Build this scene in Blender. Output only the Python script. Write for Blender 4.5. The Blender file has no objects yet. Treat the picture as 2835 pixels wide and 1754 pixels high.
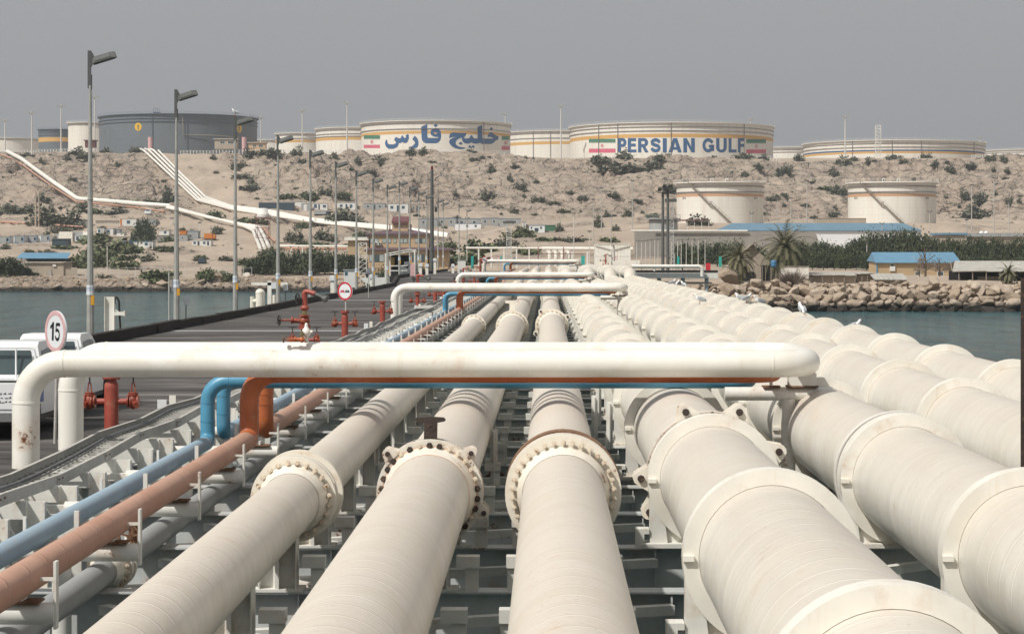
import bpy, bmesh, math, random
import numpy as np
from mathutils import Vector, Matrix
from mathutils.geometry import tessellate_polygon
random.seed(7)
rng = np.random.default_rng(11)
SC = bpy.context.scene
COL = SC.collection
R = math.radians
# ---------------------------------------------------------------- camera
F = 6000.0        # focal length in photo pixels (photo is 2835 x 1754)
VX, VY = 1515.0, 709.0
CZ = 7.5          # eye height above the sea
cam_d = bpy.data.cameras.new('camera'); cam = bpy.data.objects.new('camera', cam_d); COL.objects.link(cam)
cam.location = (0, 0, CZ); cam.rotation_euler = (R(90), 0, 0)
cam_d.sensor_width = 36; cam_d.lens = F / 2835 * 36
cam_d.shift_x = (1417.5 - VX) / 2835; cam_d.shift_y = -(877 - VY) / 2835
cam_d.clip_start = 0.5; cam_d.clip_end = 20000
SC.camera = cam
# ---------------------------------------------------------------- light
SUN_EL, SUN_AZ = 50, 226      # azimuth clockwise from +Y (away from the camera)
w = bpy.data.worlds.new('World'); SC.world = w; w.use_nodes = True
nt = w.node_tree; nt.nodes.clear()
sky = nt.nodes.new('ShaderNodeTexSky'); sky.sky_type = 'NISHITA'; sky.sun_disc = False
sky.sun_elevation = R(SUN_EL); sky.sun_rotation = R(SUN_AZ)
sky.air_density = 1.0; sky.dust_density = 6.0; sky.ozone_density = 1.0
hs = nt.nodes.new('ShaderNodeHueSaturation'); hs.inputs['Saturation'].default_value = 0.06
mxs = nt.nodes.new('ShaderNodeMix'); mxs.data_type = 'RGBA'; mxs.inputs['Factor'].default_value = 0.8
mxs.inputs['B'].default_value = (2.92, 3.01, 3.12, 1)      # even high overcast veil
bg = nt.nodes.new('ShaderNodeBackground'); bg.inputs['Strength'].default_value = 0.128
wo = nt.nodes.new('ShaderNodeOutputWorld')
nt.links.new(sky.outputs[0], hs.inputs['Color']); nt.links.new(hs.outputs[0], mxs.inputs['A'])
nt.links.new(mxs.outputs['Result'], bg.inputs['Color']); nt.links.new(bg.outputs[0], wo.inputs[0])
sd = bpy.data.lights.new('sun', 'SUN'); sun = bpy.data.objects.new('sun', sd); COL.objects.link(sun)
sd.energy = 3.9; sd.angle = R(1.2); sd.color = (1.0, 0.957, 0.885)
_az, _el = R(SUN_AZ), R(SUN_EL)
sdir = Vector((math.sin(_az) * math.cos(_el), math.cos(_az) * math.cos(_el), math.sin(_el)))
sun.rotation_euler = sdir.to_track_quat('Z', 'Y').to_euler()
SC.view_settings.view_transform = 'Standard'; SC.view_settings.look = 'None'
SC.view_settings.exposure = 0.0; SC.view_settings.gamma = 1.0
SC.view_settings.use_curve_mapping = False
SC.cycles.max_bounces = 6; SC.cycles.volume_bounces = 0
SC.cycles.caustics_reflective = False; SC.cycles.caustics_refractive = False

def P(px, py, Y):
    return Vector(((px - VX) / F * Y, Y, CZ - (py - VY) / F * Y))

# ---------------------------------------------------------------- materials
MATS = {}
def newmat(name):
    m = bpy.data.materials.new(name); m.use_nodes = True
    n = m.node_tree; n.nodes.clear()
    o = n.nodes.new('ShaderNodeOutputMaterial'); b = n.nodes.new('ShaderNodeBsdfPrincipled')
    n.links.new(b.outputs[0], o.inputs[0]); MATS[name] = m
    return m, n, b
def mixc(n, fac, a, b):
    m = n.nodes.new('ShaderNodeMix'); m.data_type = 'RGBA'
    for k, v in (('Factor', fac), ('A', a), ('B', b)):
        if hasattr(v, 'is_output') or hasattr(v, 'links'): n.links.new(v, m.inputs[k])
        elif k == 'Factor': m.inputs[k].default_value = v
        else: m.inputs[k].default_value = (*v, 1)
    return m.outputs['Result']
def noise(n, scale, detail=4, rough=0.6, vec=None, dist=0.0):
    t = n.nodes.new('ShaderNodeTexNoise'); t.inputs['Scale'].default_value = scale
    t.inputs['Detail'].default_value = detail; t.inputs['Roughness'].default_value = rough
    t.inputs['Distortion'].default_value = dist
    if vec is not None: n.links.new(vec, t.inputs['Vector'])
    return t.outputs['Fac']
def ramp(n, v, a, b, lo=0.0, hi=1.0):
    r = n.nodes.new('ShaderNodeMapRange'); r.inputs[1].default_value = a; r.inputs[2].default_value = b
    r.inputs[3].default_value = lo; r.inputs[4].default_value = hi
    n.links.new(v, r.inputs[0]); return r.outputs[0]
def mth(n, op, a, b=None):
    m = n.nodes.new('ShaderNodeMath'); m.operation = op
    for i, v in enumerate((a, b)):
        if v is None: continue
        if hasattr(v, 'links'): n.links.new(v, m.inputs[i])
        else: m.inputs[i].default_value = v
    return m.outputs[0]
def coords(n, kind='Object'):
    t = n.nodes.new('ShaderNodeTexCoord'); return t.outputs[kind]
def scaled(n, vec, s):
    m = n.nodes.new('ShaderNodeMapping'); m.inputs['Scale'].default_value = s
    n.links.new(vec, m.inputs['Vector']); return m.outputs[0]
def bump(n, b, h, dist, strength=1.0):
    u = n.nodes.new('ShaderNodeBump'); u.inputs['Distance'].default_value = dist
    u.inputs['Strength'].default_value = strength
    n.links.new(h, u.inputs['Height']); n.links.new(u.outputs[0], b.inputs['Normal'])

def paint(name, col, rough=0.5, var=0.12, rust=0.0, rscale=3.0, dust=0.0, dustcol=(0.55, 0.49, 0.42),
          wrap=0.0, metal=0.0, nscale=2.0, rustcol=(0.16, 0.055, 0.02), bmp=0.0):
    """painted surface: blotchy tone, rust spots, dust that settled on upward faces, tape-wrap seams"""
    m, n, b = newmat(name)
    g = n.nodes.new('ShaderNodeNewGeometry'); pos = g.outputs['Position']
    c = mixc(n, ramp(n, noise(n, nscale, 5, 0.65, pos), 0.3, 0.7), [x * (1 - var) for x in col], [min(1, x * (1 + var * 0.5)) for x in col])
    if wrap > 0:
        oc = coords(n); s = n.nodes.new('ShaderNodeSeparateXYZ'); n.links.new(oc, s.inputs[0])
        ang = mth(n, 'DIVIDE', mth(n, 'ARCTAN2', s.outputs[0], s.outputs[2]), 2 * math.pi)
        ph = mth(n, 'FRACT', mth(n, 'ADD', mth(n, 'ADD', mth(n, 'MULTIPLY', s.outputs[1], 1 / wrap), ang),
                                 mth(n, 'MULTIPLY', noise(n, 0.9, 2, 0.5, oc), 0.25)))
        seam = ramp(n, mth(n, 'ABSOLUTE', mth(n, 'SUBTRACT', ph, 0.5)), 0.0, 0.06, 1, 0)
        band = ramp(n, noise(n, 1.0, 2, 0.5, scaled(n, oc, (0.05, 1.7 / wrap, 0.05))), 0.35, 0.65)
        c = mixc(n, mth(n, 'MULTIPLY', band, 0.4), c, [x * 0.84 for x in col])
    if dust > 0:
        sn = n.nodes.new('ShaderNodeSeparateXYZ'); n.links.new(g.outputs['Normal'], sn.inputs[0])
        up = ramp(n, sn.outputs[2], 0.15, 0.75)
        dn = ramp(n, noise(n, 0.8, 6, 0.7, pos), 0.2, 0.6, 0.55, 1.0)
        c = mixc(n, mth(n, 'MULTIPLY', mth(n, 'MULTIPLY', up, dn), dust), c, dustcol)
        sp = ramp(n, noise(n, 26.0, 2, 0.6, pos), 0.68, 0.74)
        c = mixc(n, mth(n, 'MULTIPLY', mth(n, 'MULTIPLY', sp, up), 0.5), c, (0.16, 0.13, 0.11))
    if wrap > 0:
        dk = ramp(n, noise(n, 1.0, 3, 0.6, scaled(n, oc, (0.3, 2.2 / wrap, 0.3))), 0.5, 0.62, 0, 0.11)
        c = mixc(n, dk, c, [x * 0.66 for x in dustcol])
        c = mixc(n, mth(n, 'MULTIPLY', seam, ramp(n, noise(n, 1.0, 2, 0.5, scaled(n, oc, (0.5, 0.9, 0.5))), 0.35, 0.7, 0.05, 0.5)), c, [min(1, x * 1.05) for x in col])
    if name.startswith('tank_w') or name == 'tank_grey':
        st = noise(n, 1.0, 5, 0.7, scaled(n, pos, (0.35, 0.35, 0.025)))
        c = mixc(n, ramp(n, st, 0.5, 0.68, 0, 0.5), c, [x * q for x, q in zip(col, (0.78, 0.72, 0.66))])
        bk = n.nodes.new('ShaderNodeTexBrick'); bk.inputs['Scale'].default_value = 1.0; bk.inputs['Brick Width'].default_value = 9.0; bk.inputs['Row Height'].default_value = 2.4; bk.inputs['Mortar Size'].default_value = 0.07
        sxyz = n.nodes.new('ShaderNodeSeparateXYZ'); n.links.new(pos, sxyz.inputs[0]); cxy = n.nodes.new('ShaderNodeCombineXYZ'); n.links.new(sxyz.outputs[0], cxy.inputs[0]); n.links.new(sxyz.outputs[2], cxy.inputs[1]); n.links.new(cxy.outputs[0], bk.inputs['Vector'])
        c = mixc(n, mth(n, 'MULTIPLY', bk.outputs['Fac'], 0.22), c, [x * 0.6 for x in col])
    if wrap > 0 or name in ('loop_white', 'ring_cream'):
        pt = noise(n, 0.55, 3, 0.5, pos, 0.6)
        c = mixc(n, ramp(n, pt, 0.56, 0.60, 0, 0.35), c, [x * q for x, q in zip(col, (0.80, 0.76, 0.70))])
        run = noise(n, 1.0, 5, 0.7, scaled(n, pos, (2.2, 2.2, 0.25)))
        c = mixc(n, ramp(n, run, 0.60, 0.72, 0, 0.5 if wrap == 0 else 0.12), c, [x * q for x, q in zip(col, (0.74, 0.64, 0.53))])
    if rust > 0:
        k1 = noise(n, rscale, 8, 0.72, pos)
        rm = ramp(n, k1, 0.72 - rust * 0.3, 0.76 - rust * 0.3)
        halo = ramp(n, k1, 0.60 - rust * 0.3, 0.74 - rust * 0.3, 0, 0.35)
        c = mixc(n, halo, c, (0.50, 0.30, 0.16))
        c = mixc(n, rm, c, rustcol)
    n.links.new(c, b.inputs['Base Color'])
    b.inputs['Roughness'].default_value = rough; b.inputs['Metallic'].default_value = metal
    if wrap > 0: bump(n, b, mth(n, 'ADD', seam, mth(n, 'MULTIPLY', noise(n, 5.0, 4, 0.6, pos), 0.8)), 0.006, 1.0)
    elif bmp > 0: bump(n, b, noise(n, 14, 5, 0.7, pos), bmp)
    return m

paint('pipe_cream', (0.80, 0.765, 0.69), 0.42, 0.07, 0.02, 2.2, 0.9, (0.59, 0.53, 0.455), wrap=0.47)
paint('pipe_beige', (0.74, 0.69, 0.61), 0.5, 0.08, 0.02, 2.2, 0.9, (0.62, 0.55, 0.47), wrap=0.40)
paint('ring_cream', (0.81, 0.78, 0.705), 0.45, 0.10, 0.16, 2.2, 0.15, (0.62, 0.57, 0.50))
paint('flange_cream', (0.82, 0.77, 0.67), 0.45, 0.1, 0.28, 3.5)
paint('flange_rusty', (0.74, 0.68, 0.60), 0.6, 0.15, 0.5, 6.0, rustcol=(0.07, 0.035, 0.022))
paint('bolt_light', (0.72, 0.64, 0.52), 0.5, 0.2, 0.5, 12.0)
paint('bolt_dark', (0.045, 0.03, 0.025), 0.6, 0.3, 0.2, 9.0)
paint('loop_white', (0.82, 0.795, 0.73), 0.33, 0.06, 0.20, 1.3)
paint('rim_rust', (0.20, 0.11, 0.065), 0.8, 0.5, 0.6, 14.0, nscale=18)
paint('rust_stain', (0.66, 0.36, 0.22), 0.6, 0.35, 0.2, 8.0, nscale=9)
paint('blue_loop', (0.085, 0.29, 0.44), 0.4, 0.12, 0.05, 3.0, nscale=5)
paint('blue_faded', (0.25, 0.40, 0.52), 0.55, 0.12, 0.04, 3.0, 0.45, (0.42, 0.47, 0.50), nscale=4)
paint('orange_loop', (0.48, 0.135, 0.045), 0.42, 0.2, 0.08, 2.5, nscale=4)
paint('orange_faded', (0.50, 0.25, 0.165), 0.6, 0.12, 0.03, 3.0, 0.5, (0.52, 0.36, 0.28), wrap=0.7)
paint('steel_white', (0.74, 0.73, 0.68), 0.5, 0.14, 0.30, 2.4)
paint('steel_grey', (0.56, 0.585, 0.58), 0.55, 0.22, 0.36, 1.6)
paint('rust', (0.16, 0.08, 0.045), 0.85, 0.5, 0.5, 6.0, nscale=8)
paint('galv', (0.46, 0.45, 0.42), 0.6, 0.16, 0.05, 5.0, 0.4, (0.50, 0.46, 0.40), nscale=6)
paint('cable', (0.13, 0.135, 0.14), 0.6, 0.3, 0.0, nscale=5)
paint('hydrant_red', (0.34, 0.070, 0.048), 0.5, 0.22, 0.15, 5.0, 0.25, (0.40, 0.17, 0.13), nscale=6)
paint('valve_red', (0.28, 0.05, 0.025), 0.45, 0.3, 0.35, 9.0, nscale=9, rustcol=(0.05, 0.02, 0.015))
paint('black_iron', (0.025, 0.023, 0.022), 0.55, 0.3)
paint('brass', (0.30, 0.25, 0.13), 0.4, 0.3, metal=0.5)
paint('pole_grey', (0.36, 0.355, 0.33), 0.7, 0.2, 0.0, nscale=3, bmp=0.004)
paint('lamp_grey', (0.10, 0.105, 0.10), 0.5, 0.2)
paint('lamp_glass', (0.10, 0.11, 0.11), 0.15, 0.1)
paint('label_white', (0.70, 0.72, 0.74), 0.5, 0.08)
paint('band_orange', (0.62, 0.31, 0.02), 0.5, 0.08)
paint('sign_white', (0.74, 0.76, 0.78), 0.3, 0.04)
paint('sign_red', (0.52, 0.03, 0.045), 0.35, 0.06)
paint('sign_pink', (0.68, 0.42, 0.42), 0.4, 0.25, nscale=6)
paint('sign_black', (0.012, 0.012, 0.014), 0.4, 0.1)
paint('sign_back', (0.38, 0.42, 0.46), 0.4, 0.1, metal=0.3)
paint('teal', (0.03, 0.36, 0.31), 0.5, 0.1)
paint('tank_white', (0.76, 0.73, 0.66), 0.55, 0.05, 0.05, 0.15, nscale=0.06)
paint('tank_rim', (0.78, 0.75, 0.69), 0.5, 0.06)
paint('tank_line', (0.22, 0.19, 0.18), 0.7, 0.2)
paint('tank_grey', (0.135, 0.155, 0.175), 0.6, 0.08, nscale=0.08)
paint('tank_greyrim', (0.10, 0.135, 0.17), 0.6, 0.15)
paint('ochre', (0.62, 0.36, 0.11), 0.6, 0.06, nscale=0.1)
paint('tank_orange', (0.58, 0.34, 0.20), 0.6, 0.06, nscale=0.1)
paint('letter_blue', (0.032, 0.10, 0.23), 0.5, 0.08, nscale=0.15)
paint('flag_green', (0.06, 0.19, 0.12), 0.6, 0.08)
paint('flag_red', (0.60, 0.12, 0.19), 0.6, 0.08)
paint('yellow', (0.68, 0.42, 0.04), 0.5, 0.08)
paint('wall_tan', (0.52, 0.37, 0.23), 0.8, 0.1, nscale=0.5)
paint('wall_yellow', (0.46, 0.34, 0.20), 0.8, 0.12, nscale=0.5)
paint('wall_beige', (0.40, 0.34, 0.27), 0.85, 0.14, nscale=0.4)
paint('wall_concrete', (0.30, 0.28, 0.25), 0.85, 0.18, nscale=0.3)
paint('wall_white', (0.70, 0.69, 0.66), 0.6, 0.1, nscale=0.6)
paint('wall_grey', (0.34, 0.35, 0.35), 0.7, 0.15, nscale=0.7)
paint('roof_plum', (0.13, 0.085, 0.10), 0.7, 0.15, nscale=0.8)
paint('roof_red', (0.15, 0.055, 0.06), 0.7, 0.15, nscale=0.8)
paint('roof_blue', (0.12, 0.26, 0.38), 0.5, 0.12, 0.05, 0.5, nscale=0.5)
paint('roof_bluegrey', (0.13, 0.23, 0.31), 0.5, 0.12, nscale=0.5)
paint('roof_palegrey', (0.42, 0.40, 0.36), 0.8, 0.25, nscale=0.8)
paint('trim_blue', (0.06, 0.20, 0.36), 0.5, 0.1)
paint('navy', (0.03, 0.055, 0.075), 0.6, 0.15)
paint('green_box', (0.05, 0.16, 0.09), 0.6, 0.15)
paint('orange_box', (0.55, 0.18, 0.03), 0.6, 0.2)
paint('maroon', (0.16, 0.05, 0.05), 0.7, 0.2)
paint('dark_inside', (0.015, 0.015, 0.016), 0.9, 0.1)  # near-black that paints the shade inside openings and under roofs
paint('window_glass', (0.07, 0.095, 0.10), 0.12, 0.2)
paint('curtain', (0.38, 0.42, 0.40), 0.7, 0.25, nscale=1.5)
paint('truck_white', (0.78, 0.79, 0.80), 0.25, 0.03)
paint('tyre', (0.018, 0.018, 0.018), 0.8, 0.2)
paint('chrome', (0.55, 0.56, 0.57), 0.18, 0.1, metal=0.9)
paint('sticker_blue', (0.015, 0.09, 0.38), 0.4, 0.05)
paint('tail_red', (0.16, 0.015, 0.015), 0.25, 0.05)
paint('bark', (0.12, 0.09, 0.065), 0.9, 0.3, nscale=4, bmp=0.02)
paint('gull_white', (0.78, 0.78, 0.77), 0.7, 0.05)
paint('gull_grey', (0.34, 0.36, 0.38), 0.7, 0.08)
paint('beak', (0.30, 0.06, 0.03), 0.5, 0.1)
paint('wood_grey', (0.25, 0.21, 0.17), 0.85, 0.25, nscale=3)
paint('light_pole', (0.62, 0.60, 0.56), 0.6, 0.1)

# timber deck: cross planks with gaps and worn tone
m, n, b = newmat('deck_timber')
oc = coords(n); s = n.nodes.new('ShaderNodeSeparateXYZ'); n.links.new(oc, s.inputs[0])
py_ = mth(n, 'MULTIPLY', s.outputs[1], 1 / 0.22)
fr = mth(n, 'FRACT', py_); cell = mth(n, 'FLOOR', py_)
wn = n.nodes.new('ShaderNodeTexWhiteNoise'); wn.noise_dimensions = '1D'; n.links.new(cell, wn.inputs['W'])
cb = n.nodes.new('ShaderNodeCombineXYZ'); n.links.new(mth(n, 'MULTIPLY', s.outputs[0], 0.35), cb.inputs[0]); n.links.new(mth(n, 'MULTIPLY', s.outputs[1], 1.6), cb.inputs[1])
c = mixc(n, wn.outputs['Value'], (0.030, 0.027, 0.026), (0.09, 0.080, 0.074))
c = mixc(n, ramp(n, noise(n, 1.0, 6, 0.7, cb.outputs[0]), 0.45, 0.65, 0, .8), c, (0.115, 0.103, 0.096))
c = mixc(n, ramp(n, noise(n, 0.18, 4, 0.6, oc), 0.5, 0.75, 0, 0.55), c, (0.045, 0.042, 0.040))
c = mixc(n, ramp(n, noise(n, 1.0, 5, 0.7, scaled(n, oc, (0.12, 0.7, 1))), 0.50, 0.64, 0, 0.9), c, (0.22, 0.20, 0.185))
c = mixc(n, ramp(n, noise(n, 1.0, 4, 0.7, scaled(n, oc, (0.16, 0.8, 3))), 0.52, 0.64, 0, 0.9), c, (0.018, 0.017, 0.016))
gap = ramp(n, mth(n, 'ABSOLUTE', mth(n, 'SUBTRACT', fr, 0.5)), 0.44, 0.48)
c = mixc(n, gap, c, (0.012, 0.011, 0.01))
n.links.new(c, b.inputs['Base Color']); b.inputs['Roughness'].default_value = 0.85
bump(n, b, mth(n, 'SUBTRACT', mth(n, 'ADD', mth(n, 'MULTIPLY', wn.outputs['Value'], 0.5), mth(n, 'MULTIPLY', noise(n, 1.0, 6, 0.7, cb.outputs[0]), 0.6)), gap), 0.015)
paint('kerb_timber', (0.030, 0.023, 0.019), 0.9, 0.4, 0.0, nscale=3, bmp=0.02)

# sea
m, n, b = newmat('sea')
g = n.nodes.new('ShaderNodeNewGeometry'); pos = g.outputs['Position']
c = mixc(n, ramp(n, noise(n, 0.03, 4, 0.6, scaled(n, pos, (1, 0.35, 1))), 0.35, 0.65), (0.030, 0.100, 0.118), (0.062, 0.168, 0.185))
rip = noise(n, 1.0, 5, 0.7, scaled(n, pos, (0.22, 0.05, 1)), 0.8)  # light and dark of the ripples, painted into the water colour below
c = mixc(n, ramp(n, rip, 0.50, 0.66, 0, 0.75), c, (0.012, 0.045, 0.055))
c = mixc(n, ramp(n, rip, 0.44, 0.32, 0, 0.5), c, (0.11, 0.22, 0.235))
n.links.new(c, b.inputs['Base Color']); b.inputs['Roughness'].default_value = 0.12; b.inputs['IOR'].default_value = 1.33
h = mth(n, 'ADD', mth(n, 'MULTIPLY', noise(n, 0.9, 6, 0.62, scaled(n, pos, (1, 0.55, 1)), 0.6), 1.0), mth(n, 'MULTIPLY', noise(n, 0.16, 3, 0.5, scaled(n, pos, (1, 0.45, 1))), 2.0))
bump(n, b, h, 2.2)

# ground: sand to cracked limestone, mask painted per vertex
m, n, b = newmat('ground')
g = n.nodes.new('ShaderNodeNewGeometry'); pos = g.outputs['Position']
at = n.nodes.new('ShaderNodeAttribute'); at.attribute_name = 'rock'
sand = mixc(n, ramp(n, noise(n, 0.05, 5, 0.6, pos), 0.35, 0.65), (0.35, 0.28, 0.215), (0.45, 0.365, 0.285))
sand = mixc(n, ramp(n, noise(n, 0.012, 4, 0.6, pos, 1.0), 0.48, 0.62, 0, .5), sand, (0.33, 0.26, 0.195))
sand = mixc(n, ramp(n, noise(n, 0.35, 6, 0.75, scaled(n, pos, (1, .35, 1))), 0.52, 0.66, 0, .55), sand, (0.27, 0.215, 0.165))
rk = mixc(n, ramp(n, noise(n, 0.12, 7, 0.7, pos), 0.35, 0.65), (0.33, 0.265, 0.21), (0.50, 0.415, 0.33))
pink = ramp(n, noise(n, 0.03, 3, 0.5, pos), 0.5, 0.7, 0, 0.35)
rk = mixc(n, pink, rk, (0.46, 0.33, 0.25))
vd = n.nodes.new('ShaderNodeTexVoronoi'); vd.feature = 'DISTANCE_TO_EDGE'; vd.inputs['Scale'].default_value = 0.16
vadd = n.nodes.new('ShaderNodeVectorMath'); vadd.operation = 'ADD'
ncol = n.nodes.new('ShaderNodeTexNoise'); ncol.inputs['Scale'].default_value = 0.25; ncol.inputs['Detail'].default_value = 5
n.links.new(pos, ncol.inputs['Vector'])
vs = n.nodes.new('ShaderNodeVectorMath'); vs.operation = 'SCALE'; vs.inputs['Scale'].default_value = 5.0; n.links.new(ncol.outputs['Color'], vs.inputs[0])
n.links.new(scaled(n, pos, (0.7, 0.5, 1.5)), vadd.inputs[0]); n.links.new(vs.outputs[0], vadd.inputs[1]); n.links.new(vadd.outputs[0], vd.inputs['Vector'])
crack = ramp(n, vd.outputs['Distance'], 0.0, 0.10, 1, 0)
lich = ramp(n, noise(n, 0.8, 6, 0.75, pos), 0.62, 0.70, 0, 0.5)
rk = mixc(n, lich, rk, (0.20, 0.165, 0.13))
c = mixc(n, at.outputs['Fac'], sand, rk)
scr = ramp(n, noise(n, 0.55, 4, 0.7, pos), 0.60, 0.68, 0, 0.45)
c = mixc(n, scr, c, (0.20, 0.17, 0.125))
wet = n.nodes.new('ShaderNodeSeparateXYZ'); n.links.new(pos, wet.inputs[0])
wz = mth(n, 'ADD', wet.outputs[2], mth(n, 'MULTIPLY', noise(n, 0.5, 3, 0.6, pos), -0.9))
c = mixc(n, ramp(n, wz, 0.25, 0.75, 1, 0), c, (0.035, 0.03, 0.022))     # weed and tide mark at the waterline
n.links.new(c, b.inputs['Base Color']); b.inputs['Roughness'].default_value = 0.95
hh = mth(n, 'ADD', mth(n, 'MULTIPLY', crack, mth(n, 'MULTIPLY', at.outputs['Fac'], -1.6)), mth(n, 'MULTIPLY', noise(n, 0.5, 8, 0.75, pos), mth(n, 'ADD', mth(n, 'MULTIPLY', at.outputs['Fac'], 1.9), 0.3)))
bump(n, b, hh, 0.75)

m, n, b = newmat('boulder')
g = n.nodes.new('ShaderNodeNewGeometry'); pos = g.outputs['Position']
oi = n.nodes.new('ShaderNodeObjectInfo')
c = mixc(n, oi.outputs['Random'], (0.38, 0.29, 0.21), (0.55, 0.46, 0.37))
c = mixc(n, ramp(n, noise(n, 1.5, 7, 0.7, pos), 0.4, 0.7), c, (0.30, 0.235, 0.175))
sp3 = n.nodes.new('ShaderNodeSeparateXYZ'); n.links.new(pos, sp3.inputs[0])
wz = mth(n, 'ADD', sp3.outputs[2], mth(n, 'MULTIPLY', noise(n, 0.9, 3, 0.6, pos), -0.9))
c = mixc(n, ramp(n, wz, 0.35, 0.85, 1, 0), c, (0.03, 0.026, 0.02))
n.links.new(c, b.inputs['Base Color']); b.inputs['Roughness'].default_value = 0.95
bump(n, b, noise(n, 3.0, 8, 0.75, pos), 0.16)

def leafmat(name, a, c2, dry=None):
    m, n, b = newmat(name)
    g = n.nodes.new('ShaderNodeNewGeometry'); pos = g.outputs['Position']
    oi = n.nodes.new('ShaderNodeObjectInfo')
    c = mixc(n, oi.outputs['Random'], a, c2)
    c = mixc(n, ramp(n, noise(n, 0.9, 3, 0.6, pos), 0.35, 0.7, 0, 0.8), c, [x * 1.7 for x in c2])
    n.links.new(c, b.inputs['Base Color']); b.inputs['Roughness'].default_value = 0.8
    return m
leafmat('leaf_scrub', (0.055, 0.064, 0.045), (0.095, 0.098, 0.065))
leafmat('leaf_dark', (0.022, 0.038, 0.018), (0.045, 0.058, 0.024))
leafmat('leaf_fresh', (0.058, 0.078, 0.034), (0.095, 0.11, 0.05))
leafmat('leaf_palm', (0.085, 0.088, 0.045), (0.12, 0.11, 0.06))
leafmat('twig_brown', (0.11, 0.085, 0.07), (0.16, 0.125, 0.10))
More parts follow.
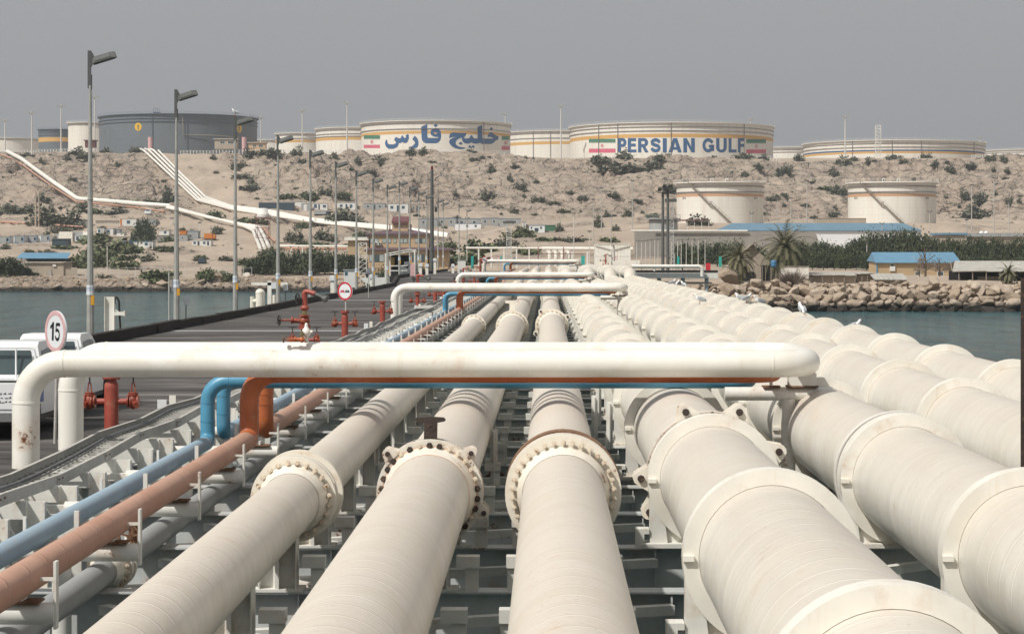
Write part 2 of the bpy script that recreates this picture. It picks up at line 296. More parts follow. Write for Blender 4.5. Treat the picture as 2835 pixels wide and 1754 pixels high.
# ---------------------------------------------------------------- helpers
def basis(d):
    d = Vector(d).normalized()
    up = Vector((0, 0, 1)) if abs(d.z) < 0.95 else Vector((0, 1, 0))
    x = up.cross(d).normalized(); y = d.cross(x).normalized()
    return x, y, d
class MB:
    """collects shapes, then links them as ONE mesh object"""
    def __init__(s): s.v = []; s.f = []; s.m = []; s.sm = []
    def add(s, vs, fs, mat=0, smooth=False, M=None):
        o = len(s.v)
        if M is not None: vs = [M @ Vector(v) for v in vs]
        s.v.extend([tuple(v) for v in vs])
        for f in fs:
            s.f.append(tuple(i + o for i in f)); s.m.append(mat); s.sm.append(smooth)
        return s
    def box(s, c, d, mat=0, rot=None, M=None, taper=1.0):
        x, y, z = d[0] / 2, d[1] / 2, d[2] / 2
        vs = [Vector((i * x * (taper if k > 0 else 1), j * y * (taper if k > 0 else 1), k * z)) for k in (-1, 1) for j in (-1, 1) for i in (-1, 1)]
        if rot: 
            E = rot if isinstance(rot, Matrix) else Matrix.Rotation(rot, 3, 'Z'); vs = [E @ v for v in vs]
        vs = [v + Vector(c) for v in vs]
        return s.add(vs, [(0, 2, 3, 1), (4, 5, 7, 6), (0, 1, 5, 4), (2, 6, 7, 3), (0, 4, 6, 2), (1, 3, 7, 5)], mat, False, M)
    def bx(s, x0, x1, y0, y1, z0, z1, mat=0, M=None):
        return s.box(((x0 + x1) / 2, (y0 + y1) / 2, (z0 + z1) / 2), (abs(x1 - x0), abs(y1 - y0), abs(z1 - z0)), mat, None, M)
    def bar(s, a, b, wdt, hgt=None, mat=0):
        a, b = Vector(a), Vector(b); x, y, d = basis(b - a); hgt = hgt or wdt
        vs = [p + x * (i * wdt / 2) + y * (j * hgt / 2) for p in (a, b) for j in (-1, 1) for i in (-1, 1)]
        return s.add(vs, [(0, 2, 3, 1), (4, 5, 7, 6), (0, 1, 5, 4), (2, 6, 7, 3), (0, 4, 6, 2), (1, 3, 7, 5)], mat)
    def cyl(s, a, b, r, n=16, mat=0, r2=None, caps=True, smooth=True):
        a, b = Vector(a), Vector(b); x, y, d = basis(b - a); r2 = r if r2 is None else r2
        vs = []
        for p, rr in ((a, r), (b, r2)):
            for i in range(n):
                t = 2 * math.pi * i / n; vs.append(p + x * (rr * math.cos(t)) + y * (rr * math.sin(t)))
        s.add(vs, [(i, (i + 1) % n, n + (i + 1) % n, n + i) for i in range(n)], mat, smooth)
        if caps:
            s.add(vs[:n], [tuple(reversed(range(n)))], mat); s.add(vs[n:], [tuple(range(n))], mat)
        return s
    def lathe(s, prof, M=None, n=20, mat=0, smooth=True):
        """prof: (radius, height) pairs, turned round Z"""
        vs = []; k = len(prof)
        for r, z in prof:
            for i in range(n):
                t = 2 * math.pi * i / n; vs.append(Vector((r * math.cos(t), r * math.sin(t), z)))
        fs = [(j * n + i, j * n + (i + 1) % n, (j + 1) * n + (i + 1) % n, (j + 1) * n + i) for j in range(k - 1) for i in range(n)]
        return s.add(vs, fs, mat, smooth, M)
    def tube(s, pts, r, n=16, mat=0, caps=True, radii=None):
        pts = [Vector(p) for p in pts]; k = len(pts); vs = []
        d0 = (pts[1] - pts[0]).normalized(); x, y, _ = basis(d0); prev = d0
        for i, p in enumerate(pts):
            if i == 0: d = d0
            elif i == k - 1: d = (pts[i] - pts[i - 1]).normalized()
            else: d = ((pts[i + 1] - p).normalized() + (p - pts[i - 1]).normalized()).normalized()
            q = prev.rotation_difference(d); x = q @ x; y = q @ y; prev = d
            rr = radii[i] if radii else r
            for j in range(n):
                t = 2 * math.pi * j / n; vs.append(p + x * (rr * math.cos(t)) + y * (rr * math.sin(t)))
        s.add(vs, [(i * n + j, i * n + (j + 1) % n, (i + 1) * n + (j + 1) % n, (i + 1) * n + j) for i in range(k - 1) for j in range(n)], mat, True)
        if caps:
            s.add(vs[:n], [tuple(reversed(range(n)))], mat); s.add(vs[-n:], [tuple(range(n))], mat)
        return s
    def ball(s, c, d, n=12, mat=0, M=None):
        k = n // 2; prof = [(math.sin(math.pi * i / k) * 0.5, -math.cos(math.pi * i / k) * 0.5) for i in range(k + 1)]
        T = Matrix.Translation(Vector(c)) @ Matrix.Diagonal((*d, 1))
        return s.lathe(prof, T if M is None else M @ T, n, mat)
    def ring(s, c, axis, r0, r1, th, n=40, mat=0):
        """annular disc: inner radius r0, outer r1, thickness th centred on c"""
        x, y, d = basis(axis); c = Vector(c); vs = []
        for rr, o in ((r0, -th / 2), (r1, -th / 2), (r1, th / 2), (r0, th / 2)):
            for i in range(n):
                t = 2 * math.pi * i / n; vs.append(c + d * o + x * (rr * math.cos(t)) + y * (rr * math.sin(t)))
        for a in range(4):
            b2 = (a + 1) % 4
            s.add([vs[a * n + i] for i in range(n)] + [vs[b2 * n + i] for i in range(n)],
                  [(i, (i + 1) % n, n + (i + 1) % n, n + i) for i in range(n)], mat, a in (1, 3))
        return s
    def prism(s, poly, y0, y1, mat=0, M=None):
        """poly in the XZ plane pushed from y0 to y1"""
        n = len(poly); vs = [(x, y0, z) for x, z in poly] + [(x, y1, z) for x, z in poly]
        tri = tessellate_polygon([[Vector((x, z, 0)) for x, z in poly]])
        fs = [t for t in tri] + [tuple(i + n for i in t[::-1]) for t in tri]
        fs += [(i, (i + 1) % n, n + (i + 1) % n, n + i) for i in range(n)]
        return s.add(vs, fs, mat, False, M)
    def mesh(s, name, mats):
        me = bpy.data.meshes.new(name); me.from_pydata(s.v, [], s.f)
        for mt in (mats if isinstance(mats, (list, tuple)) else [mats]): me.materials.append(MATS[mt] if isinstance(mt, str) else mt)
        me.polygons.foreach_set('material_index', s.m); me.polygons.foreach_set('use_smooth', s.sm)
        bm = bmesh.new(); bm.from_mesh(me); bmesh.ops.recalc_face_normals(bm, faces=bm.faces); bm.to_mesh(me); bm.free()
        me.update(); return me
    def build(s, name, mats, parent=None, loc=(0, 0, 0)):
        return mk(name, s.mesh(name, mats), parent, loc)
def mk(name, me, parent=None, loc=(0, 0, 0), rz=0, sc=None):
    o = bpy.data.objects.new(name, me); COL.objects.link(o)
    if parent is not None: o.parent = parent
    o.location = loc; o.rotation_euler = (0, 0, rz)
    if sc is not None: o.scale = sc if hasattr(sc, '__len__') else (sc, sc, sc)
    return o
def tag(o, label=None, cat=None, group=None, kind=None):
    if label: o['label'] = label
    if cat: o['category'] = cat
    if group: o['group'] = group
    if kind: o['kind'] = kind
    return o
def thing(name, label, cat, loc=(0, 0, 0), rz=0, group=None, sc=None):
    return tag(mk(name, None, None, loc, rz, sc), label, cat, group)
def kids(o): return [c for c in TREE.get(o.name, [])]
TREE = {}
def copy_tree(o, loc=None, rz=None, label=None, parent=None, sc=None, group=None):
    c = o.copy(); COL.objects.link(c); c.parent = parent
    if loc is not None: c.location = loc
    if rz is not None: c.rotation_euler = (0, 0, rz)
    if sc is not None: c.scale = sc if hasattr(sc, '__len__') else (sc, sc, sc)
    if label: c['label'] = label
    if group: c['group'] = group
    for ch in list(o.children): copy_tree(ch, parent=c)
    return c
def fillet(pts, rad, seg=8):
    pts = [Vector(p) for p in pts]; out = [pts[0]]
    for i in range(1, len(pts) - 1):
        a, p, b2 = pts[i - 1], pts[i], pts[i + 1]
        u = (a - p).normalized(); v = (b2 - p).normalized(); ang = u.angle(v)
        if ang > math.pi - 0.01: out.append(p); continue
        r = rad[i - 1] if hasattr(rad, '__len__') else rad
        t = min(r / math.tan(ang / 2), (a - p).length * 0.49, (b2 - p).length * 0.49); r = t * math.tan(ang / 2)
        c = p + (u + v).normalized() * (r / math.sin(ang / 2))
        s0 = (p + u * t) - c; s1 = (p + v * t) - c; tot = s0.angle(s1); ax = s0.cross(s1).normalized()
        for k in range(seg + 1): out.append(c + Matrix.Rotation(tot * k / seg, 3, ax) @ s0)
    out.append(pts[-1]); return out
# ---------------------------------------------------------------- lettering
def text_polys(txt, bold=0.0):
    cu = bpy.data.curves.new('t', 'FONT'); cu.body = txt; cu.size = 1; cu.offset = bold; cu.resolution_u = 4
    ob = bpy.data.objects.new('t', cu); COL.objects.link(ob); bpy.context.view_layer.update()
    me = ob.to_mesh(); vs = [(v.co.x, v.co.y) for v in me.vertices]; fs = [tuple(p.vertices) for p in me.polygons]
    ob.to_mesh_clear(); bpy.data.objects.remove(ob); bpy.data.curves.remove(cu)
    return vs, fs
def fit_text(txt, x0, x1, z0, z1, bold=0.03):
    vs, fs = text_polys(txt, bold)
    ax, bx_ = min(v[0] for v in vs), max(v[0] for v in vs); az, bz = min(v[1] for v in vs), max(v[1] for v in vs)
    return [(x0 + (x - ax) / (bx_ - ax) * (x1 - x0), z0 + (z - az) / (bz - az) * (z1 - z0)) for x, z in vs], fs
def _tri(pl, hole=None):
    loops = [[Vector((x, y, 0)) for x, y in pl]] + ([[Vector((x, y, 0)) for x, y in hole]] if hole else [])
    return list(pl) + list(hole or []), [tuple(t) for t in tessellate_polygon(loops)]
def _arc(cx, cy, rx, ry, a0, a1, n=10): return [(cx + rx * math.cos(R(a0 + (a1 - a0) * i / n)), cy + ry * math.sin(R(a0 + (a1 - a0) * i / n))) for i in range(n + 1)]
def _stroke(pts, w_, extra=()):
    vs, fs = [], []; n = len(pts)
    for i, p in enumerate(pts):
        a, c = pts[max(i - 1, 0)], pts[min(i + 1, n - 1)]; d = Vector((c[0] - a[0], c[1] - a[1])).normalized(); q = Vector((-d.y, d.x)) * w_ / 2
        vs += [(p[0] + q.x, p[1] + q.y), (p[0] - q.x, p[1] - q.y)]
    fs += [(2 * i, 2 * i + 1, 2 * i + 3, 2 * i + 2) for i in range(n - 1)]
    for (x0, x1, y0, y1) in extra: k = len(vs); vs += [(x0, y0), (x1, y0), (x1, y1), (x0, y1)]; fs.append((k, k + 1, k + 2, k + 3))
    return vs, fs
GLYPH = {
 'P': _tri([(0, 0), (0, 1), (.58, 1)] + _arc(.58, .69, .42, .31, 88, -88) + [(.58, .38), (.36, .38), (.36, 0)], [(.36, .80), (.52, .80)] + _arc(.52, .69, .12, .11, 85, -85) + [(.36, .58)]),
 'E': _tri([(0, 0), (0, 1), (.97, 1), (.97, .79), (.38, .79), (.38, .62), (.92, .62), (.92, .41), (.38, .41), (.38, .21), (1, .21), (1, 0)]),
 'R': _tri([(0, 0), (0, 1), (.58, 1)] + _arc(.58, .70, .37, .30, 88, -60) + [(.70, .40), (1, 0), (.66, 0), (.42, .37), (.31, .37), (.31, 0)], [(.31, .80), (.54, .80)] + _arc(.54, .69, .10, .11, 85, -85) + [(.31, .58)]),
 'S': _stroke([(.86, .68), (.78, .80), (.62, .875), (.45, .88), (.28, .83), (.18, .73), (.22, .61), (.38, .545), (.60, .49), (.78, .42), (.845, .30), (.78, .185), (.60, .12), (.42, .12), (.25, .185), (.15, .31)], .245),
 'I': _tri([(0, 0), (0, 1), (1, 1), (1, 0)]),
 'A': _tri([(0, 0), (.35, 1), (.65, 1), (1, 0), (.71, 0), (.65, .19), (.35, .19), (.29, 0)], [(.40, .38), (.60, .38), (.50, .72)]),
 'N': _tri([(0, 0), (0, 1), (.30, 1), (.68, .40), (.68, 1), (1, 1), (1, 0), (.70, 0), (.32, .60), (.32, 0)]),
 'G': _stroke([(.88, .70)] + _arc(.5, .5, .37, .385, 48, 322, 18), .235, ((.56, 1.0, .34, .54), (.76, 1.0, .10, .54))),
 'U': _tri([(0, 1), (0, .36)] + _arc(.5, .34, .5, .34, 183, 357, 14) + [(1, .36), (1, 1), (.70, 1), (.70, .36)] + _arc(.5, .34, .20, .15, -5, -175, 8) + [(.30, .36), (.30, 1)]),
 'L': _tri([(0, 0), (0, 1), (.36, 1), (.36, .21), (1, .21), (1, 0)]),
 'F': _tri([(0, 0), (0, 1), (1, 1), (1, .79), (.40, .79), (.40, .60), (.92, .60), (.92, .39), (.40, .39), (.40, 0)]),
 '1': _tri([(.52, 0), (.52, .72), (.02, .60), (.02, .76), (.50, .90), (.62, 1), (.98, 1), (.98, 0)]),
 '5': _stroke([(.95, .91), (.30, .91), (.235, .88), (.17, .50), (.34, .585), (.58, .60), (.79, .51), (.88, .33), (.80, .17), (.60, .085), (.36, .085), (.18, .15), (.11, .27)], .165)}
# ---------------------------------------------------------------- terrain height
def _h(ix, iy, seed):
    a = (ix.astype(np.int64) * 374761393 + iy.astype(np.int64) * 668265263 + seed * 1442695041) & 0xffffffff
    a = ((a ^ (a >> 13)) * 1274126177) & 0xffffffff
    return ((a ^ (a >> 16)) & 0xffff) / 65535.0
def vn(x, y, seed):
    ix, iy = np.floor(x), np.floor(y); fx, fy = x - ix, y - iy
    fx = fx * fx * (3 - 2 * fx); fy = fy * fy * (3 - 2 * fy)
    a, b_ = _h(ix, iy, seed), _h(ix + 1, iy, seed); c_, d_ = _h(ix, iy + 1, seed), _h(ix + 1, iy + 1, seed)
    return (a * (1 - fx) + b_ * fx) * (1 - fy) + (c_ * (1 - fx) + d_ * fx) * fy
def fbm(x, y, seed, o=4):
    s = 0; a = 1; t = 0
    for i in range(o): s = s + a * vn(x * 2 ** i, y * 2 ** i, seed + i * 17); t += a; a *= 0.5
    return s / t - 0.5
def worley(x, y, seed):
    ix, iy = np.floor(x), np.floor(y); f1 = np.full(x.shape, 9.0); f2 = f1.copy(); cid = np.zeros(x.shape)
    for dx in (-1, 0, 1):
        for dy in (-1, 0, 1):
            cx, cy = ix + dx, iy + dy
            d = np.hypot(cx + _h(cx, cy, seed) - x, cy + _h(cx, cy, seed + 5) - y); r = _h(cx, cy, seed + 9)
            m1 = d < f1; f2 = np.where(m1, f1, np.minimum(f2, d)); cid = np.where(m1, r, cid); f1 = np.where(m1, d, f1)
    return f1, f2, cid
KY = [285, 294, 301, 312, 380, 452, 460, 480, 560, 650, 750, 850, 930, 1045, 1120, 1600, 9000]
EL = [-3, -3, -3, -3, -3, -1.2, 2.4, 2.9, 4.6, 7.2, 13.5, 21.5, 31.0, 56.5, 59.3, 59.5, 59]
ER = [-2.0, -0.4, 3.3, 3.9, 4.3, 5.0, 5.3, 5.5, 7.5, 11, 18.3, 19.5, 27.0, 53.5, 58.2, 58.5, 58]
def sstep(a, b_, x):
    t = np.clip((x - a) / (b_ - a), 0, 1); return t * t * (3 - 2 * t)
def terrain(X, Y):
    X = np.asarray(X, float); Y = np.asarray(Y, float)
    px = VX + F * X / np.maximum(Y, 1)
    wob = fbm(X / 75, Y / 240, 3, 3) * 105 + fbm(X / 17, Y / 60, 8, 3) * 22
    sl = sstep(840, 940, Y) * (1 - sstep(1040, 1075, Y))
    Yw = Y + wob * sstep(820, 930, Y) * (1 - sstep(1030, 1130, Y))
    Yw = Yw + fbm(X / 9, Y / 500, 21, 3) * 5 * (1 - sstep(470, 520, Y))
    t = sstep(-42, -12, X - (Y - 380) * 0.02)
    e = np.interp(Yw, KY, EL) * (1 - t) + np.interp(Yw, KY, ER) * t
    # sandy chute on the slope beside the four pipes
    chc = 500 + (1050 - Y) * 0.85; chute = np.exp(-((px - chc - 18) / 92.0) ** 4) * sstep(860, 900, Y)
    rock = sstep(855, 945, Yw + fbm(X / 30, Y / 40, 31, 3) * 60) * (1 - sstep(1062, 1085, Y)) * (1 - chute)
    rock = rock * (0.62 + 0.38 * sstep(-0.14, 0.0, fbm(X / 42 + Y / 160, Y / 90, 77, 3)))
    rock = np.maximum(rock, 0.8 * sstep(0.04, 0.16, fbm(X / 26, Y / 40, 44, 4)) * sstep(470, 500, Y) * (1 - sstep(1060, 1080, Y)) * (1 - chute))
    shore = (1 - sstep(462, 474, Y)) * (1 - t); rock = np.maximum(rock, shore * 0.9)
    a = rock * sstep(600, 900, Y)
    wx = X + fbm(X / 14, Y / 14, 51, 3) * 16; wy = Y + fbm(X / 14, Y / 14, 61, 3) * 16
    f1, f2, cid = worley((wx + wy * 0.5) / 19, (wy - wx * 0.2) / 20, 70)
    g1, g2, gid = worley((wx - wy * 0.25) / 4.6, wy / 5.5, 90)
    e = e + a * ((cid - 0.5) * 3.6 - 3.0 * np.exp(-(f2 - f1) * 8) + (gid - 0.5) * 1.3 - 1.1 * np.exp(-(g2 - g1) * 6) + fbm(X / 4, Y / 4, 12, 4) * 1.2)
    e = e + sstep(500, 600, Y) * (1 - sstep(1065, 1110, Y)) * fbm(X / 22, Y / 26, 15, 4) * 4.0
    e = e + shore * (fbm(X / 3, Y / 2.2, 19, 3) * 1.5 + (gid - .5) * 0.8) + fbm(X / 7, Y / 9, 25, 3) * 0.5 * sstep(300, 310, Y)
    # bench for the plateau edge road and the two mid-height tanks
    for cx, r0 in ((1993, 26), (2469, 26)):
        d = np.hypot(X - (cx - VX) / F * 750, Y - 750); k = 1 - sstep(r0 - 6, r0 + 12, d); e = e * (1 - k) + 18.7 * k
    return e, rock
def hit(px, py, y0=300, y1=1500):
    """where the ray of photo pixel (px, py) first meets the ground"""
    Y = np.arange(y0, y1, 0.5); X = (px - VX) / F * Y; Z = CZ - (py - VY) / F * Y
    e, _ = terrain(X, Y); k = np.nonzero(e >= Z)[0]
    i = k[0] if len(k) else len(Y) - 1
    return Vector((X[i], Y[i], float(e[i])))
def gz(x, y): return float(terrain(np.array([x]), np.array([y]))[0][0])

# ================================================================ SETTING
def build_terrain():
    cols = np.concatenate([np.arange(-1500, -160, 60), np.arange(-160, 2990, 4.6), np.arange(2990, 4400, 60)])
    rows = np.concatenate([np.arange(286, 312, 0.7), np.arange(312, 446, 4), np.arange(446, 482, 0.6), np.arange(482, 860, 3.2),
                           np.arange(860, 1080, 1.15), np.arange(1080, 1140, 5), np.arange(1140, 1500, 30), [1600, 2000, 3000, 5000, 9000]])
    PX, YY = np.meshgrid(cols, rows); XX = (PX - VX) / F * YY
    E, RK = terrain(XX, YY); nr, nc = XX.shape
    co = np.stack([XX, YY, E], -1).reshape(-1, 3)
    i = np.arange(nr * nc).reshape(nr, nc)
    q = np.stack([i[:-1, :-1], i[:-1, 1:], i[1:, 1:], i[1:, :-1]], -1).reshape(-1, 4)
    me = bpy.data.meshes.new('hillside'); me.vertices.add(len(co)); me.vertices.foreach_set('co', co.ravel())
    me.loops.add(q.size); me.loops.foreach_set('vertex_index', q.ravel().astype(np.int32))
    me.polygons.add(len(q)); me.polygons.foreach_set('loop_start', np.arange(0, q.size, 4, dtype=np.int32))
    me.polygons.foreach_set('use_smooth', np.ones(len(q), bool)); me.update(calc_edges=True)
    at = me.attributes.new('rock', 'FLOAT', 'POINT'); at.data.foreach_set('value', RK.ravel().astype(np.float32))
    me.materials.append(MATS['ground']); tag(mk('ground', me), kind='structure')
build_terrain()
mb = MB(); mb.add([(-4000, -60, 0), (4000, -60, 0), (4000, 700, 0), (-4000, 700, 0)], [(0, 1, 2, 3)]); tag(mb.build('sea', 'sea'), kind='structure')
mb = MB(); mb.add([(-4000, -60, -6), (4000, -60, -6), (4000, 700, -6), (-4000, 700, -6)], [(0, 1, 2, 3)]); tag(mb.build('seabed', 'ground'), kind='structure')
# ================================================================ PIER
STEP0, STEP1 = 226.0, 233.0           # the pier climbs here
DZ = CZ - 3.15                         # road deck height
def rise(y): return 0.78 * min(1, max(0, (y - STEP0) / (STEP1 - STEP0)))
# road deck
mb = MB(); ys = [8, STEP0, STEP1, 345]
for i in range(3):
    a, c = ys[i], ys[i + 1]; za, zc = DZ + rise(a), DZ + rise(c)
    mb.add([(-16.3, a, za), (-7.35, a, za), (-7.35, c, zc), (-16.3, c, zc), (-16.3, a, za - .35), (-7.35, a, za - .35), (-7.35, c, zc - .35), (-16.3, c, zc - .35)],
           [(0, 1, 2, 3), (4, 7, 6, 5), (1, 5, 6, 2), (0, 3, 7, 4)])
tag(mb.build('pier_road', 'deck_timber'), kind='structure')
for k, yy in enumerate((91.5, 155.0, 243.0)):
    mb = MB(); z = DZ + rise(yy) + 0.008; hw = 0.30 + .1 * k
    mb.add([(-15.9, yy - hw, z), (-7.9, yy - hw, z), (-7.9, yy + hw, z), (-15.9, yy + hw, z)], [(0, 1, 2, 3)])
    tag(mb.build('road_marking', 'label_white'), kind='structure')
# timber kerb, baulk after baulk
mb = MB(); y = 8.0; r_ = random.Random(3)
while y < 345:
    L = 5.6 + r_.random() * 1.2; z0 = DZ + rise(y); z1 = DZ + rise(min(y + L, 345)); j = r_.uniform(-.05, .05); t = r_.uniform(-.03, .04)
    mb.bar((-16.15 + j, y, z0 + .17 + t), (-16.15 + j + r_.uniform(-.04, .04), y + L - .04, z1 + .17 + t + r_.uniform(-.02, .02)), .34, .36); y += L
tag(mb.build('kerb', 'kerb_timber'), kind='structure')
# edge girder below the deck
mb = MB(); mb.bx(-7.35, -7.15, 8, STEP0, DZ - .8, DZ - .02); mb.bx(-16.5, -16.32, 8, 345, DZ - .9, DZ - .05)
tag(mb.build('deck_edge_girder', 'steel_white'), 'white painted steel girder along the edge of the timber road deck', 'girder')

# ---- steel bents under the pipes
def bent_meshes():
    b1 = MB()
    b1.bx(-7.1, 9.9, -.16, .16, -.02, 0); b1.bx(-7.1, 9.9, -.02, .02, -.62, -.02); b1.bx(-7.1, 9.9, -.16, .16, -.65, -.62)
    for x in np.arange(-6.5, 9.8, 1.3): b1.bx(x - .01, x + .01, -.14, -.02, -.61, -.03)
    br = MB(); s = [(-7, 1.3), (1.2, 4.7), (-1.6, -4.6), (5.2, 8.4)]
    for x0, x1 in s: br.bar((x0, .17, -.16), (x1, 3.15, -.16), .13, .10)
    return b1.mesh('cross_beam', 'steel_grey'), br.mesh('brace', 'steel_white')
bm_, brm = bent_meshes(); BZ = CZ - 3.5
PITCH = 3.42; bents = [12.5 + PITCH * i for i in range(int((STEP0 - 12.5) / PITCH) + 1)]
for i, y in enumerate(bents):
    t = thing('pier_bent', 'grey steel cross beam with white bracing, one of the close row carrying the pipes', 'beam', (0, y, BZ), 0, 'steel cross beams under the pipes')
    mk('cross_beam', bm_, t)
    if i % 1 == 0: mk('brace', brm, t, (0, 0, 0) if i % 2 == 0 else (0, 0, 0), 0, (1, 1, 1))
# piles under each third bent
mb = MB(); mb.cyl((0, 0, -3.1), (0, 0, 3.2), .3, 14); pm = mb.mesh('pile', 'steel_grey')
for y in bents[::3]:
    for x in (-6.4, 8.6):
        tag(mk('pile', pm, None, (x, y + .0, .1)), 'thick round steel pile standing in the sea under the pipe beams', 'pile', 'steel piles under the pier')
# longitudinal girders
for x, lb in ((-2.1, 'long grey girder under the beams between the left and second pipe'), (3.1, 'long grey girder under the beams between the ringed pipes')):
    mb = MB(); mb.bx(x - .12, x + .12, 10, STEP0, BZ - .66, BZ - 1.3); tag(mb.build('long_girder', 'steel_grey'), lb, 'girder')

# ---- the big pipes:   lateral, drop, radius, ring radius, rings?, joint depths
RINGY = [12.7, 19.5, 26.2, 34.1] + [40.1 + 6.85 * i for i in range(27)]
RINGY = [y for y in RINGY if y < 222]
JO = [24.2, 83.0, 141.5, 200.0]
def path_of(L, h, s0, s1=None, yend=330.0, up=0.87):
    return fillet([(L, 8, CZ - h), (L, s0, CZ - h), (L, s0 + up, CZ - h + up), (L, yend, CZ - h + up)], 1.1, 6)
def ring_mesh(r, R2, th=.22):
    mb = MB(); mb.ring((0, 0, 0), (0, 1, 0), r + .004, R2, th, 56)
    for a in (0, math.pi):                       # split-collar joint lugs
        mb.box(((R2 - .05) * math.cos(a), -th / 2 - .02, 0), (.10, .04, .05))
    return mb.mesh('stiffener_ring', 'ring_cream')
def saddle_mesh(r, R2, hb, w=1.0):
    """cradle from the ring down to the cross beam; hb = drop from pipe axis to the beam"""
    mb = MB(); zb = -hb
    for sx in (-1, 1):
        x0 = sx * R2 * .97; x1 = sx * R2 * .70
        mb.prism([(x0, .0), (x0 * 1.0, zb + .05), (x1, zb + .05), (sx * R2 * .74, -R2 * .62)] if sx > 0 else [(x0, .0), (sx * R2 * .74, -R2 * .62), (x1, zb + .05), (x0, zb + .05)], -.09, .09)
    mb.bx(-R2 * 1.1, R2 * 1.1, -.2, .2, zb, zb + .05)
    mb.bx(-R2 * .72, R2 * .72, -.02, .02, zb + .05, -r * .8)
    for sx in (-1, 1):
        mb.bx(sx * R2 * 1.12 - .05, sx * R2 * 1.12 + .05, -.12, .12, zb, zb + .22); mb.bx(sx * R2 * 1.08 - .08, sx * R2 * 1.08 + .08, -.12, .12, zb + .16, zb + .22)
    return mb.mesh('saddle', 'steel_white')
def small_saddle(r, hb):
    mb = MB(); zb = -hb
    mb.bx(-r * .62, r * .62, -.015, .015, zb + .03, -r * .72); mb.bx(-.02, .02, -.16, .16, zb + .03, -r * .98)
    mb.bx(-r * .62, -r * .58, -.14, .14, zb + .03, -r * .76); mb.bx(r * .58, r * .62, -.14, .14, zb + .03, -r * .76)
    mb.bx(-r * .85, r * .85, -.17, .17, zb, zb + .03)
    for sx in (-1, 1):
        mb.bx(sx * (r * .85 + .14) - .07, sx * (r * .85 + .14) + .07, -.05, .05, zb, zb + .24); mb.bx(sx * (r * .85 + .10) - .12, sx * (r * .85 + .10) + .12, -.09, .09, zb + .24, zb + .36)
    return mb.mesh('saddle', 'steel_white')
def bolt_mesh(mat, L=.16, r=.028):
    mb = MB(); mb.cyl((0, -L / 2, 0), (0, L / 2, 0), r * .55, 6, smooth=False); mb.cyl((0, -L * .34, 0), (0, -L * .02, 0), r, 6, smooth=False)
    return mb.mesh('bolt', mat)
BL = bolt_mesh('bolt_light', .16, .030); BD = bolt_mesh('bolt_dark', .17, .036)
def flange(parent, L, z, y, r, R2, n, mats='flange_cream', dark=0.0, gap=.10, th=.10, big=1.0, seed=1, named=True):
    """bolted pair; front disc carries the nuts as sub-parts"""
    g = random.Random(seed)
    f1 = MB(); f1.ring((0, 0, 0), (0, 1, 0), r + .002, R2, th, 56); f1.lathe([(r + .07, -th / 2 - .02), (r + .055, -th / 2 - .10), (r + .004, -th / 2 - .30)], Matrix.Rotation(-math.pi / 2, 4, 'X'), 48)
    a = f1.build('flange', mats, parent, (L, y, z))
    f2 = MB(); f2.ring((0, 0, 0), (0, 1, 0), r + .002, R2 * 1.0, th, 56); f2.lathe([(r + .07, th / 2 + .02), (r + .05, th / 2 + .10), (r + .004, th / 2 + .30)], Matrix.Rotation(-math.pi / 2, 4, 'X'), 48)
    f2.build('flange', 'flange_rusty' if dark > .1 else mats, parent, (L, y + th + gap, z))
    gm = MB(); gm.ring((0, 0, 0), (0, 1, 0), r + .002, (r + R2) * .49, gap * .98, 40)
    for k in range(n):
        t = 2 * math.pi * (k + .5) / n; rb = r + (R2 - r) * .58
        gm.cyl((rb * math.cos(t), -gap / 2, rb * math.sin(t)), (rb * math.cos(t), gap / 2, rb * math.sin(t)), .018, 6, caps=False)
    gm.build('gasket', 'rust', parent, (L, y + (th + gap) / 2, z))
    for k in range(n):
        t = 2 * math.pi * (k + .5) / n; rb = r + (R2 - r) * .58
        mk('bolt', BD if g.random() < dark else BL, a, (rb * math.cos(t), -th / 2 - .03, rb * math.sin(t)))
    return a
def lugs(parent, L, z, y, R2, angs, mat='flange_cream', k=1.0):
    """clamp ears that stand out beyond the flange rim, each with its bolt"""
    for t in angs:
        t = R(t); mb = MB(); M = Matrix.Rotation(-t + math.pi / 2, 4, 'Y')
        prof = [(-.17 * k, R2 - .04), (-.08 * k, R2 + .11 * k), (-.05 * k, R2 + .15 * k), (0, R2 + .165 * k), (.05 * k, R2 + .15 * k), (.08 * k, R2 + .11 * k), (.17 * k, R2 - .04)]
        mb.prism(prof, -.16, -.12, 0, M); mb.prism(prof, .14, .18, 0, M)
        c = M @ Vector((0, 0, R2 + .07 * k)); mb.cyl(c + Vector((0, -.13, 0)), c + Vector((0, .15, 0)), .055 * k, 10); e = mb.build('clamp_ear', mat, parent, (L, y, z))
        b_ = MB(); b_.cyl(c + Vector((0, -.20, 0)), c + Vector((0, .22, 0)), .045 * k, 8, smooth=False); b_.build('bolt', 'bolt_dark', e)
SPEC = [('leftmost and thinnest of the seven big pipes, beige with bolted flanges', -2.82, 2.70, .32, .46, False),
        ('dusty beige pipe with a dark tee handle on its near rusty flange', -1.32, 2.66, .4575, .595, False),
        ('dusty beige pipe with a wide white flange, just left of the first ringed pipe', .18, 2.66, .4575, .645, False),
        ('leftmost of the four thick cream pipes with stiffening rings, clamp ears on its near joint', 2.01, 2.70, .65, .797, True),
        ('second from the left of the four thick cream ringed pipes, beside the tee stand', 4.33, 2.70, .65, .797, True),
        ('second from the right of the four thick cream ringed pipes', 6.57, 2.70, .65, .797, True),
        ('rightmost thick cream ringed pipe along the open water', 8.64, 2.70, .65, .797, True)]
PIPES = []
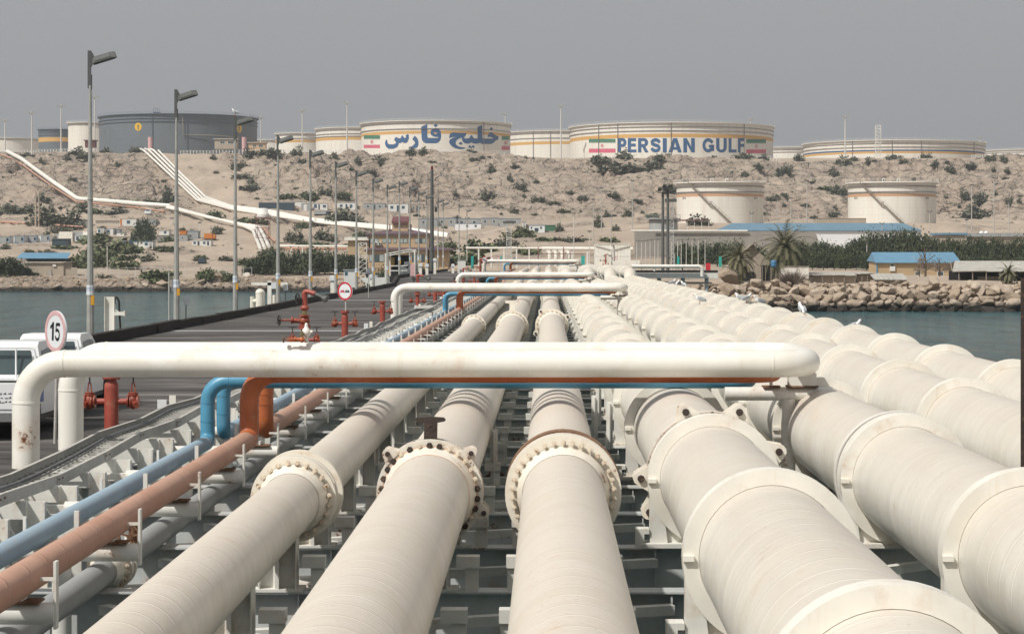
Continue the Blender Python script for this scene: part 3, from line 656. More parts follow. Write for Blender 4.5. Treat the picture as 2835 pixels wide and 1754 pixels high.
for k, (lab, L, h, r, R2, rings) in enumerate(SPEC):
    t = thing('pipeline', lab, 'pipe', (0, 0, 0), 0, 'large oil pipes running to the shore'); PIPES.append(t)
    s0 = STEP0 - 1 + (0 if k > 4 else (4 - k) * 1.5)
    p = path_of(L, h, s0, yend=(350 if k > 3 else 300))
    p = [q - Vector((L, 0, CZ - h)) for q in p]
    mb = MB(); mb.tube(p, r, 56 if r > .5 else 44); mb.build('pipe', 'pipe_cream' if rings else 'pipe_beige', t, (L, 0, CZ - h))
    if rings:
        rm = ring_mesh(r, R2); sm = saddle_mesh(r, R2, 3.5 - h)
        for y in RINGY:
            mk('stiffener_ring', rm, t, (L, y, CZ - h)); mk('saddle', sm, t, (L, y, CZ - h))
        for y in (s0 + 14, s0 + 28): mk('stiffener_ring', rm, t, (L, y, CZ - h + .87))
    else:
        sm = small_saddle(r, 3.5 - h)
        for y in bents: mk('saddle', sm, t, (L, y, CZ - h))
# joints
flange(PIPES[0], -2.82, CZ - 2.70, 24.1, .32, .475, 24, seed=3)
flange(PIPES[1], -1.32, CZ - 2.66, 24.4, .4575, .60, 30, dark=.72, seed=5); lugs(PIPES[1], -1.32, CZ - 2.66, 24.5, .60, (137, 44, -20), 'flange_rusty', .66)
flange(PIPES[2], .18, CZ - 2.66, 24.4, .4575, .655, 34, seed=6)
mb = MB(); mb.ring((0, 0, 0), (0, 1, 0), .46, .66, .30, 56); mb.build('rusty_rim', 'rim_rust', PIPES[2], (.18, 25.0, CZ - 2.66))
mb = MB(); mb.ring((0, 0, 0), (0, 1, 0), .325, .50, .12, 56); mb.build('flange', 'flange_cream', PIPES[0], (-2.82, 24.65, CZ - 2.70))
mb = MB(); mb.lathe([(.458, -.36), (.475, -.22), (.52, -.075), (.535, -.055)], Matrix.Rotation(-math.pi / 2, 4, 'X'), 48); mb.build('rust_stain', 'rust_stain', PIPES[1], (-1.32, 24.4 - .02, CZ - 2.66))
# spectacle blind on the second pipe: tee shaped dark plate above the flange
mb = MB(); mb.prism([(-.075, .55), (-.07, .775), (-.15, .79), (-.175, .81), (-.165, .835), (0, .85), (.15, .84), (.175, .815), (.16, .795), (.08, .78), (.075, .55)], -.02, .02)
mb.ring((.01, -.022, .73), (0, 1, 0), .022, .045, .012, 16)
mb.build('spectacle_blind', 'bolt_dark', PIPES[1], (-1.32, 24.50, CZ - 2.66))
# fourth pipe: ring joint with rusty gap and clamp ears
for k, (y, L) in enumerate(((26.2, 2.01),)):
    mb = MB(); mb.ring((0, 0, 0), (0, 1, 0), .655, .80, .14, 56); mb.build('flange', 'flange_rusty', PIPES[3], (L, y + .42, CZ - 2.7))
    mb = MB()
    for q in range(40):
        t_ = 2 * math.pi * q / 40; mb.cyl((.74 * math.cos(t_), -.17, .74 * math.sin(t_)), (.74 * math.cos(t_), .17, .74 * math.sin(t_)), .022, 6, caps=False)
    mb.ring((0, 0, 0), (0, 1, 0), .65, .69, .3, 40)
    mb.build('bolt_row', 'rust', PIPES[3], (L, y + .24, CZ - 2.7)); lugs(PIPES[3], L, CZ - 2.7, y + .30, .80, (112, 68, 22, 180, 208))
# fifth pipe: coupling with a dark seam
def seam_joint(pipe, L, h, y, drk='bolt_dark'):
    mb = MB(); mb.ring((0, 0, 0), (0, 1, 0), .65, .80, .14, 56); mb.build('flange', 'ring_cream', pipe, (L, y + .46, CZ - h))
    mb = MB(); mb.ring((0, 0, 0), (0, 1, 0), .65, .785, .13, 56); mb.build('gasket', drk, pipe, (L, y + .315, CZ - h))
    mb = MB(); mb.ring((0, 0, 0), (0, 1, 0), .65, .80, .13, 56); mb.build('flange', 'ring_cream', pipe, (L, y + .18, CZ - h))
seam_joint(PIPES[4], 4.33, 2.7, 26.2)
for q in range(44):
    pass
mb = MB()
for q in range(48):
    t_ = 2 * math.pi * q / 48; mb.cyl((.775 * math.cos(t_), .14, .775 * math.sin(t_)), (.775 * math.cos(t_), .22, .775 * math.sin(t_)), .016, 6, smooth=False)
mb.build('bolt_row', 'bolt_light', PIPES[4], (4.33, 26.2, CZ - 2.7))
for k in (3, 4, 5, 6):
    for y in (88.05, 142.85, 197.65): seam_joint(PIPES[k], SPEC[k][1], 2.7, min(RINGY, key=lambda a: abs(a - y)))
for k, (r, R2, n) in enumerate(((.32, .475, 16), (.4575, .62, 22), (.4575, .645, 22))):
    for y in JO[1:]:
        flange(PIPES[k], SPEC[k][1], CZ - SPEC[k][2], y - (1.5 if k == 1 else 0), r, R2, n, dark=.0, seed=k)
# white tee plate and ears on the second joints
mb = MB(); mb.prism([(-.1, .55), (-.1, .88), (-.26, .90), (-.26, 1.0), (.28, 1.0), (.28, .90), (.1, .88), (.1, .55)], -.03, .03); mb.build('spectacle_blind', 'flange_cream', PIPES[1], (-1.32, 81.6, CZ - 2.66))
lugs(PIPES[2], .18, CZ - 2.66, 83.1, .62, (128, 30, 205))
# guard posts standing beside the near flanges
mb = MB(); mb.bx(-.07, .07, -.012, .012, 0, 1.55); mb.bx(-.012, .012, -.10, .012, 0, 1.5); gp = mb.mesh('guide_post', 'steel_white')
for x, y, s_, lb in ((-.81, 33.0, .87 / 1.55, 'white guide post between the tee handled pipe and the wide flanged pipe'), (-.735, 36.5, .44 / 1.55, 'shorter white guide post right behind the one by the tee handled pipe'),
                 (.906, 41.5, .84 / 1.55, 'middle of three white guide posts beside the first ringed pipe'), (1.13, 39.3, .87 / 1.55, 'nearest of three white guide posts beside the first ringed pipe'), (1.06, 44.8, .85 / 1.55, 'farthest of three white guide posts beside the first ringed pipe')):
    tag(mk('guide_post', gp, None, (x, y, BZ), 0, (.85, .85, s_)), lb, 'post')

# ---- blue and orange service pipes with their loops
HOOPS = [32.3, 110.3, 188.2, 265.4]
def svc(name, label, L, h, r, hloop, ynear, yfar, xr, matf, matl, er):
    t = thing(name, label, 'pipe', (0, 0, 0)); prev = 8.0
    for k, hy in enumerate(HOOPS):
        yn, yf = hy + ynear, hy + yfar; up = 1.0 if k == 3 else 0
        z0 = CZ - h + up; zl = CZ - hloop + up
        if k == 3: pts = fillet([(L, prev, CZ - h), (L, STEP0, CZ - h), (L, STEP0 + 3, z0), (L, yn - er, z0)], .8, 5)
        else: pts = [(L, prev, z0), (L, yn - er, z0)]
        mb = MB(); q0 = Vector((L, 0, CZ - h)); mb.tube([Vector(p) - q0 for p in pts], r, 28, caps=False); mb.build('pipe_run', matf, t, q0)
        lp = fillet([(L, yn - er, z0), (L, yn, z0), (L, yn, zl), (xr, yn, zl), (xr, yf, zl), (L, yf, zl), (L, yf, z0), (L, yf + er, z0)], er * .98, 8)
        mb = MB(); mb.tube([Vector(p) - q0 for p in lp], r * 1.003, 28, caps=False)
        for p, d in (((L, yn, zl - er), (0, 0, 1)), ((L, yn, z0 + er), (0, 0, 1)), ((L + er, yn, zl), (1, 0, 0)), ((L, yf, z0 + er), (0, 0, 1)), ((L, yf, zl - er), (0, 0, 1))):
            mb.ring(Vector(p) - q0, d, r * .98, r * 1.05, .02, 24)
        mb.build('riser_loop', matl, t, q0); prev = yf + er
    mb = MB(); mb.tube([Vector((0, prev, 1.0)), Vector((0, 300, 1.0))], r, 20); mb.build('pipe_run', matf, t, (L, 0, CZ - h))
    return t
OR = svc('orange_pipe', 'faded orange service pipe with bright orange loops stepping up over the road side', -4.51, 2.77, .146, 1.77, .5, 2.25, 3.45, 'orange_faded', 'orange_loop', .42)
BLU = svc('blue_pipe', 'pale blue service pipe running left of the orange one, brighter blue loops', -5.28, 2.89, .112, 1.94, 1.4, 3.05, 3.17, 'blue_faded', 'blue_loop', .33)

# ---- white fire main loops over all the pipes
for k, hy in enumerate(HOOPS):
    up = 1.0 if k == 3 else 0; z0 = CZ - 3.4 + up; zl = CZ - 1.6 + up; y2 = hy + 3.05
    lb = ['nearest white pipe loop crossing in front, spanning above all the pipes', 'second white pipe loop crossing above the pipes, behind the nearest one',
          'third white pipe loop crossing above the pipes', 'farthest white pipe loop crossing above the pipes near the round sign'][k]
    t = thing('expansion_loop', lb, 'pipe loop', (0, hy, 0), 0, 'white loops crossing the pipeway')
    pts = fillet([(-7.77, 0, z0), (-7.77, 0, zl), (3.93, 0, zl), (3.93, y2 - hy, zl), (-7.77, y2 - hy, zl), (-7.77, y2 - hy, z0)], .58, 12)
    q0 = Vector((-7.77, 0, z0)); mb = MB(); mb.tube([Vector(p) - q0 for p in pts], .203, 40)
    for p, d in (((-7.77, 0, zl - .58), (0, 0, 1)), ((-7.19, 0, zl), (1, 0, 0)), ((3.35, 0, zl), (1, 0, 0)), ((-7.77, y2 - hy, zl - .58), (0, 0, 1)), ((-7.19, y2 - hy, zl), (1, 0, 0))):
        mb.ring(Vector(p) - q0, d, .2, .2095, .025, 36)
    mb.build('pipe', 'loop_white', t, q0)
    s = thing('pipe_stand', ['white tee shaped stand under the right end of the nearest white loop', 'white tee stand under the right end of the second white loop',
                             'white tee stand under the right end of the third white loop', 'white tee stand under the right end of the farthest white loop'][k], 'pipe stand', (3.72, hy + 1.15, CZ - 3.5 + up), 0, 'tee stands under the white loops')
    H = 3.5 - 2.12
    mb = MB(); mb.cyl((0, 0, 0), (0, 0, H - .08), .11, 24); mb.build('post', 'steel_white', s)
    mb = MB(); mb.cyl((-.98, 0, H), (.68, 0, H), .105, 24); mb.build('crossbar', 'steel_white', s)
    mb = MB(); mb.bx(.0, .42, -.14, .14, H + .13, H + .32); mb.bx(-.03, .45, -.15, .15, H + .105, H + .128, 1); mb.build('saddle', ['steel_white', 'rust'], s)
    mb = MB(); mb.bx(-.28, -.25, -.1, .1, H + .125, H + .24); mb.bx(-.40, -.13, -.12, .12, H + .10, H + .124, 1); mb.build('shoe', ['steel_white', 'rust'], s)

# ---- supports under the orange and blue pipes
mb = MB(); mb.cyl((-.53, 0, -.55), (-.53, 0, .35), .1, 20); pst = mb.mesh('post', 'steel_white')
mb = MB(); mb.cyl((-1.35, 0, .43), (.28, 0, .43), .095, 20); mb.bx(-1.9, -1.35, -.06, .06, .38, .48); crs = mb.mesh('crossbar', 'steel_white')
mb = MB(); mb.bx(.27, .295, -.05, .05, .30, .88); mb.bx(.14, .27, -.012, .012, .71, .74); epl = mb.mesh('end_plate', 'steel_white')
mb = MB(); mb.bx(-.20, .16, -.12, .12, .528, .545, 1); mb.bx(-.015, .015, -.09, .09, .546, .60, 0); mb.bx(-.40, -.35, -.02, .02, .52, .86, 0); mb.bx(-.93, -.90, -.02, .02, .5, .80, 0); sho = mb.mesh('shoe', ['steel_white', 'rust'])
y = 14.8
while y < STEP0 - 4:
    if min(abs(y - h - 1) for h in HOOPS) > -1:
        t = thing('pipe_support', 'small white round support with end plate in the row under the orange pipe', 'pipe support', (-4.51, y, CZ - 3.5), 0, 'small supports under the orange and blue pipes')
        for nm, me in (('post', pst), ('crossbar', crs), ('end_plate', epl), ('shoe', sho)): mk(nm, me, t)
    y += 3.85
# ---- brackets that carry the cable tray
mb = MB(); mb.bx(-.98, 0, -.09, .09, -.22, -.02); arm = mb.mesh('arm', 'steel_white')
mb = MB(); mb.bx(-.02, .20, -.013, .013, -.95, -.02); mb.bx(.19, .22, -.10, .013, -.95, -.02); plt = mb.mesh('plate', 'steel_white')
mb = MB(); mb.prism([(.20, -.10), (.62, -.70), (.62, -.95), (.5, -.95), (.20, -.45)], .02, .05); gus = mb.mesh('gusset', 'steel_white')
y = 13.2
while y < STEP0 - 4:
    t = thing('tray_bracket', 'white steel bracket with flat plate holding up the cable tray', 'bracket', (-6.05, y, CZ - 2.83), 0, 'brackets under the cable tray')
    for nm, me in (('arm', arm), ('plate', plt), ('gusset', gus)): mk(nm, me, t)
    y += 1.72
# ---- cable tray
t = thing('cable_tray', 'long grey ladder type cable tray bending along the edge of the timber road', 'cable tray', (-6.5, 0, CZ - 2.85))
ph = random.Random(5); ts = np.arange(10, STEP0 - 3, 2.9); wz_ = [ph.uniform(-.035, .045) for _ in ts]; wx_ = [ph.uniform(-.04, .04) for _ in ts]
def tw(y): return float(np.interp(y, ts, wx_)), float(np.interp(y, ts, wz_))
for sx in (-.335, .335):
    mb = MB()
    for i in range(len(ts) - 1):
        a = Vector((sx + wx_[i], ts[i], wz_[i] + .065)); c_ = Vector((sx + wx_[i + 1], ts[i + 1], wz_[i + 1] + .065))
        o_ = len(mb.v); th = .02; e = 1 if sx > 0 else -1
        for (dx, dz) in ((-.008, -.065), (.008, -.065), (.008, .065), (-.008, .065)): pass
        mb.bar(a, c_, .012, .13); mb.bar(a + Vector((-e * .02, 0, .065)), c_ + Vector((-e * .02, 0, .065)), .05, .008)
        mb.bar(a + Vector((-e * .02, 0, -.065)), c_ + Vector((-e * .02, 0, -.065)), .05, .008)
        jm = a.lerp(c_, .96); mb.box(jm + Vector((e * .010, 0, 0)), (.014, .30, .10))
        for q in (-.1, .1): mb.box(jm + Vector((e * .02, q, .02)), (.012, .06, .02), 1)
    mb.build('side_rail', ['galv', 'rust'], t)
mb = MB(); y = 10.2
while y < STEP0 - 5:
    wx0, wz0 = tw(y); mb.box((wx0, y, wz0 + .02), (.66, .03, .02)); y += .30 if y < 70 else .6
rg = mb.build('rungs', 'galv', t)
pts = [(-.12 + .12 * math.sin(y * .11) + tw(y)[0], y, tw(y)[1] + .055) for y in np.arange(10, STEP0 - 5, 1.2)]
mb = MB(); mb.tube(pts, .026, 10); mb.tube([(p[0] + .07 + .03 * math.sin(p[1] * .5), p[1], p[2]) for p in pts], .012, 8); tag(mb.build('cable', 'cable', None, (-6.5, 0, CZ - 2.85)), 'dark insulated cable lying along the ladder tray', 'cable')
mb = MB(); mb.bx(-.42, .42, 112, 119, .14, .155); mb.build('cover', 'galv', t)
# small valve hanging under the orange pipe
t = thing('drain_valve', 'rusty brown hand wheel valve hanging below the orange pipe', 'valve', (-4.62, 22.6 + 1.6, CZ - 3.1))
mb = MB(); mb.ring((0, -.22, 0), (0, 1, .15), .105, .135, .03, 24)
for a in range(5):
    q = 2 * math.pi * a / 5 + .3; mb.bar((0, -.22, 0), (.12 * math.cos(q), -.22, .12 * math.sin(q)), .022)
mb.cyl((0, -.25, 0), (0, -.19, 0), .03, 8); mb.build('hand_wheel', 'rust', t)
mb = MB(); mb.cyl((0, -.2, 0), (0, 0, 0), .02, 8); mb.cyl((0, 0, -.22), (0, 0, .26), .045, 12); mb.cyl((0, 0, -.25), (0, 0, -.17), .065, 6); mb.cyl((0, 0, .1), (0, 0, .16), .06, 6); mb.build('body', 'rust', t)
# hidden seventh-to-left grey pipe seen low between the supports
t = thing('low_pipe', 'low greyish white pipe seen between the small supports, with a flange at its far side', 'pipe')
mb = MB(); mb.tube([(0, 8, 0), (0, STEP0 - 1, 0)], .14, 28); mb.build("pipe", "wall_grey", t, (-4.72, 0, CZ - 3.36))
flange(t, -4.72, CZ - 3.36, 23.4, .14, .25, 16, seed=9)
# rusty angle post at the right edge of view
t = thing('angle_post', 'dark rusty steel angle standing at the right edge of the view', 'post', (5.47, 24.9, BZ))
mb = MB(); mb.bx(-.03, .05, -.006, .006, 0, 3.25); mb.bx(.04, .05, -.08, .006, 0, 3.25); mb.build('angle', 'bolt_dark', t)
# ================================================================ THINGS ON THE DECK
def zd(y): return DZ + rise(y)
# ---- street lamps
HEADS = []
def lamp_parts():
    mb = MB(); mb.cyl((0, 0, 0), (0, 0, 9.35), .14, 8, r2=.055, smooth=False); mb.cyl((0, 0, 5.2), (0, 0, 5.26), .112, 8, r2=.108, smooth=False); pole = mb.mesh('pole', 'pole_grey')
    mb = MB(); mb.bx(-.09, .03, -.04, .04, 9.25, 10.62); mb.prism([(.03, 10.61), (.10, 10.50), (.16, 10.38), (.16, 10.26), (.10, 10.14), (.03, 10.0)], -.03, .03); mb.cyl((.03, 0, 9.2), (.03, 0, 9.75), .04, 10); br = mb.mesh('bracket', 'lamp_grey')
    M = Matrix.Translation((.49, -.05, 10.34)) @ Matrix.Rotation(R(-11), 4, 'Y') @ Matrix.Rotation(R(36), 4, 'X') @ Matrix.Diagonal((.86, .86, .7, 1)) @ Matrix.Rotation(R(12), 4, 'Z')
    mb = MB(); prof = [(-.50, -.02), (-.44, .07), (.30, .09), (.50, .04), (.55, -.02), (.42, -.06), (-.42, -.07)]
    mb.prism(prof, -.26, .26, 0, M); mb.prism([(-.46, 0), (-.38, .11), (.26, .125), (.46, .05)], -.19, .19, 0, M); hd = mb.mesh('lamp_head', 'lamp_grey')
    mb = MB(); mb.bx(-.30, .34, -.19, .19, -.085, -.072, 0, M); mb.bx(-.12, .14, -.09, .09, -.092, -.087, 1, M); gl = mb.mesh('lamp_glass', ['black_iron', 'lamp_glass'])
    mb = MB(); mb.cyl((0, 0, 1.74), (0, 0, 2.10), .143, 8, r2=.140, smooth=False)
    for z in (1.95, 2.0, 1.9): mb.cyl((0, 0, z), (0, 0, z + .012), .1445, 8, mat=1, smooth=False)
    lbm = mb.mesh('label', ['label_white', 'trim_blue'])
    mb = MB(); mb.bar((.10, -.06, 1.38), (.10, -.06, 1.72), .12, .10); bdm = mb.mesh('band', 'band_orange')
    return pole, br, hd, gl, lbm, bdm
LP = lamp_parts(); ORD = ['first', 'second', 'third', 'fourth', 'fifth', 'sixth', 'seventh', 'eighth', 'ninth', 'tenth', 'eleventh', 'twelfth', 'thirteenth', 'fourteenth', 'fifteenth', 'sixteenth', 'seventeenth']
LI = list(range(0, 13)) + [13.7, 14.6, 18, 20.2]
for k, i in enumerate(LI):
    y = 18.33 * (4.3 + i); up = 0 if i < 9 else (.95 if i < 13 else (1.2 if i < 16 else 2.2))
    t = thing('street_lamp', ORD[k] + ' grey street lamp counted from the camera along the pier kerb', 'street lamp', (-16.62, y, DZ + up), 0, 'street lamps along the pier')
    po, br, hd, gl, lbm, bdm = LP
    mk('pole', po, t); mk('bracket', br, t); h_ = mk('lamp_head', hd, t); mk('lamp_glass', gl, h_); mk('label', lbm, t); mk('band', bdm, t)
# ---- tall mast with red lamp
def P2(px, py, Y): return P(px, py, Y)
# ---- hydrants
def gate_valve(mb_body, mb_wheel, x, sx):
    k = .38
    mb_body.cyl((0, 0, .62), (sx * k, 0, .62), .055, 14, 1); mb_body.ball((sx * k, 0, .62), (.19, .20, .28), 14, 0)
    for q in (-.10, -.05, .07): mb_body.cyl((sx * (k + q), 0, .62), (sx * (k + q + .025), 0, .62), .115, 16, 0)
    mb_body.cyl((sx * k, 0, .72), (sx * k, 0, .78), .085, 12, 0)
    for q in (-.035, .035): mb_body.bar((sx * k + q, 0, .78), (sx * k + q * .5, 0, .95), .02)
    mb_body.cyl((sx * (k + .05), -.02, .60), (sx * (k + .08), -.17, .56), .055, 12, 0)
    sx = sx * k / .62
    mb_wheel.cyl((sx * .62, 0, .94), (sx * .62, 0, 1.08), .014, 6); mb_wheel.ring((sx * .62, 0, 1.07), (0, 0, 1), .11, .14, .02, 18)
    for a in range(2): 
        c_, s_ = math.cos(a * 1.57), math.sin(a * 1.57); mb_wheel.bar((sx * .62 - .12 * c_, -.12 * s_, 1.07), (sx * .62 + .12 * c_, .12 * s_, 1.07), .02, .015)
b1 = MB(); b1.cyl((0, 0, 0), (0, 0, .85), .125, 22, 0); b1.lathe([(.125, .85), (.12, .92), (.09, .98), (.088, 1.02)], None, 22); b1.cyl((0, 0, 1.02), (0, 0, 1.055), .16, 24); b1.cyl((0, 0, 1.062), (0, 0, 1.095), .16, 24)
for a in range(8): b1.cyl((.135 * math.cos(a * .785), .135 * math.sin(a * .785), 1.0), (.135 * math.cos(a * .785), .135 * math.sin(a * .785), 1.12), .015, 6)
hb_body = b1.mesh('body', 'hydrant_red')
VB = {}
for sx in (-1, 1):
    a, w_ = MB(), MB(); gate_valve(a, w_, 0, sx); VB[sx] = (a.mesh('valve', ['valve_red', 'hydrant_red']), w_.mesh('hand_wheel', 'black_iron'))
def hydrant(y, label, L=-7.6, grp='red hydrants along the road edge', sc=1.0):
    t = thing('hydrant', label, 'hydrant', (L, y, zd(y)), 0, grp, sc); mk('body', hb_body, t)
    for sx in (-1, 1):
        v = mk('valve', VB[sx][0], t); mk('hand_wheel', VB[sx][1], v)
    return t
def monitor(y, label):
    t = thing('fire_monitor', label, 'fire monitor', (-7.6, y, zd(y)), 0, 'red water monitors along the road edge', (1, 1, .86))
    mb = MB(); mb.cyl((0, 0, 0), (0, 0, 1.05), .11, 18); mb.cyl((0, 0, 1.02), (0, 0, 1.10), .19, 18); mb.cyl((0, 0, 1.12), (0, 0, 1.18), .19, 18); mb.build('body', 'hydrant_red', t)
    for sx in (-1, 1):
        v = mk('valve', VB[sx][0], t); mk('hand_wheel', VB[sx][1], v)
    mb = MB(); mb.ball((0, 0, 1.32), (.34, .34, .36), 16); mb.cyl((-.15, 0, 1.32), (-.42, 0, 1.33), .09, 14); mb.cyl((-.36, 0, 1.33), (-.42, 0, 1.33), .13, 14); mb.cyl((-.42, 0, 1.33), (-.78, 0, 1.33), .04, 10); mb.cyl((0, 0, 1.47), (0, 0, 1.53), .18, 18)
    g_ = mb.build('gate_valve', 'valve_red', t)
    mb = MB(); mb.ring((-.80, 0, 1.33), (1, .35, 0), .16, .19, .03, 24)
    for a in range(5):
        q = 2 * math.pi * a / 5; mb.bar((-.80, 0, 1.33), (-.80 + .06 * math.cos(q), .17 * math.cos(q), 1.33 + .17 * math.sin(q)), .025)
    mb.build('hand_wheel', 'black_iron', g_)
    mb = MB(); mb.cyl((0, 0, 1.53), (0, 0, 1.68), .09, 14); mb.build('swivel', 'brass', t)
    mb = MB(); mb.ball((0, 0, 1.78), (.28, .26, .24), 14); mb.cyl((.02, 0, 1.78), (.0, 0, 2.18), .085, 16); mb.tube(fillet([(0, 0, 2.12), (-.02, 0, 2.42), (.34, -.1, 2.30)], .14, 6), .088, 16); mb.build('elbow', 'hydrant_red', t)
    mb = MB(); mb.ring((-.22, 0, 2.12), (1, .5, 0), .17, .20, .03, 24)
    for a in range(5):
        q = 2 * math.pi * a / 5; mb.bar((-.22, 0, 2.12), (-.22 + .08 * math.cos(q), .17 * math.cos(q), 2.12 + .18 * math.sin(q)), .025)
    mb.cyl((-.22, 0, 2.12), (-.05, 0, 2.14), .02, 6); mb.build('hand_wheel', 'black_iron', t)
    mb = MB(); mb.cyl((.28, -.08, 2.32), (.60, -.2, 2.16), .07, 14, r2=.06); mb.cyl((.58, -.2, 2.17), (.72, -.25, 2.10), .10, 14, r2=.15); mb.build('nozzle', 'lamp_grey', t)
    return t
hydrant(37.8, 'large red two valve hydrant right behind the nearest white loop')
hydrant(81.4, 'red hydrant with the round no overtaking sign rising out of its top')
hydrant(99.3, 'red hydrant beside the left leg of the second white loop', L=-7.55)
monitor(67.9, 'tall red water monitor with black hand wheels behind the nearest white loop')
monitor(127, 'second red water monitor seen through the second white loop')
hydrant(143, 'red hydrant right of the second water monitor', L=-7.4); hydrant(155, 'red hydrant farther behind, right of the second water monitor pair', L=-7.4)
monitor(196, 'far red water monitor by the left leg of the third white loop'); hydrant(178, 'far red hydrant under the third white loop'); hydrant(214, 'very far red hydrant behind the third white loop', L=-7.2)
monitor(246, 'farthest red water monitor near the fourth white loop')
# white relief valve and brass stop valve that sit on the near white loop
t = thing('relief_valve', 'small white valve standing on top of the nearest white loop', 'valve', P(848, 950, 35.2), 0, None, .56); t.location.z = CZ - 1.6 + .195
mb = MB(); mb.lathe([(.05, 0), (.07, .02), (.07, .09), (.05, .11), (.05, .16), (.11, .22), (.13, .30), (.115, .38), (.06, .44), (.045, .50), (.05, .52), (.03, .57), (0, .58)], None, 16); mb.build('body', 'loop_white', t)
mb = MB(); mb.cyl((0, 0, .30), (.18, 0, .32), .05, 10); mb.build('outlet', 'flange_cream', t)
t = thing('stop_valve', 'small brass stop valve with a rusty wheel lying along the nearest white loop', 'valve', P(836, 962, 35.1), 0, None, .62); t.location.z = CZ - 1.39 + .04
mb = MB(); mb.ball((0, 0, 0), (.16, .13, .16), 12); mb.cyl((0, 0, 0), (-.16, 0, .01), .055, 10); mb.cyl((-.16, 0, .01), (-.20, 0, .01), .07, 8); mb.cyl((0, 0, 0), (0, 0, .22), .04, 10, 1); mb.cyl((0, 0, .12), (0, 0, .17), .06, 8, 1)
for dz in (-.045, .045): mb.bar((-.20, 0, .01 + dz), (-.40, 0, .01 + dz), .02)
mb.cyl((-.2, 0, .01), (-.47, 0, .01), .012, 6); mb.build('body', ['orange_loop', 'brass'], t)
mb = MB(); mb.cyl((-.47, 0, .01), (-.49, 0, .01), .095, 18); mb.build('hand_wheel', 'rust', t)

# ---- round signs
def round_sign(name, label, loc, d, rz, H, ringmat, glyph, cat='road sign', tilt=0, th=.02, front=(0, 0)):
    t = thing(name, label, cat, loc, rz)
    mb = MB(); mb.cyl((0, .05, -H), (0, .05, d * .35), .028, 12); mb.build('post', 'galv', t)
    mb = MB(); mb.cyl((0, 0, 0), (0, th, 0), d / 2, 48, 0, smooth=False); p = mb.build('sign_face', 'sign_white', t); 
    mb = MB(); mb.ring((0, -.003, 0), (0, 1, 0), d * .395, d * .49, .005, 56); mb.build('border', ringmat, p)
    for nm, mt, vs, fs in glyph:
        vv = [(x * d, -.006, z * d) for x, z in vs]; mb = MB(); mb.add(vv, fs); mb.build(nm, mt, p)
    return t
def gl(name, x0, x1, z0, z1):
    v, f = GLYPH[name]; return [(x0 + x * (x1 - x0), z0 + z * (z1 - z0)) for x, z in v], f
v1, f1 = gl('1', -.235, -.06, -.22, .22); v5, f5 = gl('5', -.005, .235, -.22, .22)
G15 = [('numeral', 'sign_black', v1, f1), ('numeral', 'sign_black', v5, f5)]
def car_glyph(cx, mat):
    body = [(-.145, -.07), (-.145, .02), (-.115, .03), (-.10, .095), (.10, .095), (.115, .03), (.145, .02), (.145, -.07), (.145, -.12), (.105, -.12), (.105, -.075), (-.105, -.075), (-.105, -.12), (-.145, -.12)]
    win = [(-.085, .03), (-.073, .075), (.073, .075), (.085, .03)]
    def f(poly): return [(x * .95 + cx, z * .8) for x, z in poly]
    def tr(poly): return [tuple(t) for t in tessellate_polygon([[Vector((x, z, 0)) for x, z in poly]])]
    return [('car_shape', mat, f(body), tr(body)), ('car_window', 'sign_white', [(x, z + .002) for x, z in f(win)], tr(win))]
sgn = round_sign('speed_limit_sign', 'round speed limit sign reading 15 with faded pink border beside the near pickup', P(153, 917, 36.4), .70, R(-50), 1.9, 'sign_pink', G15, th=.03)
sgn.rotation_euler = (0, R(3), R(-48))
NG = car_glyph(-.165, 'sign_red') + car_glyph(.165, 'sign_black')
NG = [(a, b_, [(x, z) for x, z in c_], d_) for a, b_, c_, d_ in NG]
s_ = round_sign('no_overtaking_sign', 'round red bordered no overtaking sign with a red and a black car', P(955, 805.5, 81.35), .70, R(-33), .98, 'sign_red', NG)
for ch in s_.children:
    if ch.name.startswith('sign_face'):
        for g_ in ch.children:
            if g_.name.startswith('car_window'): g_.location.y = -.003
round_sign('speed_limit_sign', 'far round speed limit sign reading 15 at the left end of the farthest white loop', P(1341, 719, 263), .72, R(-10), 1.4, 'sign_red', G15)
round_sign('round_sign', 'far small round red bordered sign right of the far speed sign', P(1362, 717, 300), .62, R(-20), 1.8, 'sign_red', [])
def tri_sign(label, loc, s, rz, mats=('sign_white', 'sign_red'), H=2.0):
    t = thing('warning_sign', label, 'road sign', loc, rz); mb = MB(); mb.cyl((0, .04, -H), (0, .04, s * .5), .03, 8); mb.build('post', 'galv', t)
    mb = MB(); mb.prism([(-s * .5, -s * .35), (s * .5, -s * .35), (0, s * .52)], 0, .02); p = mb.build('sign_face', mats[1], t)
    mb = MB(); mb.prism([(-s * .35, -s * .27), (s * .35, -s * .27), (0, s * .34)], -.008, -.003); mb.build('centre', mats[0], p)
tri_sign('grey back of a triangular warning sign left of the guard shelter', P(1021, 750, 165), .62, R(30), ('sign_back', 'sign_back'), 2.6)
tri_sign('small red bordered triangular sign above the farthest white loop', P(1379, 714, 310), .6, 0)
tri_sign('grey triangular sign back above the farthest white loop', P(1424, 716, 310), .7, R(20), ('sign_back', 'sign_back'))
t = thing('notice_board', 'narrow blue grey notice panel on a pole outside the kerb', 'sign', P(745, 860, 98)); t.location.x = -17.1
mb = MB(); mb.cyl((0, 0, -1.2), (0, 0, 1.72), .035, 10); mb.build('post', 'galv', t)
mb = MB(); mb.box((.16, .02, 1.15), (.10, .02, .60), rot=.4); mb.build('panel', 'sign_back', t)

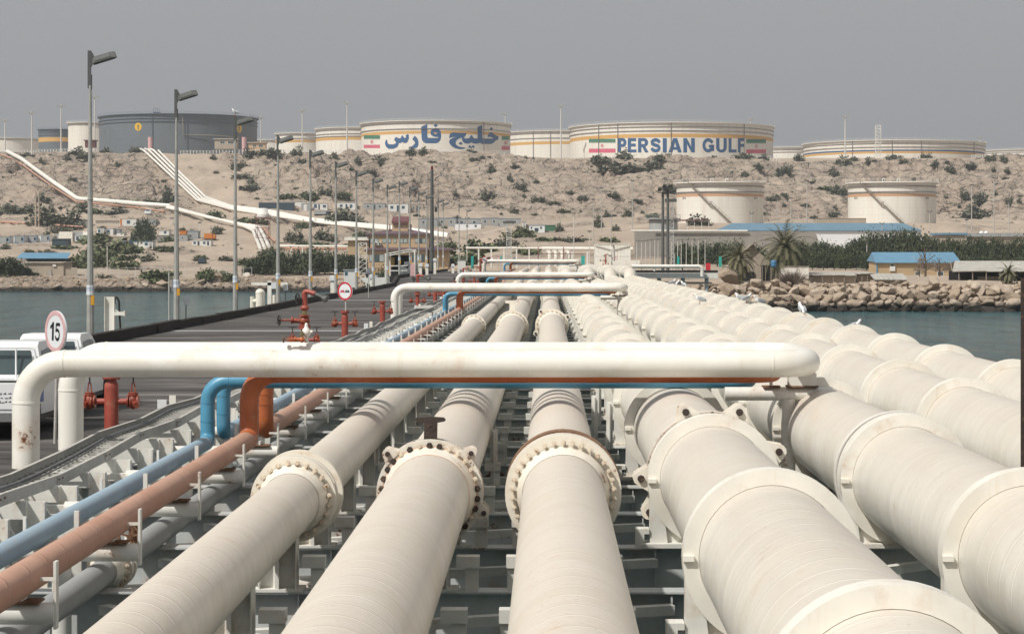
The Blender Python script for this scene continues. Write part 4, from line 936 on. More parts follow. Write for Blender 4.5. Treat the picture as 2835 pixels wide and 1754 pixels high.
# ---- white service posts, boxes and hoses along the kerb
t = thing('hose_post', 'white steel channel post with small arm and hanging hose, beside the first lamp', 'post', (-16.95, 84, DZ - .3))
mb = MB(); mb.bx(-.17, .17, -.02, .02, 0, 1.88); mb.bx(-.19, -.17, -.16, .1, 0, 1.88); mb.bx(.17, .19, -.10, .1, 0, 1.88); mb.build('column', 'loop_white', t)
mb = MB(); mb.bx(.19, .62, -.10, 0, 1.16, 1.30); mb.bx(.56, .60, -.13, .02, 1.13, 1.35); mb.bar((.19, -.05, 1.42), (.36, -.05, 1.28), .03); mb.build('arm', 'loop_white', t)
h_ = MB(); h_.tube(fillet([(.16, .06, 1.6), (.20, .06, 1.98), (.34, .06, 1.7), (.40, .06, .5), (.50, .06, .05)], .12, 6), .04, 10); tag(h_.build('hose', 'black_iron', None, (-16.95, 84, DZ - .3)), 'black rubber hose hanging from the white channel post', 'hose')
def svc_box(x, y, lab, hgt=.8, w=.22):
    t = thing('service_box', lab, 'electrical box', (x, y, zd(y)), 0, 'small electrical boxes on the pier lamps')
    mb = MB(); mb.box((0, 0, hgt + .2), (w, .16, .38)); mb.build('box', 'label_white', t); mb = MB(); mb.cyl((-.02, 0, -.3), (-.02, 0, hgt + .02), .022, 8); mb.build('conduit', 'black_iron', t)
svc_box(-16.25, 97.6, 'white electrical box with a black conduit on the second lamp', .95)
svc_box(-16.2, 134.2, 'white electrical box with a black conduit on the fourth lamp', 1.0, .26)
def white_post(px, Y, H, w, lab):
    t = thing('service_post', lab, 'post', (-17.0 if px < 1000 else (px - VX) / F * Y, Y, zd(Y) - .2), 0, 'white posts along the kerb')
    mb = MB(); mb.box((0, 0, H / 2), (w, .2, H)); mb.build('column', 'loop_white', t)
    mb = MB(); mb.box((0, -.04, H - .22), (w * 1.35, .3, .34)); mb.build('cap_box', 'label_white', t)
white_post(928, 172, 1.8, .4, 'white square post by the fifth lamp left of the no overtaking sign'); white_post(1031, 210, 1.6, .45, 'white square post by the eighth lamp')
for px, Y, H, lab in ((1164, 262, 1.7, 'white post with box right of the pink panel'), (1182, 275, 1.6, 'slim white post between two far lamps'), (1204, 290, 2.3, 'white post with box at the foot of the tall dark mast'), (1254, 300, 1.5, 'white post near the far end of the kerb')):
    white_post(px, Y, H, .35, lab)
t = thing('service_box', 'grey white cabinet at the far end of the kerb between two lamps', 'cabinet', (P(1278, 0, 300).x, 300, zd(300))); mb = MB(); mb.box((0, 0, .9), (1.1, .6, 1.8)); mb.build('body', 'wall_white', t); mb = MB(); mb.box((0, 0, 1.83), (1.25, .7, .06)); mb.build('lid', 'wall_grey', t)
# manifold beyond the kerb
t = thing('hose_station', 'cream valve manifold with pipes and a cross arm just outside the kerb', 'valve station', (-17.7, 137, DZ - .6), 0)
mb = MB(); mb.box((.15, 0, 1.1), (.25, .2, 2.2)); mb.box((.15, 0, 2.0), (2.3, .2, .18)); mb.build('frame', 'loop_white', t)
mb = MB(); mb.cyl((-.45, 0, 0), (-.45, 0, 1.5), .28, 16); mb.ball((-.45, 0, 1.45), (.6, .6, .5), 12); mb.cyl((-.9, 0, .3), (-.2, 0, .5), .17, 12); mb.cyl((-.95, 0, .9), (-.3, 0, .9), .15, 12); mb.cyl((-.95, 0, 0), (-.95, 0, 1.2), .13, 12); mb.cyl((.45, 0, 0), (.45, 0, 1.3), .12, 12); mb.build('valves', 'flange_cream', t)
mb = MB(); mb.box((.45, -.1, 1.9), (.35, .2, .4)); mb.build('box', 'label_white', t)
for y, L, lab in ((40.5, -6.95, 'near'), (62.0, -6.98, 'second'), (86.5, -6.98, 'third'), (118, -6.9, 'fourth'), (146, -6.9, 'fifth')):
    t = thing('junction_plate', lab + ' small white upright plate beside the cable tray', 'plate', (L - .15, y, DZ), 0, 'small white plates beside the cable tray')
    mb = MB(); mb.box((-.1, 0, .2), (.17, .02, .55)); mb.build('plate', 'label_white', t); mb = MB(); mb.box((.09, .05, .24), (.12, .03, .62)); mb.build('back_plate', 'ring_cream', t)

# ---- pickups
def pickup(label, loc, sc=.93, blue=True, grp=None):
    t = thing('pickup_truck', label, 'pickup truck', loc, R(0), grp, sc)       # front towards +Y, length 5.0
    Wd = .85
    def side(poly, x0, x1, mat, name, par, M=None):
        mb = MB(); rot = Matrix(((0, 1, 0, 0), (1, 0, 0, 0), (0, 0, 1, 0), (0, 0, 0, 1))); mb.prism(poly, x0, x1, 0, rot); return mb.build(name, mat, par)
    def arch(cy, r=.44, z0=.45, n=8): return [(cy - r * math.cos(math.pi * k / n), z0 - .06 + r * math.sin(math.pi * k / n)) for k in range(n + 1)]
    low = [(0.02, .50)] + arch(1.05) + arch(4.05) + [(4.95, .45), (5.0, .62), (4.98, .88), (4.85, 1.0), (3.75, 1.08), (0.02, 1.06)]
    b_ = side(low, -Wd, Wd, 'truck_white', 'body', t)
    mb = MB(); mb.bx(-Wd + .12, Wd - .12, .10, 1.72, 1.055, 1.064); mb.build('bed_dark', 'dark_inside', t)  # near-black sheet at rim height, paints the dark hollow of the bed
    cab = [(1.80, 1.04), (1.93, 1.66), (2.10, 1.74), (3.0, 1.74), (3.22, 1.66), (3.88, 1.06)]
    mb = MB(); n = len(cab); vs = []
    for sx in (-1, 1):
        for (y, z) in cab: vs.append((sx * (Wd - .04 - max(0, z - 1.1) * .24), y, z))
    mb.add(vs, [tuple(range(n)), tuple(range(n, 2 * n))] + [(i, (i + 1) % n, n + (i + 1) % n, n + i) for i in range(n)]); cb = mb.build('cab', 'truck_white', t)
    for sx in (-1, 1):
        mb = MB()
        for quad in ([(2.02, 1.12), (2.12, 1.56), (2.72, 1.60), (2.72, 1.12)], [(2.80, 1.12), (2.80, 1.60), (3.12, 1.58), (3.62, 1.12)]):
            mb.add([(sx * (Wd - .04 - max(0, z - 1.1) * .24 + .008), y, z) for y, z in quad], [(0, 1, 2, 3)])
        mb.build('side_window', 'window_glass', cb)
        mb = MB(); mb.box((sx * (Wd + .12), 3.45, 1.2), (.18, .1, .2)); mb.build('mirror', 'black_iron', t)
        mb = MB(); mb.box((sx * (Wd - .07), -.005, .82), (.12, .05, .34)); mb.build('tail_light', 'tail_red', t)
        for cy in (1.05, 4.05):
            mb = MB(); rot = Matrix.Translation((sx * (Wd - .12), cy, .36)) @ Matrix.Rotation(R(90), 4, 'Y')
            mb.lathe([(.17, -.12), (.33, -.12), (.365, -.08), (.365, .08), (.33, .12), (.17, .12)], rot, 28); wz = mb.build('tyre', 'tyre', t)
            mb = MB(); mb.lathe([(0, -.09), (.2, -.1), (.2, .1), (0, .09)], rot, 20); mb.build('rim', 'galv', wz)
    def rearq(y0, z0, y1, z1, hw, off=.01): 
        return [(-hw, y0 - off, z0), (hw, y0 - off, z0), (hw - (z1 - z0) * .2, y1 - off, z1), (-hw + (z1 - z0) * .2, y1 - off, z1)]
    mb = MB(); mb.add(rearq(1.82, 1.12, 1.905, 1.58, .64), [(0, 1, 2, 3)]); mb.build('rear_window', 'window_glass', cb)
    mb = MB(); mb.add([(-.72, 3.80, 1.13), (.72, 3.80, 1.13), (.60, 3.28, 1.62), (-.60, 3.28, 1.62)], [(0, 1, 2, 3)]); mb.build('windscreen', 'window_glass', cb)
    mb = MB(); mb.bx(-.84, .84, .0, .03, .58, 1.05); mb.box((0, -.012, .94), (.22, .02, .05)); tgt = mb.build('tailgate', 'truck_white', t)
    rs = random.Random(2)
    mb = MB()
    for row in range(3):
        x = .62
        while x > -.1:
            w2 = rs.uniform(.02, .07); mb.box((x, -.004, .86 - row * .075 + rs.uniform(-.008, .008)), (w2, .003, .012)); 
            if rs.random() < .6: mb.box((x + .01, -.004, .875 - row * .075), (.012, .003, .012 + rs.uniform(0, .02)))
            x -= w2 + rs.uniform(.01, .03)
    mb.build('lettering', 'sign_black', tgt)
    mb = MB(); mb.bx(-.86, .86, -.14, -.02, .36, .52); mb.build('rear_bumper', 'chrome', t); mb = MB(); mb.bx(-.84, .84, 4.96, 5.08, .36, .56); mb.build('front_bumper', 'black_iron', t)
    mb = MB()
    for x in (-.30, .30): mb.cyl((x, 1.76, 1.06), (x, 1.76, 1.62), .018, 8)
    mb.tube(fillet([(-.74, 1.76, 1.06), (-.64, 1.76, 1.64), (.64, 1.76, 1.64), (.74, 1.76, 1.06)], .1, 6), .024, 10); mb.build('roll_bar', 'truck_white', t)
    if blue:
        mb = MB(); mb.bx(Wd, Wd + .008, .95, 1.65, .62, .98); mb.build('door_sticker', 'sticker_blue', t)
    mb = MB(); mb.bx(-Wd + .02, Wd - .02, .3, 4.8, .28, .46); mb.build('chassis', 'black_iron', t)
    return t
pickup('near white pickup truck with roll bar, parked behind the nearest white loop', (-9.75, 37.0, DZ))
pickup('second white pickup truck parked just ahead of the near one, partly hidden', (-10.1, 42.3, DZ), .90, False)

# ---- gulls
bd = MB(); MT = Matrix.Translation((0, 0, .20)) @ Matrix.Rotation(R(-22), 4, 'Y')
bd.ball((0, 0, 0), (.34, .16, .17), 14, 0, MT); bd.ball((-.17, 0, .005), (.20, .08, .05), 10, 0, MT); bd.cyl(MT @ Vector((.11, 0, .02)), (.155, 0, .325), .055, 10, r2=.04); bd.ball((.165, 0, .345), (.105, .085, .085), 10)
GB = bd.mesh('body', 'gull_white')
wg = MB()
for s2 in (-1, 1): wg.ball((-.06, s2 * .072, .03), (.34, .04, .13), 12, 0, MT)
GW = wg.mesh('wings', 'gull_grey')
gk = MB(); gk.cyl((.21, 0, .34), (.275, 0, .325), .014, 6, r2=.003)
GK = gk.mesh('beak', 'beak'); gl_ = MB()
for s2 in (-1, 1): gl_.cyl((.01, s2 * .03, 0), (0, s2 * .03, .15), .008, 5); gl_.box((.02, s2 * .03, .004), (.05, .035, .008))
GL = gl_.mesh('legs', 'beak')
def gull(loc, rz, lab, sc=1.0):
    t = thing('gull', lab, 'gull', loc, R(rz), 'gulls resting about the pier', sc); mk('body', GB, t); mk('wings', GW, t); mk('beak', GK, t); mk('legs', GL, t)
def on_pipe(px, k, Y, dx=0):
    L = SPEC[k][1]; return (L + dx, Y, CZ - 2.7 + math.sqrt(max(0, .65 ** 2 - dx ** 2)) - .01)
gull((-16.62, 18.33 * 6.3, DZ + 10.63), 160, 'white gull perched on top of the third street lamp')
gull(on_pipe(0, 6, 74.5, .1), 100, 'grey winged gull standing alone on the rightmost ringed pipe', 1.3)
gull(on_pipe(0, 6, 64.0, .45), 20, 'gull sitting low behind the rightmost pipe, left of a near pair'); gull(on_pipe(0, 6, 62.8, .5), 200, 'gull sitting low behind the rightmost pipe, right of a near pair')
gull(on_pipe(0, 5, 92.5, -.05), 170, 'gull on the ringed pipe second from the right, near the dark seam', 1.2)
for q, (y, dx, rz, lb) in enumerate(((96, -.1, 150, 'left'), (94.6, .05, 20, 'middle'), (90.5, .2, 200, 'right'))): gull(on_pipe(0, 6, y, dx), rz, lb + ' gull of the three together on the rightmost pipe', 1.2)
for q, (y, dx) in enumerate(((150, 0), (147, .2), (139, .1))): gull(on_pipe(0, 6, y, dx), 60 * q, ['first', 'second', 'third'][q] + ' gull far down the rightmost pipe', 1.3)
# ================================================================ STORAGE TANKS
def cyl_pt(px, py, cx, Y, Rr):
    """point where the ray of photo pixel (px, py) meets the near side of a tank wall"""
    dx, dz = (px - VX) / F, -(py - VY) / F
    a = dx * dx + 1; b_ = -2 * (dx * cx + Y); c_ = cx * cx + Y * Y - Rr * Rr; D = b_ * b_ - 4 * a * c_
    if D < 0: D = 0
    t = (-b_ - math.sqrt(D)) / (2 * a); return Vector((dx * t, t, CZ + dz * t))
def curved(name, mat, parent, vs, fs, cx, Y, Rr, cuts=None, origin=(0, 0, 0)):
    """flat artwork in photo pixels laid on the tank wall, split finely so that it follows the curve"""
    bm = bmesh.new(); bv = [bm.verts.new((x, y, 0)) for x, y in vs]
    for f in fs:
        try: bm.faces.new([bv[i] for i in f])
        except ValueError: pass
    xs = [v[0] for v in vs]
    for x in np.arange(min(xs) + 3, max(xs), 5.0):
        bmesh.ops.bisect_plane(bm, geom=bm.verts[:] + bm.edges[:] + bm.faces[:], plane_co=(x, 0, 0), plane_no=(1, 0, 0))
    for v in bm.verts: v.co = cyl_pt(v.co.x, v.co.y, cx, Y, Rr) - Vector(origin)
    me = bpy.data.meshes.new(name); bm.to_mesh(me); bm.free(); me.materials.append(MATS[mat]); return mk(name, me, parent)
def tank(label, x0, x1, ytop, ybase, Y, mats=('tank_white', 'tank_rim', 'tank_line'), bands=(), lines=(.06, .13, .2), pipes=(), deep=8, rail=True, roof=0, grp='large storage tanks'):
    """bands: (top px, bottom px, material) at the tank centre line"""
    rad = (x1 - x0) / 2 / F * Y; cx = ((x0 + x1) / 2 - VX) / F * Y; Yn = Y - rad
    zt = CZ + (VY - ytop) / F * Yn; zb = CZ + (VY - ybase) / F * Yn - deep; H = zt - zb
    t = thing('storage_tank', label, 'tank', (cx, Y, zb), 0, grp)
    n = 128
    mb = MB(); mb.lathe([(rad, 0), (rad, H)], None, n); mb.lathe([(rad - .3, H), (rad - .3, H - 2.5), (0, H - 2.5 + roof * 3)], None, n); mb.build('shell', mats[0], t)
    mb = MB(); mb.ring((0, 0, H - .1), (0, 0, 1), rad + .02, rad + 1.0, .35, n); mb.ring((0, 0, H + .02), (0, 0, 1), rad - .35, rad + .12, .25, n); mb.build('rim', mats[1], t)
    Hv = H - deep
    mb = MB()
    for l in lines: mb.ring((0, 0, H - l * Hv), (0, 0, 1), rad + .01, rad + .45, .22, n)
    if lines: mb.build('wind_girder', mats[2], t)
    for a, b2, m_ in bands:
        z1 = CZ + (VY - a) / F * Yn - zb; z2 = CZ + (VY - b2) / F * Yn - zb
        mb = MB(); mb.lathe([(rad + .04, z2), (rad + .04, z1)], None, n); mb.build('painted_band', m_, t)
    if rail:
        mb = MB(); k = int(rad * 1.1)
        for i in range(k):
            a = 2 * math.pi * i / k; mb.bar((math.cos(a) * (rad + .9), math.sin(a) * (rad + .9), H), (math.cos(a) * (rad + .9), math.sin(a) * (rad + .9), H + 1.1), .07)
        mb.ring((0, 0, H + 1.1), (0, 0, 1), rad + .86, rad + .94, .07, n); mb.ring((0, 0, H + .6), (0, 0, 1), rad + .87, rad + .93, .05, n); mb.build('railing', mats[1], t)
    for px_ in pipes:
        p = cyl_pt(px_, ytop + 3, cx, Y, rad + .35); mb = MB(); mb.cyl((p.x - cx, p.y - Y, 0), (p.x - cx, p.y - Y, H), .16, 8); mb.build('riser', 'tank_line' if mats[0] != 'tank_grey' else 'tank_greyrim', t)
    return t, cx, Y, rad, zb
GREY = ('tank_grey', 'tank_greyrim', 'tank_greyrim')
T = {}
T['g'] = tank('huge dark grey tank with yellow round badge behind the first lamps', 279, 710, 314, 405, 1190, GREY, (), (.14, .24), (422, 518))
tank('small blue grey tank with a yellow band far left', 108, 225, 357, 392, 1420, GREY, ((380, 392, 'ochre'),), (.25, .45), ())
tank('plain white tank between the blue grey tank and the huge dark one', 190, 312, 338, 398, 1300, lines=(.1,))
tank('low white tank strip at the far left edge of the ridge', -60, 111, 381, 392, 1720, lines=(.4,))
tank('distant low white tank just right of the huge dark tank', 680, 815, 387, 400, 1780, lines=(.3,))
tank('white tank with an ochre band, leftmost of the three overlapping tanks', 763, 905, 368, 404, 1600, bands=((387, 394, 'ochre'),), lines=(.15, .4))
tank('white tank with an ochre band and stair, middle of the three overlapping tanks', 875, 1120, 352, 410, 1420, bands=((379, 387, 'ochre'),), lines=(.12, .3, .42))
T['a'] = tank('white tank bearing large blue Persian lettering', 1001, 1413, 333, 418, 1190, bands=((362, 370, 'ochre'),), lines=(.09, .27), pipes=(1340,))
tank('white tank with an ochre band between the two lettered tanks', 1400, 1720, 361, 425, 1420, bands=((391, 399, 'ochre'),), lines=(.11, .32), pipes=(1476, 1524))
T['p'] = tank('white tank bearing the words PERSIAN GULF in large blue capitals', 1578, 2139, 338, 431, 1180, bands=((370, 380, 'ochre'),), lines=(.13, .25), pipes=(1657, 1710, 1858, 2061))
tank('low white tank just right of the PERSIAN GULF tank', 2100, 2290, 407, 434, 1560, lines=(.25, .5))
tank('very wide low white tank with blue and ochre bands on the right', 2225, 2722, 387, 447, 1300, bands=((414, 418, 'letter_blue'), (418.5, 424, 'ochre')), lines=(.15, .32), pipes=(2360, 2470, 2551, 2697))
tank('low white tank with a blue band at the far right edge', 2700, 3050, 412, 450, 1650, bands=((436, 440, 'letter_blue'),), lines=(.2, .5))
for lab, x0, x1, cxp in (('left of the two middle distance white tanks with a zigzag stair', 1873, 2113, 1), ('right of the two middle distance white tanks with a zigzag stair', 2348.5, 2590, 2)):
    t, cx, Y, rad, zb = tank(lab, x0, x1, 503, 617, 750, bands=((536, 543, 'tank_orange'),), lines=(.1, .24), deep=2, roof=.7, grp='pair of mid distance tanks')
    H = CZ + (VY - 503) / F * (Y - rad) - zb
    mb = MB(); pts = [(x0 + 32, 504), (x0 + 92, 566), (x0 + 98, 566), (x0 + 155, 620)]
    for off, w_ in ((.6, .5), (1.0, .12)):
        for i in range(3):
            q = [cyl_pt(pts[i][0] + (pts[i + 1][0] - pts[i][0]) * k / 6, pts[i][1] + (pts[i + 1][1] - pts[i][1]) * k / 6, cx, Y, rad + off) - Vector((cx, Y, zb)) for k in range(7)]
            for k in range(6):
                mb.bar(q[k], q[k + 1], w_ * .6, .34)
                if off > .9: mb.bar(q[k], q[k] + Vector((0, 0, 1.0)), .07); mb.bar(q[k] + Vector((0, 0, 1.0)), q[k + 1] + Vector((0, 0, 1.0)), .07)
    mb.build('stair', 'wood_grey', t)
    for px_ in (x0 + 98, x0 + 139):
        c_ = P(px_, 499, Y - 6) - Vector((cx, Y, zb)); mb = MB(); mb.tube(fillet([c_ + Vector((-.45, 0, -2)), c_ + Vector((-.45, 0, .6)), c_ + Vector((.45, 0, .6)), c_ + Vector((.45, 0, -.1))], .42, 6), .16, 10); mb.build('roof_vent', 'tank_rim', t)
    for px_, s in ((x0 + 17, 'D'), (x0 + 215, 'D')):
        v_, f_ = fit_text('D1', px_, px_ + 8, 0, 5.5, .02); curved('lettering', 'sign_black', t, [(x, 551 - y) for x, y in v_], f_, cx, Y, rad + .06, origin=(cx, Y, zb))
tank('small bluish grey tank left of the middle distance white tanks', 1797, 1876, 604, 645, 690, ('wall_grey', 'wall_grey', 'tank_line'), (), (.2,), (), 2, grp='pair of mid distance tanks')

def org(T_): return (T_[1], T_[2], T_[4])
# ---- lettering and flags on the tanks
t, cx, Y, rad, zb = T['p']; o_ = (cx, Y, zb)
def zc(x, y): return (1620 + x / 4.792, 360 + y / 4.792)
for ch, a, b2 in (('P', 437, 548), ('E', 565, 680), ('R', 702, 842), ('S', 858, 1008), ('I', 1030, 1083), ('A', 1105, 1282), ('N', 1303, 1455), ('G', 1555, 1710), ('U', 1738, 1878), ('L', 1903, 2008), ('F', 2027, 2116)):
    (x0, y0), (x1, y1) = zc(a, 108), zc(b2, 298); v_, f_ = GLYPH[ch]
    curved('letter', 'letter_blue', t, [(x0 + (x1 - x0) * x, y1 + (y0 - y1) * z) for x, z in v_], f_, cx, Y, rad + .07, origin=o_)
def flag(t, x0, x1, g0, g1, r0, r1, cx, Y, rad, o_):
    for a, b2, m_ in ((g0, g1, 'flag_green'), (r0, r1, 'flag_red')):
        curved('flag_stripe', m_, t, [(x0, a), (x1, a), (x1, b2), (x0, b2)], [(0, 1, 2, 3)], cx, Y, rad + .07, origin=o_)
        e = .9; yy = b2 + 1.2 if m_ == 'flag_green' else a - 1.2
        curved('flag_fringe', m_, t, [(x0, yy), (x1, yy), (x1, yy + e * .6), (x0, yy + e * .6)], [(0, 1, 2, 3)], cx, Y, rad + .07, origin=o_)
    mx, my = (x0 + x1) / 2, (g1 + r0) / 2; vs, fs = [], []
    def arc(cx_, cy_, rx, ry, a0, a1, w_):
        k0 = len(vs)
        for i in range(9):
            a = R(a0 + (a1 - a0) * i / 8); vs.append((cx_ + rx * math.cos(a), cy_ + ry * math.sin(a))); vs.append((cx_ + (rx - w_) * math.cos(a), cy_ + (ry - w_) * math.sin(a)))
        for i in range(8): fs.append((k0 + 2 * i, k0 + 2 * i + 2, k0 + 2 * i + 3, k0 + 2 * i + 1))
    arc(mx, my, 4.2, 4.4, 100, 260, .8); arc(mx, my, 4.2, 4.4, -80, 80, .8); arc(mx, my, 2.0, 4.2, 100, 260, .7); arc(mx, my, 2.0, 4.2, -80, 80, .7)
    k0 = len(vs); vs.extend([(mx - .4, my - 4.6), (mx + .4, my - 4.6), (mx + .4, my + 4.8), (mx - .4, my + 4.8)]); fs.append((k0, k0 + 1, k0 + 2, k0 + 3))
    curved('flag_emblem', 'flag_red', t, vs, fs, cx, Y, rad + .07, origin=o_)
flag(t, *[zc(50, 0)[0], zc(402, 0)[0]], zc(0, 118)[1], zc(0, 163)[1], zc(0, 252)[1], zc(0, 300)[1], cx, Y, rad, o_)
flag(t, *[zc(2138, 0)[0], zc(2400, 0)[0]], zc(0, 122)[1], zc(0, 172)[1], zc(0, 260)[1], zc(0, 308)[1], cx, Y, rad, o_)
t, cx, Y, rad, zb = T['a']; o_ = (cx, Y, zb)
flag(t, 1007, 1052, 374.5, 384, 402, 410, cx, Y, rad, o_); flag(t, 1389, 1411, 377, 387, 405, 415, cx, Y, rad, o_)
SC_ = 6.983
AR = {
 'seen': [(140,395),(151,402),(162,468),(188,484),(270,490),(318,466),(327,450),(285,395),(325,338),(360,365),(412,372),(430,325),(450,315),(470,345),(492,366),(516,350),(508,320),(553,283),(570,310),(572,370),(548,440),(510,465),(470,456),(440,440),(410,466),(375,460),(370,502),(340,545),(270,574),(175,572),(128,528),(110,462),(120,420)],
 'reh': [(640,385),(685,320),(732,362),(757,430),(757,500),(730,552),(640,572),(560,552),(640,520),(690,470),(690,445)],
 'jeem': [(1352,358),(1355,320),(1375,275),(1430,253),(1500,262),(1686,266),(1662,330),(1632,352),(1660,376),(1742,366),(1765,322),(1787,308),(1810,340),(1830,373),(1902,373),(1900,150),(1991,114),(1993,358),(2010,376),(2170,376),(2207,366),(2180,352),(2130,341),(2100,350),(2094,315),(2130,263),(2170,256),(2210,280),(2260,320),(2310,330),(2297,400),(2260,408),(2200,466),(2150,481),(1985,479),(1945,455),(1900,473),(1820,471),(1785,446),(1730,471),(1660,466),(1620,440),(1600,396),(1600,362),(1572,362),(1535,378),(1490,412),(1473,460),(1490,500),(1540,530),(1600,544),(1672,549),(1640,572),(1560,580),(1470,562),(1400,522),(1360,472),(1350,430),(1370,392),(1420,364),(1505,346),(1400,346),(1375,364)]}
FEH = [(812,145),(928,96),(930,340),(950,363),(1140,365),(1140,346),(1060,340),(1000,302),(990,260),(1005,210),(1040,182),(1095,168),(1150,193),(1190,240),(1197,330),(1182,400),(1140,450),(1090,466),(900,466),(850,440),(825,400),(815,300)]
HOLE = [(1048,268),(1060,258),(1085,254),(1112,262),(1124,275),(1112,286),(1088,288),(1060,280)]
def az(p): return (1050 + p[0] / SC_, 330 + p[1] / SC_)
for k, pl in AR.items():
    tri = tessellate_polygon([[Vector((x, y, 0)) for x, y in pl]]); curved('letter', 'letter_blue', t, [az(p) for p in pl], [tuple(q) for q in tri], cx, Y, rad + .07, origin=o_)
tri = tessellate_polygon([[Vector((x, y, 0)) for x, y in FEH], [Vector((x, y, 0)) for x, y in HOLE]]); curved('letter', 'letter_blue', t, [az(p) for p in FEH + HOLE], [tuple(q) for q in tri], cx, Y, rad + .07, origin=o_)
for mx, my, w_, h_ in ((1090, 123, 42, 31), (1572, 468, 41, 31), (1752, 529, 35, 27), (1815, 529, 35, 29), (2168, 186, 33, 33)):
    curved('letter_dot', 'letter_blue', t, [az(p) for p in ((mx, my - h_), (mx + w_, my), (mx, my + h_), (mx - w_, my))], [(0, 1, 2, 3)], cx, Y, rad + .07, origin=o_)
t, cx, Y, rad, zb = T['g']; o_ = (cx, Y, zb)
for px_, py_, rx in ((382.5, 351, 9.7), (663, 356.5, 6.5)):
    vs = [(px_ + rx * math.cos(a), py_ + 11.4 * math.sin(a)) for a in np.linspace(0, 2 * math.pi, 33)[:-1]]
    curved('badge', 'yellow', t, vs, [tuple(range(32))], cx, Y, rad + .08, origin=o_)
    vs = [(px_ - rx * .28, py_ - 1.5), (px_, py_ - 7), (px_ + rx * .28, py_ - 1.5), (px_ - rx * .35, py_ + .5), (px_ + rx * .35, py_ + .5), (px_ + rx * .35, py_ + 2), (px_ - rx * .35, py_ + 2), (px_ - rx * .15, py_ + 4), (px_ + rx * .15, py_ + 4), (px_ + rx * .15, py_ + 7), (px_ - rx * .15, py_ + 7)]
    curved('badge_mark', 'navy', t, vs, [(0, 1, 2), (3, 4, 5, 6), (7, 8, 9, 10)], cx, Y, rad + .14, origin=o_)
# yellowish foam pipe run down and along the dark tank
mb = MB(); q = [cyl_pt(x, y, cx, Y, rad + .8) - Vector(o_) for x, y in [(506, 325), (506, 372), (540, 373), (570, 374), (600, 375), (635, 378), (670, 380), (700, 383)]]
mb.tube(q, .18, 8); mb.build('foam_pipe', 'wall_beige', t)
mb = MB(); c_ = cyl_pt(433, 316, cx, Y, rad) - Vector(o_); mb.box((c_.x, c_.y + 1, c_.z + .9), (3.5, 2.5, .3))
for dx in (-1.6, -.5, .6, 1.6): mb.bar((c_.x + dx, c_.y, c_.z), (c_.x + dx, c_.y, c_.z + 3.4), .13)
mb.bar((c_.x - 1.6, c_.y, c_.z + 3.3), (c_.x + 1.6, c_.y, c_.z + 2.2), .12); mb.build('gauge_platform', 'tank_greyrim', t)

# ---- light masts on the plateau
def mast(px, ytop, Y, lab, r=.45, mat='light_pole', grp='light masts among the tanks', ybase=None):
    top = P(px, ytop, Y); z0 = gz(top.x, Y); t = thing('light_mast', lab, 'mast', (top.x, Y, z0), 0, grp); H = top.z - z0
    mb = MB(); mb.cyl((0, 0, 0), (0, 0, H), r, 8, r2=r * .6); mb.build('pole', mat, t)
    mb = MB(); mb.box((0, 0, H - .3), (4.0 * r / .45, .5, .3)); 
    for dx in (-1.6, -.6, .6, 1.6): mb.box((dx * r / .45, -.3, H - 1.0), (.8 * r / .45, .5, .8))
    mb.build('lights', 'wall_grey', t)
for px, yt, Y, lab in ((14, 330, 1120, 'leftmost thin light mast on the ridge'), (88, 309, 1150, 'second thin light mast from the left on the ridge'), (169, 289, 1130, 'third light mast from the left, in front of the blue grey tank'),
                   (262, 265, 1120, 'tall light mast just right of the first street lamp'), (722, 322, 1250, 'light mast at the right side of the huge dark tank'), (837, 303, 1180, 'light mast left of the overlapping tanks'),
                   (961, 281, 1125, 'tall light mast in front of the three overlapping tanks'), (1399, 312, 1290, 'mast peeking over the right end of the Persian lettered tank'), (1553, 290, 1140, 'tall mast just left of the PERSIAN GULF tank'),
                   (2340, 319, 1135, 'tall mast before the wide low tank on the right'), (2078, 327, 1300, 'short mast over the PERSIAN GULF tank'), (2713, 378, 1360, 'short mast at the right end of the wide low tank')):
    mast(px, yt, Y, lab)
def lattice(px, ytop, ybase, Y, w_, lab, mat='steel_white', name='lattice_tower', th=.12, steps=10, z0=None):
    b0 = P(px, ybase, Y); tp = P(px, ytop, Y); H = tp.z - b0.z; t = thing(name, lab, 'tower', b0); mb = MB()
    for i in (-1, 1):
        for j in (-1, 1): mb.bar((i * w_ / 2, j * w_ / 2, 0), (i * w_ / 2, j * w_ / 2, H), th)
    mb.build('legs', mat, t); mb = MB()
    for k in range(steps + 1):
        z = H * k / steps; z2 = H * min(k + 1, steps) / steps
        for j in (-1, 1):
            mb.bar((-w_ / 2, j * w_ / 2, z), (w_ / 2, j * w_ / 2, z), th * .7); mb.bar((j * w_ / 2, -w_ / 2, z), (j * w_ / 2, w_ / 2, z), th * .7)
            mb.bar((-w_ / 2, j * w_ / 2, z), (w_ / 2, j * w_ / 2, z2), th * .6)
    mb.build('bracing', mat, t); return t, H
lattice(2431, 347, 432, 1130, 2.6, 'thin white scaffold tower before the wide low tank', th=.22, steps=9)
